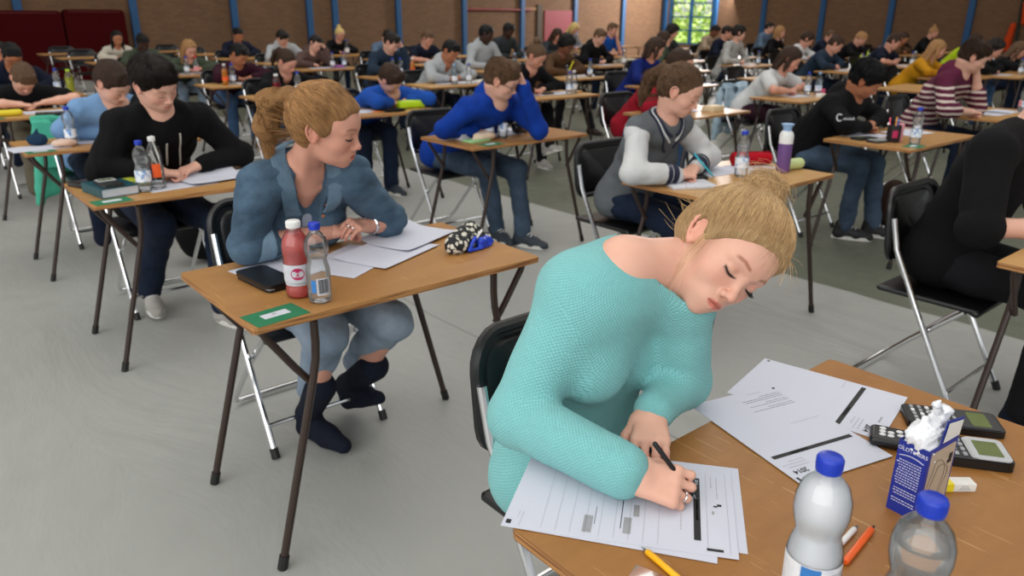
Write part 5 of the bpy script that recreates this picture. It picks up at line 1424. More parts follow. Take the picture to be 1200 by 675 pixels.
add((7, 4), 946, 46, 'student with brown hair in a white sweater leaning forward', ROSY, T_(WHT, ease=.018), J_DARK, ('mop', H_BROWN), yaw=30, pitch=32)
add((9, 5), 974, 42, 'blonde student in a navy jumper half hidden behind the slate sweater', ROSY, T_(NAVY, ease=.018), J_DARK, ('short', H_LBR), yaw=30, pitch=35)
add((6, 3), 979, 52, 'boy with brown hair in a dark slate sweater with a white box on the desk', ROSY, T_(DKTEAL, ease=.018), J_DARK, ('short', H_BROWN), yaw=28, pitch=36, lod='mid')
add((8, 4), 1009, 45, 'student with dark blond hair in a black sweater with a lime pen', ROSY, T_(BLKC, ease=.02), J_DARK, ('short', H_DKBL), yaw=30, pitch=38)
add((7, 3), 1047, 49, 'boy with brown hair in a navy tee with bare forearms', ROSY, T_(NAVY, sleeve='short', ease=.018, name='tee_shirt'), J_DARK, ('short', H_BROWN), yaw=28, pitch=32, lod='mid')
add((9, 4), 1058, 45, 'student with brown hair just behind the navy tee, face in shade', TAN, T_(BRNC, ease=.016), J_DARK, ('short', H_BROWN), yaw=10, pitch=28)
add((10, 4), 1094, 38, 'student with a fair top knot in a black jacket before the brick wall', ROSY, T_(BLKC, ease=.016), J_DARK, ('bun', H_DKBL), fem=True, yaw=25, pitch=32)
add((6, 2), 1098, 58, 'girl with long dark blonde hair in a mustard jacket', ROSY, T_(MUST, ease=.018, name='jacket'), J_DARK, ('long', H_DKBL), fem=True, yaw=40, pitch=25, lod='mid')
add((8, 3), 1143, 48, 'student with dark hair and a lime green collar behind the striped jumper', ROSY, T_(LIMEC, ease=.018), J_DARK, ('short', H_BROWN), yaw=30, pitch=25)
add((7, 2), 1166, 57, 'student with a full head of dark curls in a black top', ROSY, T_(BLKC, ease=.02), B_(J_BLUE), ('curly', H_DK), fem=True, yaw=25, pitch=30, lod='mid', tgt=(12.0, 3.95))
add((7, 1), 1194, 60, 'student with long brown hair in black at the far right edge', ROSY, T_(BLKC, ease=.02), J_DARK, ('long', H_LBR), fem=True, yaw=20, pitch=35, tgt=(13.4, 3.35))
# the man cut off by the right edge
man = dict(at=(3.24, 1.10), lod='near', seed=31, skin=FAIR, label='broad student in a black top at the right edge, bare forearm resting on his desk', N=(.0, -.16, 1.07), H=(.03, -.26, 1.24), yaw=10, pitch=30, bulk=1.0, P=(0, .02, .585), group='students at the exam desks',
  top=T_(BLKC, ease=.02, sleeve='short', name='tee_shirt', armr=1.15), bottom=B_(J_BLK, cuff=.06), hair=('short', H_BROWN), SR=(-.22, -.13, 1.03),
  armR=dict(w=(-.15, -.38, .79), e=(-.39, -.20, .80)), armL=dict(w=(.12, -.33, .785), e=(.28, -.20, .79)), kneeR=(-.12, -.44, .53), ankR=(-.14, -.40, .10), shoes=dict(mat=SH_N, sole=SOLEW))
man['top']['sleeve'] = 'roll'; man['top']['roll'] = .05
person(man); man['cell'] = (2, 0)

for sp_, pole_, n_ in ((sB, (0, -.02, .12), 900), (sC, (0, -.02, .12), 700), (sD, (0, -.11, .055), 800), (sE, (0, -.02, .12), 700), (sS, (0, -.02, .12), 500)):
    q = sp_['_']; snap_strands(sp_['_hair'], q['H'], q['R'], q['hs'], np.array(pole_), n_, 11, .0013, .0025)

# ------------------------------------------------------------------ desks and chairs
def who(sp): 
    l = sp['label']; return l
DESKY = {(1, 0): .463, (1, 1): 2.02, (1, 2): 3.65, (1, 3): 5.18, (1, 4): 6.95, (2, 0): .50, (2, 1): 2.12, (2, 2): 3.84, (2, 3): 5.52, (2, 4): 6.95, (3, 1): 2.20, (3, 2): 3.92, (3, 3): 5.64, (3, 4): 7.2, (4, 1): 2.30, (4, 2): 4.02}
done = {}
def short(l): return ' '.join(l.replace(',', '').split()[:9])
allp = [dict(cell=(1, 0), _s='blonde girl in the turquoise sweater', at=(1.09, .98)), dict(cell=(1, 1), _s='girl in the denim shirt', at=(1.07, 2.50)), dict(cell=(2, 0), _s='broad student in the black top', at=(3.20, 1.08))]
for sp in people: allp.append(dict(cell=sp['cell'], _s=short(sp['label']), at=sp['at'], desk=sp['desk']))
DPOS = {}
for q in allp:
    c, j = q['cell']; x, y = q['desk'] if 'desk' in q else (XS[c], DESKY[(c, j)])
    DPOS.setdefault((c, j), (x, y)); done[(c, j)] = 1
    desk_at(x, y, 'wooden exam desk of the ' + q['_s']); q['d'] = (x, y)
    if q['cell'] == (1, 0): chair_at(1.09, .985, 'black folding chair under the blonde girl in the turquoise sweater', 0)
    else: chair_at(q['at'][0], q['at'][1] + .01, 'black folding chair under the ' + q['_s'])
# empty places
EMP = [((5, 2), 'empty desk between the black hoodie boy and the mustard jacket'), ((5, 3), 'empty desk behind the white tee girl'), ((5, 1), ''), ((2, 9), 'empty desk in front of the dark red mats, farther one'), ((2, 10), 'empty desk in front of the dark red mats, nearest the wall'), ((3, 9), 'empty desk left of the navy jacket boy'),
       ((6, 7), ''), ((5, 7), ''), ((8, 7), ''), ((7, 6), ''), ((9, 7), ''), ((4, 9), ''), ((5, 8), ''), ((10, 5), ''), ((10, 6), ''), ((11, 5), ''), ((3, 10), ''), ((6, 8), ''), ((7, 8), ''), ((8, 8), '')]
for (c, j), lb in EMP:
    if (c, j) in done or (c, j) == (5, 1): continue
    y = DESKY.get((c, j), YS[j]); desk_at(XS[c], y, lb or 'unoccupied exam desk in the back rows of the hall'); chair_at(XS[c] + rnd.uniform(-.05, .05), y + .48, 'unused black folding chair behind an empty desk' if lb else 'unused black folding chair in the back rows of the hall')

# ------------------------------------------------------------------ things on the desks
z0 = DZ + .0005
def bars(x, y, w, h): return ('bar', x, y, w, h, INK)
# answer sheets under the writing hand
rz = 218
_, M = sheet('answer_sheet', .226, .322, .836, .674, z0, rz, thick=.0005); _['label'] = 'bottom white answer sheet, its blank end sticking out beyond the black header bar'; _['category'] = 'paper'
_.location = (.003, -.004, 0)
o, M = sheet('answer_sheet', .226, .322, .797, .686, z0 + .0007, rz - 3, thick=.0005); tag(o, 'white answer sheet sticking out at the desk corner under the turquoise sleeve', 'paper')
printed(o, M, [('lines', .07, -.135, .03, 2, .006, .0008, INKG), ('bar', .100, -.152, .010, .008, INK), ('bar', -.02, -.10, .0008, .06, INKG)])
o, M = sheet('answer_sheet', .226, .322, .817, .670, z0 + .0014, rz, thick=.0005); tag(o, 'printed answer form under the pen, with a black header bar and a small crest', 'paper')
it = [bars(.0, .103, .165, .0105), bars(.100, .128, .006, .024), ('lines', -.02, .1015, .09, 1, .006, .0035, PAPER2), ('txt', -.07, .103, .0075, '2014', 0, PAPER2),
      ('lines', .005, .126, .016, 1, .006, .0035, INKG), ('bar', -.012, .138, .006, .007, INK), ('bar', -.008, .132, .004, .006, INK),
      ('bar', .0, .118, .205, .0005, INKG), ('bar', .0, .150, .21, .0004, INKG), ('lines', -.09, .068, .03, 1, .005, .0016, INK), ('lines', -.03, .056, .03, 1, .005, .0014, INKG)]
for k in range(9): it.append(('bar', .01, .045 - k * .022, .19, .0004, INKG))
it += [('bar', .035, -.012, .09, .0012, INK), ('bar', .070, -.002, .040, .012, INKG), ('bar', .055, -.052, .045, .0008, INK), ('bar', .078, -.062, .042, .014, INKG), ('bar', .030, .010, .030, .009, INKG)]
it += [('lines', -.09, -.03, .05, 3, .010, .0008, INKG), ('lines', .02, .078, .07, 1, .006, .001, INKG), ('lines', -.09, .135, .06, 2, .009, .001, INKG)]
printed(o, M, it)
# two exam papers
def exam(x, y, z, rz, lb, full):
    o, M = sheet('exam_paper', .214, .300, x, y, z, rz, .0, 10, 14, thick=.0012); tag(o, lb, 'paper')
    it = [bars(.0, .068, .190, .0095), ('lines', .012, .0665, .070, 1, .006, .003, PAPER2), ('txt', .078, .118, .0155, '2014', 0, INK), ('bar', .100, .140, .005, .018, INK), ('bar', -.098, -.138, .006, .006, INK),
          ('lines', .045, .103, .045, 3, .008, .0012, INKG), ('lines', .015, .128, .04, 1, .006, .0035, INKG)]
    if full:
        it += [('lines', -.095, -.012, .130, 1, .006, .001, INKG)]
        it += [('lines', -.095, -.075, .105, 2, .0065, .0011, INK), ('lines', -.095, -.092, .10, 2, .0065, .0011, INK), ('lines', -.095, -.109, .09, 3, .0065, .0011, INK), ('lines', -.06, -.137, .05, 1, .006, .0009, INKG)]
    else: it += [('lines', -.095, .03, .05, 1, .006, .001, INKG)]
    printed(o, M, it, .0016); return o
exam(1.385, .668, z0, 192, 'white exam paper partly under another one, nearest the far desk corner', False)
exam(1.208, .632, z0 + .0016, 165, 'white exam paper with paragraphs of print and a 2014 heading, lying over the other one', True)
# calculators
calculator((1.478, .443, DZ), -54 - 90, 'large dark grey scientific calculator with many small keys, behind the opened carton', body=BLKP, face=DKG, w=.080, h=.168)
c2 = calculator((1.372, .385, DZ), -54 - 90, 'black calculator with a silver face and green display, before the dark grey one', body=BLKP, face=SILV, w=.082, h=.150, t=.022, keys=False)
m = MB(); m.prism(rrect(.076, .062, .010, 4, 0, .040), .0185, .0206); m.build('silver_front', SILV, c2, sharp=40)
m = MB(); m.prism(rrect(.050, .040, .002, 2, 0, .040), .0207, .0212); m.build('screen', LCD, c2, sharp=40)
for row in range(5):
    for c in range(4):
        m = MB(); m.box(((c - 1.5) * .0165, -.002 - row * .0135, .019), (.010, .007, .004), bev=.001); m.build('key', KEYG, c2, sharp=40)
g = SDF(.0022); g.bx((0, 0, .011), (.030, .043, .010), None, .009); V, F = g.mesh(); cc_ = mesh_from('calculator_case', V, F, BLKP); cc_.location = (1.318, .478, DZ + .0005); cc_.rotation_euler = (0, 0, math.radians(24)); tag(cc_, 'small rounded black calculator with white oval keys beside the opened carton', 'calculator')
for i, (x, y) in enumerate(((-.012, .022), (.0, .022), (.012, .022), (-.012, .008), (.0, .008), (-.004, -.008), (.010, -.006))):
    g = SDF(.0012); g.el((x, y, .0215), (.0045, .0062, .0028)); V, F = g.mesh(); mesh_from('key', V, F, KEYW, cc_)
# eraser box
e = empty('correction_box', (1.258, .352, DZ), math.radians(-40), 'small white carton with a yellow stripe lying behind the blue carton', 'box')
m = MB(); m.box((0, 0, .007), (.062, .022, .014), bev=.0006); m.build('box_body', CARTON, e, sharp=40)
m = MB(); m.box((-.012, 0, .007), (.012, .0224, .0144)); m.build('yellow_stripe', plain('stripe_yellow', (232, 210, 40), .5), e, False)
m = MB(); 
for k in range(3): m.box((.012, -.0112, .004 + k * .003), (.02 - k * .004, .0004, .001))
m.build('small_print', INKG, e, False)
# blue drinks carton, opened at the top with its white bag
ca = empty('carton', (1.160, .372, DZ), math.radians(-5), 'opened blue and cream carton reading OLDTIMERS with a crumpled white bag at the top', 'carton')
CBL = plain('carton_blue', (22, 44, 142), .45); CCR = plain('carton_cream', (178, 160, 140), .55)
cw, cd, chh = .086, .046, .125
m = MB(); t_ = .0012
m.box((0, -cd / 2, chh / 2), (cw, t_, chh)); m.box((0, cd / 2, chh / 2), (cw, t_, chh)); m.box((-cw / 2, 0, chh / 2), (t_, cd, chh)); m.box((cw / 2, 0, chh / 2), (t_, cd, chh)); m.box((0, 0, .001), (cw, cd, t_)); m.build('box_walls', CBL, ca, False)
m = MB(); m.prism(rrect(cw * .86, chh * .88, .004, 3, .002, chh * .50), 0, .0004, Matrix.Translation((0, -cd / 2 - t_ / 2, 0)) @ Matrix.Rotation(PI / 2, 4, 'X')); m.build('cream_panel', CCR, ca, False)
m = MB()
for k in range(2):
    P = [(-.028 + .010 * k + .004 * math.sin(a * 3) + .022 * math.cos(a) + .020, -cd / 2 - .0016, chh * .48 + (.040 - .012 * k) * math.sin(a)) for a in np.linspace(0, 2 * PI, 40)[:-1]]
    m.tube(P, .0005, 4, closed=True)
m.build('wavy_outline', plain('cream_line', (130, 112, 96), .6), ca)
m = MB(); TF = Matrix.Translation((.028, -cd / 2 - .0022, chh * .72)) @ Matrix.Rotation(PI / 2, 4, 'X') @ Matrix.Rotation(0, 4, 'Z')
m.box((.028, -cd / 2 - .0014, chh * .76), (.010, .0004, .010)); m.box((.026, -cd / 2 - .0014, chh * .69), (.012, .0004, .006)); m.build('dark_marks', INK, ca, False)
# writing on the narrow side facing the writer's left
TL = Matrix.Translation((-cw / 2 - .0009, 0, 0)) @ Matrix(((0, 0, -1, 0), (-1, 0, 0, 0), (0, 1, 0, 0), (0, 0, 0, 1)))
m = MB(); text_into(m, 'OLDTIMERS', .0088, TL @ Matrix.Translation((0, chh * .90, 0)))
P = [(-cw / 2 - .0009, .019 - .038 * i / 10, chh * .80 + .004 * math.sin(PI * i / 10)) for i in range(11)]; m.tube(P, .0008, 4)
for k in range(17):
    if k in (10, 14): continue
    y = -.017
    while y < .017:
        ww = rnd.uniform(.002, .005); m.add([(-cw / 2 - .0009, y, chh * .74 - k * .0046), (-cw / 2 - .0009, y + ww, chh * .74 - k * .0046), (-cw / 2 - .0009, y + ww, chh * .74 - k * .0046 + .0016), (-cw / 2 - .0009, y, chh * .74 - k * .0046 + .0016)], [[0, 1, 2, 3]]); y += ww + .0012
m.build('white_lettering', plain('carton_print', (205, 208, 225), .5), ca, False)
m = MB()
def flap(a, b, c, d): m.add([a, b, c, d], [[0, 1, 2, 3]])
flap((-cw / 2 + .03, -cd / 2, chh), (cw / 2, -cd / 2, chh), (cw / 2 - .004, -cd / 2 - .004, chh + .036), (-cw / 2 + .034, -cd / 2 - .002, chh + .042)); fo = m.build('flap', CBL, ca, False); fo.modifiers.new('t', 'SOLIDIFY').thickness = .001
m = MB(); flap((-cw / 2 + .034, -cd / 2 - .0022, chh + .004), (cw / 2 - .004, -cd / 2 - .0024, chh + .004), (cw / 2 - .008, -cd / 2 - .0055, chh + .033), (-cw / 2 + .037, -cd / 2 - .0042, chh + .038)); fo = m.build('flap_panel', CARTON, ca, False); fo.modifiers.new('t', 'SOLIDIFY').thickness = .0005
g = SDF(.0028); g.bx((-.002, .002, chh - .004), (cw * .44, cd * .40, .018), None, .004); g.rc((-.03, .0, chh), (-.012, .006, chh + .034), .014, .004, .012); g.rc((-.01, .006, chh), (.022, .01, chh + .046), .016, .004, .012); g.rc((.02, .006, chh), (.048, .014, chh + .026), .012, .004, .012); g.rc((.0, -.006, chh), (.038, .0, chh + .036), .014, .003, .012); g.fn(wob(5, .0045, 190)); g.fn(wob(9, .0025, 420)); V, F = g.mesh()
t = NT('crumpled_bag'); t.set(Base_Color=C(226, 228, 232), Roughness=.35); t.bump(t.noise(t.coord(), 90, 4, .7), .8, .004); mesh_from('inner_bag', V, F, t.m, ca)
# bottles in front
def put(o, x, y, z, rz, lb): 
    o.location = (x, y, z); o.rotation_euler = (0, 0, rz); return tag(o, lb, 'bottle')
LBF = label_mat('label_front', [(214, 218, 226), (226, 228, 232), (205, 210, 220)])
b1 = put(make_bottle('peanut', ICEW, .93, CAPB, LBF, (.03, .088), PET, 1.06, 40), .812, .362, DZ, 2.2, 'half litre bottle of frosted icy water with a blue cap, left of the opened carton')
m = MB(); 
for k in range(10):
    m.box((.0, 0, 0), (.0001, .0001, .0001)) if False else None
def curved(m, a0, a1, za, zb, r, n=6):
    V = [(r * math.cos(a0 + (a1 - a0) * i / n), r * math.sin(a0 + (a1 - a0) * i / n), z) for z in (za, zb) for i in range(n + 1)]
    m.add(V, [[i, i + 1, n + 2 + i, n + 1 + i] for i in range(n)])
curved(m, 1.0, 1.7, .055, .092, .0352); m.build('blue_label_patch', LBB, b1)
m = MB()
for k in range(6):
    a = 1.85
    while a < 2.9:
        w2 = rnd.uniform(.04, .11); curved(m, a, a + w2, .083 - k * .004, .0845 - k * .004, .0352, 2); a += w2 + .03
curved(m, 2.95, 3.1, .066, .080, .0353); m.build('label_print', INKG, b1)
b2 = put(make_bottle('peanut', WATER, .80, CAPB, LBF, (.03, .085), PET, 1.06, 40), .822, .246, DZ, 1.0, 'clear water bottle with a blue cap at the bottom edge of the picture')
# pens on the near desk
def lying_pen(x0, y0, x1, y1, mat, lb, tip=None, r=.0042): 
    p = pen((x0, y0, DZ + r + .0005), (x1, y1, DZ + r + .0005), r, mat, tip or CHROME); return tag(p, lb, 'pen')
lying_pen(1.050, .385, .935, .372, plain('pen_orange', (238, 96, 22), .35), 'orange pen lying behind the frosted bottle', INK, .0052)
lying_pen(1.032, .402, .915, .392, CAPW, 'white pen lying beside the orange one, behind the frosted bottle', plain('pen_tip_grey', (90, 92, 98), .4), .0045)
pc = lying_pen(.737, .580, .712, .405, plain('pencil_yellow', (246, 178, 20), .4), 'yellow pencil at the near edge of the nearest desk', None, .0048)
m = MB(); rs = [(.678, .560), (.700, .560), (.712, .470), (.660, .440)]
m.prism([(0, 0), (.05, .015), (.085, -.09), (.01, -.09)], 0, .002); rl = m.build('set_square', clear_mat('smoky_plastic', (.55, .42, .36)), None, False); rl.location = (.655, .545, DZ + .0006); tag(rl, 'smoky transparent set square at the near edge, beneath the yellow pencil', 'set square')
pc['label'] = 'yellow pencil at the near edge of the nearest desk, over the set square'

# the ring of the girl in turquoise
def ring_on(sp, root, side, fi, mat, r=.0098, name='ring'):
    W, E, f, n, pose, a, tips = sp['_']['arms'][side]
    f = nrm(f); n = nrm(n - f * (np.asarray(n) @ f)); lat = np.cross(f, n) * (1 if side == 'R' else -1); s_ = .9 * sp.get('size', 1)
    lx, L, rr_ = FINGERS[fi]; base = np.asarray(W) + (f * (.080 - abs(lx) * .12) + lat * lx + n * .001) * s_
    cu = math.radians((a.get('curls') or {'pinch': [(52, 34, 22), (50, 40, 25), (42, 42, 28), (36, 40, 25)]}[pose])[fi][0]); dd = f * math.cos(cu) - n * math.sin(cu)
    c = base + dd * L * .46 * s_ * .75; m = MB(); u2 = np.cross(dd, lat)
    m.tube([c + (lat * math.cos(t) + u2 * math.sin(t)) * r for t in np.linspace(0, 2 * PI, 17)[:-1]], .0017, 6, closed=True); return m.build(name, mat, root)
ring_on(hero, hroot, 'R', 2, CHROME, .0092)
ring_on(den, droot, 'L', 1, CHROME, .0095); ring_on(den, droot, 'L', 2, CHROME, .0092)

# green place cards at the near left corner of the desks
def green_card(dx, dy, who, txt=None, rz=6, x=-.395, y=-.225):
    r = empty('place_card', (dx + x, dy + y, DZ + .0004), math.radians(rz), 'green place card on the desk of the ' + who, 'card', 'green place cards on the desks')
    m = MB(); m.box((0, 0, .0004), (.148, .098, .0008)); m.build('card', GREEN, r, False)
    m = MB(); m.box((.002, .004, .0010), (.074, .032, .0004)); st = m.build('sticker', PAPER2, r, False)
    if txt:
        m = MB(); text_into(m, txt, .012, Matrix.Translation((.0, .009, .0014)) @ Matrix.Rotation(PI, 4, 'Z')); m.build('number', INK, st, False)
green_card(1.10, 2.02, 'girl in the denim shirt', '79')
# denim girl's desk
def papers_at(x, y, z, rz, lb, n=2, curl=.0, mat=None, w=.21, h=.297, fold=0, lines=True):
    o, M = sheet('paper', w, h, x, y, z, rz, curl, thick=.0008, mat=mat, fold=fold); tag(o, lb, 'paper')
    if lines: printed(o, M, [('lines', -.085, .12, .165, 17, .0145, .0011, INKG)], .0012)
    return o
papers_at(.905, 2.145, z0, 100, 'blank white sheet left of the bottles on the desk of the denim shirt girl', lines=False)
papers_at(1.085, 2.085, z0 + .0010, 118, 'printed sheet under the hands of the denim shirt girl')
papers_at(1.215, 2.085, z0 + .0022, 112, 'upper printed page of the exam booklet before the denim shirt girl', curl=.006)
papers_at(1.365, 2.185, z0 + .0034, 112, 'turned white page curling up right of the denim shirt girl\'s wrist', curl=.016, lines=False)
cs = empty('calculator_case', (.790, 2.055, DZ), math.radians(6), 'black glossy calculator cover with a white edge beside the pink drink', 'calculator')
m = MB(); T_s = Matrix.Rotation(0, 4, 'Z'); m.prism(rrect(.090, .190, .014, 5), .001, .008); m.prism(rrect(.096, .196, .018, 5), .012, .0225); m.build('cover', BLKP, cs, sharp=50)
m = MB(); m.prism(rrect(.086, .188, .012, 5), .007, .0125); m.build('grey_body', SILV, cs, sharp=50)
m = MB(); m.box((.0, -.094, .011), (.05, .006, .010), bev=.001); m.build('hinge', BLKP, cs, sharp=40)
pk = make_bottle('round', PINKW, .90, CAPW, PAPER2, (.038, .098), PET, 1.0, 32); put(pk, .818, 1.893, DZ, -.2, 'pink red drink bottle with a white label and pink topped white cap')
m = MB()
def disc_on(m, a0, zc, ra, rz_, R, n=20):
    V = [(R * math.cos(a0), R * math.sin(a0), zc)]
    for i in range(n):
        t = 2 * PI * i / n; a = a0 + ra * math.cos(t) / R; V.append((R * math.cos(a), R * math.sin(a), zc + rz_ * math.sin(t)))
    m.add(V, [[0, 1 + i, 1 + (i + 1) % n] for i in range(n)])
CAMA = math.atan2(-1.893, -.818) + .2
disc_on(m, CAMA, .073, .019, .017, .0365); m.build('label_disc', LBMAG, pk)
def text_on_cyl(m, s, size, a0, zc, R):
    V, F = text_vf(s); V2 = []
    for v in V: a = a0 + v[0] * size / R; V2.append((R * math.cos(a), R * math.sin(a), zc + v[1] * size))
    m.add(V2, F)
m = MB(); text_on_cyl(m, 'vitamin', .0095, CAMA, .077, .0370); text_on_cyl(m, 'water', .0095, CAMA, .067, .0370); m.build('label_text', PAPER2, pk)
m = MB(); m.lathe([(.012, .2125), (.012, .2128)], 16); m.build('cap_disc', plain('cap_pink', (224, 150, 176), .5), pk)
wb = make_bottle('straight' if False else 'peanut', WATER, .62, CAPB, None, (.04, .09), PET, 1.0, 32, feet=True); put(wb, .842, 1.815, DZ, 0, 'clear water bottle with a blue cap and barcode, in front of the pink drink')
m = MB(); a0 = math.atan2(-1.815, -.842) + .35
curved(m, a0 - .55, a0 + .55, .028, .075, .0332, 10); m.build('clear_label', PAPER2, wb)
m = MB(); a = a0 - .42
while a < a0 + .45: w2 = rnd.choice([.02, .035, .055]); curved(m, a, a + w2, .033, .072, .0336, 1); a += w2 + rnd.choice([.02, .035])
m.build('barcode', INK, wb); m = MB(); curved(m, a0 - 1.0, a0 - .6, .035, .07, .0332, 4); m.build('blue_label', LBB, wb)
# floral pencil case with the blue flap
t = NT('floral_cloth'); t.set(Roughness=.7); vo = t.n('ShaderNodeTexVoronoi'); vo.inputs['Scale'].default_value = 55; v = t.coord(); nz = t.n('ShaderNodeTexNoise'); nz.inputs['Scale'].default_value = 130; t.l(v, nz.inputs['Vector'])
vm = t.n('ShaderNodeVectorMath', operation='ADD'); sc_ = t.n('ShaderNodeVectorMath', operation='SCALE'); sc_.inputs['Scale'].default_value = .012; t.l(nz.outputs['Color'], sc_.inputs[0]); t.l(v, vm.inputs[0]); t.l(sc_.outputs[0], vm.inputs[1]); t.l(vm.outputs[0], vo.inputs['Vector'])
t.l(t.ramp(vo.outputs['Distance'], [(.38, C(206, 202, 188)), (.44, C(16, 17, 22))]), t.b.inputs['Base Color']); FLOR = t.m
ec = empty('pencil_case', (1.46, 1.955, DZ), math.radians(20), 'black and white flowered pencil case with a shiny blue flap hanging open', 'pencil case')
g = SDF(.0032); g.rc((-.075, .02, .030), (.055, .03, .036), .030, .034, .02); g.rc((-.06, .0, .02), (.08, -.01, .018), .022, .018, .03); g.rc((-.03, .025, .05), (.03, .028, .058), .022, .022, .02); g.el((-.005, -.034, .034), (.034, .026, .026), None, .006, 's'); g.plane((0, 0, -1), -.0008); g.fn(wob(3, .003, 90)); V, F = g.mesh(); mesh_from('pouch', V, F, FLOR, ec)
t = NT('blue_satin'); t.set(Base_Color=C(20, 62, 190), Roughness=.28); t.bump(t.noise(t.coord(scale=(3, 1, 1)), 30, 3), .6, .006); SAT = t.m
g = SDF(.003); g.rc((.015, -.030, .020), (.075, -.030, .010), .014, .010, .02); g.rc((.02, -.025, .03), (.065, -.022, .024), .010, .008, .02); g.rc((.0, -.035, .006), (.06, -.044, .005), .007, .006, .01); g.fn(wob(8, .003, 110)); g.plane((0, 0, -1), -.0008); V, F = g.mesh(); mesh_from('flap', V, F, SAT, ec)
g = SDF(.003); g.rc((-.045, -.022, .012), (-.02, -.03, .045), .006, .007, .01); g.rc((-.045, -.026, .008), (.01, -.040, .006), .006, .006, .01); g.plane((0, 0, -1), -.0008); V, F = g.mesh(); mesh_from('lining', V, F, SAT, ec)
tag(pen((1.455, 1.93, .770), (1.50, 1.945, .800), .004, CAPW, CHROME), 'white pen sticking out of the flowered pencil case', 'pen')
tag(pen((1.128, 2.228, .800), (1.205, 2.205, .825), .0035, plain('pen_purple', (58, 40, 120), .4), CHROME), 'purple pen held between the hands of the denim shirt girl', 'pen')

# hoodie boy's desk
bx, by = 1.10, 3.65
green_card(bx, by, 'boy in the black hoodie')
bk = empty('book', (.745, 3.60, DZ), math.radians(8), 'thick white paged book with a dark teal cover under the grey calculator', 'book')
m = MB(); m.box((0, 0, .021), (.150, .205, .034)); m.build('pages', PAPER2, bk, False); m = MB(); m.box((0, 0, .0025), (.155, .212, .003)); m.box((0, 0, .0395), (.155, .212, .003)); m.box((-.077, 0, .021), (.003, .212, .038)); m.build('cover', plain('cover_teal', (20, 74, 84), .4), bk, False)
calculator((.735, 3.57, DZ + .0415), 4, 'pale grey calculator lying on the thick book', body=DKG, face=SILV, keys=False, w=.085, h=.15)
tag(box_thing('wallet', .11, .16, .02, (.705, 3.80, DZ), 20, BLKP, 'x', 'wallet'), 'flat black wallet at the desk corner behind the thick book')
blob('pouch', [('el', (0, 0, .022), (.07, .055, .026), None, .02), ('el', (.05, .02, .018), (.05, .04, .022), None, .02)], .006, fabric('lime_felt', (178, 186, 66), (150, 160, 44)), (.845, 3.70, DZ), 'crumpled lime green felt pouch beside the book', 'pouch', .004, 60)
bottle_at(.868, 3.535, 'water', 'blue capped water bottle left of the orange labelled one on the hoodie boy\'s desk')
ob = make_bottle('straight', WATER, .15, CAPW, None, (.05, .1), PET, 1.03, 24); put(ob, .930, 3.56, DZ, 0, 'nearly empty clear bottle with an orange label and white cap'); m = MB(); curved(m, -2.3, -1.2, .055, .115, .0338, 8); m.build('orange_label', LBO, ob)
papers_at(1.02, 3.60, z0, 96, 'loose sheet under the writing hand of the hoodie boy')
papers_at(1.20, 3.62, z0 + .002, 98, 'left page of the open booklet on the hoodie boy\'s desk', curl=.02)
papers_at(1.40, 3.66, z0 + .002, 98, 'right page of the open booklet on the hoodie boy\'s desk', curl=-.0, mat=PAPER2)
tag(pen((1.02, 3.70, .746), (.98, 3.83, .85), .004, CAPW, CHROME), 'white pen in the hand of the boy in the black hoodie', 'pen')
bag1 = blob('bag', [('el', (0, 0, .17), (.20, .13, .17), None, .05), ('rc', (-.12, 0, .30), (.12, 0, .31), .05, .05, .05)], .014, BLKC, (1.50, 4.75, 0), 'black bag standing on the floor beside the hoodie boy\'s chair', 'bag', .012, 18)
# pale blue sweater boy's desk
bx, by = 1.10, 5.18
green_card(bx, by, 'boy in the pale blue sweater')
blob('pouch', [('el', (0, 0, .035), (.055, .04, .036), None, .02), ('rc', (0, 0, .06), (.01, 0, .095), .015, .006, .015)], .006, fabric('navy_knot', (34, 62, 88), (20, 40, 60)), (.735, 5.20, DZ), 'dark blue knotted pouch on the pale blue sweater boy\'s desk', 'pouch', .004, 70)
bottle_at(.895, 5.10, 'water', 'water bottle with a blue cap before the boy in the pale blue sweater')
bottle_at(1.08, 5.28, 'cola', 'cola bottle with a pale cap beside the pale blue sweater boy')
papers_at(.72, 5.10, z0, 95, 'white sheet under the dark blue knotted pouch'); papers_at(.98, 5.20, z0 + .001, 92, 'white sheets before the boy in the pale blue sweater')
blob('bread_bag', [('el', (0, 0, .022), (.07, .05, .024), None, .02)], .006, fabric('bread', (196, 140, 100), (224, 214, 206)), (.845, 5.06, DZ), 'bread roll in a thin bag beside the water bottle of the pale blue sweater boy', 'snack', .005, 70)
tag(box_thing('box', .05, .03, .09, (1.02, 5.36, DZ), 10, plain('tan_card', (176, 112, 84), .6), 'x', 'box'), 'small tan box in front of the pale blue sweater')
def draped(name, at, mat, lb, w=.40, drop=.50, lean=.10, rz=0):
    g = SDF(.012); g.bx((0, 0, .0), (w / 2, .030, .035), None, .02); g.bx((0, .045, -drop / 2), (w / 2 * .96, .022, drop / 2), None, .02, .03); g.bx((-.02, -.040, -drop * .3), (w / 2 * .9, .018, drop * .3), None, .015, .03); g.rc((-w * .38, .05, -.1), (-w * .55, .04, -drop * 1.05), .05, .035, .04); g.fn(wob(7, .014, 16)); g.fn(wob(4, .006, 40)); V, F = g.mesh(); o = mesh_from(name, V, F, mat); o.location = at; o.rotation_euler = (0, 0, math.radians(rz)); return tag(o, lb, 'jacket')
draped('hanging_jacket', (1.02, 5.18 + .68, .81), fabric('mint_cloth', (92, 190, 160), (60, 158, 130)), 'mint green jacket hung over the chair of the pale blue sweater boy', .44, .52)
draped('hanging_jacket', (7.0, 4.02 + .74, .80), denim('jacket_pale_denim', (120, 142, 164), (160, 178, 192)), 'faded pale denim jacket hung over the chair beside the white tee girl', .42, .50)
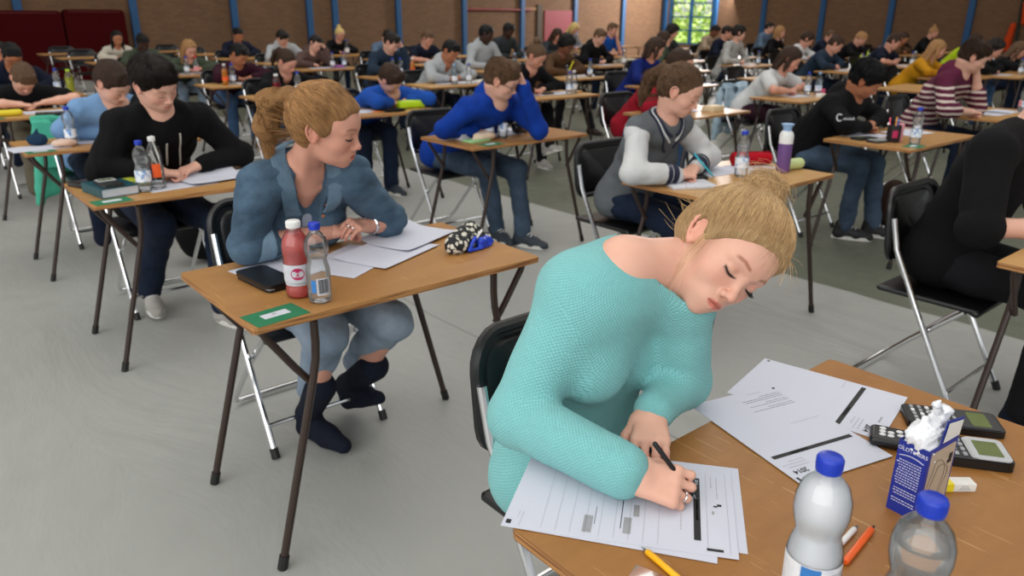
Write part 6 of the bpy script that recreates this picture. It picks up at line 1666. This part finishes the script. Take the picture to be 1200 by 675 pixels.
# tee boy's desk
blob('pencil_case', [('rc', (-.09, 0, .025), (.09, 0, .025), .024, .024, .01)], .006, plain('case_yellow', (216, 196, 40), .6), (.80, 6.84, DZ), 'yellow tube pencil case on the desk of the boy in the printed tee', 'pencil case', .002)
calculator((1.08, 6.80, DZ), 80, 'black closed calculator before the boy in the printed tee', face=BLKP, keys=False, w=.09, h=.19)
papers_at(1.08, 6.97, z0, 92, 'white paper under the hands of the boy in the printed tee'); green_card(1.10, 6.95, 'boy in the printed tee')
lx_, ly_ = DPOS[(1, 5)]
bottle_at(lx_ + .42, ly_ + .10, 'lime', 'yellow green bottle with a lime cap before the red mats'); bottle_at(lx_ + .32, ly_ + .16, 'water', 'water bottle with a blue cap next to the lime capped bottle')
# college jacket girl's desk
calculator((2.965, 2.23, DZ), 60, 'long black closed calculator beside the college jacket girl', face=BLKP, keys=False, w=.085, h=.19)
tag(box_thing('paper_block', .15, .21, .014, (2.84, 2.12, DZ), 60, PAPER2, 'x', 'paper'), 'small white paper block at the near left of the college jacket girl\'s desk')
papers_at(3.20, 2.27, z0, 86, 'white sheet under the college jacket girl\'s pen'); papers_at(3.42, 2.20, z0 + .001, 88, 'white sheet beside the red pencil case', lines=False)
bottle_at(3.215, 2.10, 'water', 'water bottle with a blue cap before the college jacket girl')
rp = empty('pencil_case', (3.50, 2.235, DZ), math.radians(-30), 'round bright red fabric pencil case behind the purple flask', 'pencil case'); RC = fabric('case_red', (190, 14, 34), (150, 8, 24))
g = SDF(.004); g.rc((-.10, 0, .036), (.10, 0, .036), .035, .034, .01); g.plane((1, 0, 0), .105); g.plane((-1, 0, 0), .105); g.fn(wob(5, .003, 60)); V, F = g.mesh(); mesh_from('tube', V, F, RC, rp); m = MB(); m.tube([(-.10, 0, .072), (.1, 0, .072)], .003, 6); m.build('zip', REDC, rp)
fk = empty('flask', (3.470, 2.030, DZ), 0, 'purple flask with a white shoulder and a pale blue cup lid', 'flask')
m = MB(); m.lathe([(.026, 0), (.031, .004), (.034, .012), (.034, .145)], 28); m.build('body', plain('flask_purple', (104, 72, 132), .5), fk, sharp=60); m = MB(); m.lathe([(.0345, .145), (.0345, .185), (.030, .197), (.022, .207)], 28); m.build('white_shoulder', CAPW, fk, sharp=60); m = MB(); m.lathe([(.020, .207), (.021, .225), (.030, .236), (.031, .240), (.026, .241)], 28); m.build('cup_lid', CAPLB, fk, sharp=60)
gc = blob('glasses_case', [('rc', (-.06, 0, .029), (.06, 0, .029), .028, .028, .01)], .004, plain('case_pale_green', (190, 204, 140), .4), (3.560, 2.040, DZ), 'pale green rounded pencil tin beside the purple flask', 'tin', .001, 40, rz=-10)
tag(pen((3.06, 2.14, .746), (2.99, 2.22, .86), .0045, plain('pen_turquoise', (40, 170, 190), .4), CHROME), 'turquoise pen in the hand of the college jacket girl', 'pen')
# blue jumper boy's desk
bx, by = 3.16, 3.84
green_card(bx, by, 'boy in the royal blue jumper', x=-.30, y=-.225)
bk = empty('book', (2.86, 3.93, DZ), math.radians(10), 'white paged book on the royal blue jumper boy\'s desk', 'book'); m = MB(); m.box((0, 0, .018), (.16, .20, .034)); m.build('pages', PAPER2, bk, False); m = MB(); m.box((0, 0, .002), (.165, .206, .002)); m.box((0, 0, .036), (.165, .206, .002)); m.build('cover', CARTON, bk, False)
tag(box_thing('notebook', .16, .10, .012, (2.86, 3.76, DZ), 8, plain('note_green', (150, 200, 140), .5), 'x', 'notebook'), 'pale green notebook in front of the white book')
calculator((2.93, 3.95, DZ + .038), 70, 'black calculator lying on the white book', face=BLKP, keys=False, w=.085, h=.17)
blob('bread_bag', [('el', (0, 0, .026), (.085, .05, .028), None, .02), ('rc', (-.06, 0, .02), (-.12, -.02, .006), .02, .006, .02)], .006, fabric('bread_pale', (214, 178, 140), (228, 214, 198)), (2.93, 3.77, DZ), 'sandwich in a clear bag before the two bottles of the blue jumper boy', 'snack', .004, 60)
bottle_at(3.00, 3.81, 'blue', 'bluish sports bottle, left of the two on the blue jumper boy\'s desk'); bottle_at(3.08, 3.77, 'water', 'clear blue capped bottle, right of the two on the blue jumper boy\'s desk')
blob('pencil_case', [('rc', (-.07, 0, .042), (.07, 0, .042), .040, .036, .01), ('rc', (.07, 0, .05), (.12, .02, .09), .006, .004, .01)], .005, plain('nylon_black', (22, 22, 26), .35), (3.31, 3.86, DZ), 'round black nylon pencil case on the royal blue jumper boy\'s desk', 'pencil case', .004, 60, rz=25)
papers_at(3.15, 3.92, z0, 88, 'white paper under the arm of the royal blue jumper boy'); papers_at(3.43, 3.98, z0, 84, 'white paper at the far right of the royal blue jumper boy\'s desk', lines=False)
# black hooded sweatshirt kid's desk
bx, by = 5.06, 2.20
green_card(bx, by, 'black haired boy in the black sweatshirt', x=-.22, y=-.22)
papers_at(5.03, 2.37, z0, 88, 'white sheets before the black haired boy in the sweatshirt'); papers_at(5.40, 2.27, z0, 80, 'white sheets at the right of the black haired boy\'s desk', lines=False)
calculator((4.86, 2.30, DZ), 70, 'black calculator on the black haired boy\'s desk, left of the grey one', face=BLKP, keys=False); calculator((4.84, 2.19, DZ), 78, 'grey calculator in front of the black one, beside the mesh pen cup', face=SILV, body=DKG)
pcup = empty('pen_cup', (4.90, 2.14, DZ), 0, 'black mesh pen cup with a magenta label on the black haired boy\'s desk', 'pen cup'); m = MB(); m.lathe([(.038, 0), (.040, .004), (.040, .105), (.037, .105), (.037, .006)], 24); m.build('cup', plain('mesh_black', (20, 18, 22), .5), pcup, sharp=50); m = MB(); curved(m, 3.4, 4.2, .03, .075, .0405); m.build('magenta_label', LBMAG, pcup)
for i, (a, c_) in enumerate(((.3, (230, 160, 40)), (2.1, (240, 90, 120)), (4.0, (60, 90, 190)))):
    tag(pen((4.90 + .02 * math.cos(a), 2.14 + .02 * math.sin(a), DZ + .01), (4.90 + .035 * math.cos(a), 2.14 + .035 * math.sin(a), DZ + .15), .004, plain('pen_%d' % i, c_, .4), CHROME), ('amber', 'pink', 'blue')[i] + ' pen standing in the black mesh pen cup', 'pen')
bottle_at(4.92, 2.015, 'water', 'water bottle with a blue cap near the front edge of the black haired boy\'s desk')
tag(box_thing('drink_carton', .04, .03, .11, (4.97, 2.13, DZ), 15, plain('carton_pink', (226, 150, 160), .5), 'x', 'carton'), 'small pink drink carton beside the mesh pen cup')
blob('bag', [('el', (0, 0, .17), (.16, .11, .18), None, .05)], .014, fabric('brown_bag', (60, 40, 30), (40, 26, 20)), (5.72, 2.42, 0), 'brown bag on the floor by the black haired boy\'s feet', 'bag', .01, 18)
def surf(o): return BVHTree.FromPolygons([v.co for v in o.data.vertices], [p.vertices for p in o.data.polygons])
def hit(bv, p, d):
    h = bv.ray_cast(Vector(p) - Vector(d) * .5, Vector(d)); return (np.array(h[0]), np.array(h[1])) if h[0] is not None else (np.array(p), -np.array(d))
bvE = surf(sE['_top']); oE = Vector((sE['at'][0], sE['at'][1], 0))
m = MB()
def stroke(P2, r):
    P = []
    for (x, y) in P2:
        h = bvE.ray_cast(CAMP - oE, cam_ray(990 + x, 138 + y))
        if h[0] is not None: P.append(h[0] + h[1] * .0015)
    if len(P) > 1: m.tube(P, r, 5)
stroke([(3.2 * math.cos(t) - 6, -4 * math.sin(t)) for t in np.linspace(.8, 5.4, 12)], .0042)
for k in range(6): stroke([(-2.0 + k * 2.3, 2.6), (-1.0 + k * 2.3, .6 - .7 * (k % 2)), (-.2 + k * 2.3, 2.6)], .0022)
m.build('chest_lettering', plain('print_white', (200, 202, 206), .7), sE['_top'])
q_ = sB['_']; bvB = surf(sB['_top'])
for c_ in [c for c in sB['_top'].children if c.name.startswith('drawstring')]: bpy.data.objects.remove(c_)
for lat, l0, L in ((-.070, .02, .20), (-.005, .05, .15), (.058, .02, .20)):
    P = []
    for k in range(9):
        p, n_ = hit(bvB, q_['N'] + q_['sa'] * (lat + .012 * k / 8) - q_['up'] * (l0 + L * k / 8) + q_['fwd'] * .1, -q_['fwd']); P.append(p + n_ * .003)
    m = MB(); m.tube(P, .0045, 6); m.build('drawstring', plain('pale_cord', (190, 188, 178), .8), sB['_top'])
# striped jumper boy
papers_at(7.05, 2.33, z0, 86, 'open white papers under the elbow of the striped jumper boy'); papers_at(7.27, 2.33, z0, 86, 'right hand sheets of the striped jumper boy', lines=False)
bottle_at(7.33, 2.18, 'water', 'blue capped one of the two bottles on the striped jumper boy\'s desk'); bottle_at(7.39, 2.22, 'redcap', 'red capped one of the two bottles on the striped jumper boy\'s desk')
# bright blue jumper boy
papers_at(3.02, 5.52, z0, 88, 'white sheet under the hands of the bright blue jumper boy'); blob('pencil_case', [('bx', (0, 0, .032), (.12, .045, .030), None, .015, .01)], .006, plain('neon_lime', (176, 214, 20), .45), (3.50, 5.50, DZ), 'neon lime box pencil case on the bright blue jumper boy\'s desk', 'pencil case', .002, 40, rz=-5)
blob('pouch', [('el', (0, 0, .012), (.10, .05, .013), None, .01)], .006, BLKC, (3.26, 5.36, DZ), 'flat black pouch beside the neon lime pencil case', 'pouch', .002, 40); tag(box_thing('eraser', .04, .025, .02, (3.40, 5.62, DZ), 20, CARTON, 'x', 'eraser'), 'white eraser next to the neon lime pencil case')
tag(box_thing('sticky_notes', .07, .04, .006, (3.13, 5.42, DZ), 0, plain('note_orange', (232, 120, 40), .6), 'x', 'notes'), 'orange sticky notes beside the flat black pouch')
calculator((2.80, 5.42, DZ), 80, 'dark calculator at the left of the bright blue jumper boy\'s desk', face=DKG, keys=False)
# remaining desks: bottles and papers seen in the photograph
short_of = lambda sp: sp['_nm']
NAMES = {(2, 4): 'ponytail girl in black', (2, 5): 'maroon jumper boy', (2, 6): 'long blonde haired girl', (3, 3): 'black low necked top girl', (3, 4): 'pale grey zipped hoodie boy', (4, 4): 'girl in the brown top', (4, 2): 'white tee girl', (3, 5): 'dark slate jumper boy', (3, 6): 'mauve hoodie girl', (6, 3): 'slate sweater boy',
 (7, 3): 'navy tee boy with bare forearms', (6, 4): 'striped top student', (4, 8): 'top knot girl', (4, 6): 'navy lettered tee boy', (2, 7): 'olive sweater boy', (5, 5): 'blond black hoodie boy', (4, 5): 'upright pale grey hoodie boy', (3, 2): 'crimson hoodie boy', (5, 4): 'long haired girl by the window', (8, 3): 'lime collar student', (7, 2): 'dark curls student', (8, 4): 'lime pen student', (7, 4): 'white sweater student', (8, 5): 'black cardigan girl', (9, 6): 'blue grey shirt boy', (2, 8): 'cream sweater girl'}
def at_cell(c): return DPOS[c]
BT = {(2, 4): [(-.26, -.12, 'red', 'red drink with a white cap'), (-.02, -.05, 'water', 'blue capped water bottle')], (2, 5): [(-.24, -.05, 'orange', 'orange drink'), (-.14, .0, 'water', 'blue capped water bottle')], (2, 6): [(-.10, -.05, 'water', 'blue capped bottle'), (.02, -.05, 'redcap', 'red capped bottle')],
 (3, 3): [(.22, -.10, 'water', 'blue capped bottle'), (.31, -.07, 'white', 'white capped bottle')], (3, 4): [(-.06, -.12, 'blue', 'bluish bottle, left of the pair'), (.14, -.12, 'water', 'clear bottle, right of the pair')], (4, 4): [(.08, -.10, 'water', 'tall blue capped bottle')],
 (4, 2): [(.18, .05, 'water', 'clear bottle with a dark blue cap'), (.26, -.02, 'blue', 'pinkish bottle with a pale blue cap')], (3, 5): [(-.10, .0, 'water', 'blue capped bottle'), (.0, -.02, 'waterlow', 'half empty bottle'), (.16, -.05, 'orange', 'orange capped drink')], (3, 6): [(.10, -.05, 'waterlow', 'half empty bottle'), (.30, -.02, 'water', 'blue capped bottle')],
 (6, 3): [(.18, -.06, 'lime', 'greenish bottle'), (.26, -.04, 'water', 'clear bottle')], (7, 3): [(.0, -.08, 'water', 'clear bottle'), (.08, -.08, 'white', 'white capped bottle')], (6, 4): [(.12, -.05, 'water', 'clear bottle')], (4, 8): [(.05, .0, 'big', 'big clear bottle')], (4, 5): [(.25, -.05, 'blue', 'bluish bottle')], (2, 7): [(.0, -.05, 'water', 'clear bottle')],
 (5, 5): [(.30, -.05, 'white', 'white bottle')], (8, 3): [(.2, -.05, 'white', 'white capped bottle')], (7, 2): [(.2, -.08, 'water', 'blue capped bottle')], (8, 4): [(.25, 0, 'water', 'clear bottle')], (9, 6): [(.2, 0, 'red', 'dark bottle')], (5, 4): [(.15, 0, 'big', 'big clear bottle')]}
for c, L in BT.items():
    x, y = at_cell(c)
    for dx, dy, kind, d in L: bottle_at(x + dx, y + dy, kind, d + ' on the desk of the ' + NAMES[c])
PN = {}
for c in [(2, 4), (2, 5), (2, 6), (3, 3), (3, 4), (4, 4), (4, 2), (3, 5), (3, 6), (6, 3), (7, 3), (6, 4), (4, 6), (2, 7), (5, 5), (4, 5), (3, 2), (5, 4), (8, 3), (7, 2), (8, 4), (7, 4), (8, 5), (2, 8)]:
    x, y = at_cell(c); k = rnd.uniform(-.03, .03)
    papers_at(x - .02 + k, y + .06, z0, 90 + rnd.uniform(-8, 8), 'white paper before the ' + NAMES[c], lines=c[1] < 5 and c[0] < 4, curl=.004)
for c in [(2, 4), (3, 3), (3, 4), (3, 5), (3, 6), (4, 4), (6, 3)]:
    x, y = at_cell(c); papers_at(x + .20, y + .0, z0 + .001, 86 + rnd.uniform(-8, 8), 'second white sheet, to the right on the desk of the ' + NAMES[c], lines=False, curl=.006)
def boxy(c, dx, dy, w, h, t, mat, lb, cat, nm='box'): x, y = at_cell(c); tag(box_thing(nm, w, h, t, (x + dx, y + dy, DZ), rnd.uniform(-8, 8), mat, 'x', cat), lb)
boxy((6, 3), -.10, -.10, .17, .06, .055, CARTON, 'white box on the desk of the slate sweater boy', 'box'); boxy((4, 2), .10, -.14, .09, .05, .035, CARTON, 'small white box at the near edge of the white tee girl\'s desk', 'box')
boxy((4, 2), .37, .02, .10, .06, .05, plain('pink_case', (206, 70, 120), .5), 'pink pencil box beside the pale blue capped bottle', 'pencil case', 'pencil_box'); boxy((3, 2), .20, -.10, .17, .11, .045, plain('tan_box', (214, 196, 160), .6), 'cream box on the desk of the crimson hoodie boy', 'box')
boxy((2, 4), -.36, -.10, .07, .05, .035, CARTON, 'small white box left of the red drink', 'box'); boxy((2, 4), -.14, .0, .12, .08, .02, plain('pink_bag', (206, 110, 130), .6), 'pink flat pouch between the red drink and the water bottle', 'pouch', 'pouch')
boxy((3, 6), .20, -.02, .16, .07, .04, plain('lilac_case', (140, 80, 140), .6), 'lilac pencil case before the mauve hoodie girl', 'pencil case', 'pencil_box'); boxy((3, 3), .04, .02, .12, .06, .015, BLKP, 'black calculator of the low necked top girl', 'calculator', 'calculator'); boxy((3, 3), .40, -.02, .10, .07, .02, plain('tan_case', (180, 140, 90), .6), 'tan case at the right end of the low necked top girl\'s desk', 'case', 'case')
boxy((3, 4), .36, -.05, .14, .08, .03, CARTON, 'white box right of the bottles of the zipped hoodie boy', 'box'); boxy((4, 4), .30, -.05, .12, .07, .05, BLKP, 'black case on the desk of the girl in the brown top', 'case', 'case'); boxy((4, 4), .18, .02, .06, .06, .04, RED, 'dark red box behind the tall bottle of the girl in the brown top', 'box')
boxy((7, 3), -.16, -.10, .16, .09, .01, PAPER2, 'white notepad before the navy tee boy with bare forearms', 'notepad', 'notepad')
tag(pen((DPOS[(4, 4)][0] - .10, DPOS[(4, 4)][1] + .10, .80), (DPOS[(4, 4)][0] - .06, DPOS[(4, 4)][1] + .06, .93), .007, plain('marker_yellow', (226, 226, 40), .4), CHROME), 'yellow marker held up by the girl in the brown top', 'pen'); tag(pen((DPOS[(8, 4)][0] - .10, DPOS[(8, 4)][1] + .05, .76), (DPOS[(8, 4)][0] - .08, DPOS[(8, 4)][1] + .04, .87), .012, CAPL, CHROME), 'lime marker of the student in the black sweater', 'pen')
# college jacket cuffs, collar stripes
q = sD['_']; NAVS = plain('rib_navy', (22, 28, 52), .8); m = MB(); m2 = MB()
for nm in 'RL':
    W = np.array(q['arms'][nm][0]); E = np.array(q['arms'][nm][1]); ax = nrm(W - E); u1 = nrm(np.cross(ax, [0, 0, 1])); u2 = np.cross(ax, u1)
    for k, r_, mm in ((.075, .0475, m), (.062, .047, m), (.049, .0455, m), (.036, .044, m), (.027, .0430, m), (.056, .0485, m2), (.036, .0465, m2)):
        c = W - ax * k; mm.tube([c + (u1 * math.cos(t) + u2 * math.sin(t)) * (r_ - .004) for t in np.linspace(0, 2 * PI, 17)[:-1]], .0072 if mm is m else .0035, 6, closed=True)
m.build('cuff', NAVS, sD['_slv']); m2.build('cuff_stripe', WHT, sD['_slv'])
m = MB(); m2 = MB(); bvD = surf(sD['_top'])
for k, mm, rr_ in ((0, m, .008), (.011, m2, .006), (.020, m, .006)):
    P = []
    for t in np.linspace(-2.9, 2.9, 25):
        rad = .070 + k * .9; p, n_ = hit(bvD, q['N'] + q['sa'] * math.sin(t) * rad + q['fwd'] * -math.cos(t) * rad * (1.0 if math.cos(t) > 0 else 1.25), -q['up']); P.append(p + n_ * rr_ * .5)
    mm.tube(P, rr_, 8)
m.build('collar', NAVS, sD['_top']); m2.build('collar_stripe', WHT, sD['_top'])
# green print of the black tee at the left, letters of the navy tee
for sp, s_, mat, sz, dn in (([p for p in people if p['cell'] == (1, 4)][0], 'M * S', plain('print_green', (20, 120, 50), .7), .10, .09), ([p for p in people if p['cell'] == (4, 6)][0], 'ABC', plain('print_blue', (90, 140, 200), .7), .09, .15)):
    q = sp['_']; m = MB(); c = q['N'] - q['up'] * dn + q['fwd'] * .13; Mx = Matrix.Translation(c) @ Vector(q['fwd']).to_track_quat('Z', 'Y').to_matrix().to_4x4()
    for i in range(9): m.box(tuple(Mx @ Vector(((i - 4) * .025, rnd.uniform(-.02, .02), .0))), (.018, .01, rnd.uniform(.02, .05)))
    m.build('shirt_print', mat, sp['_top'], False)
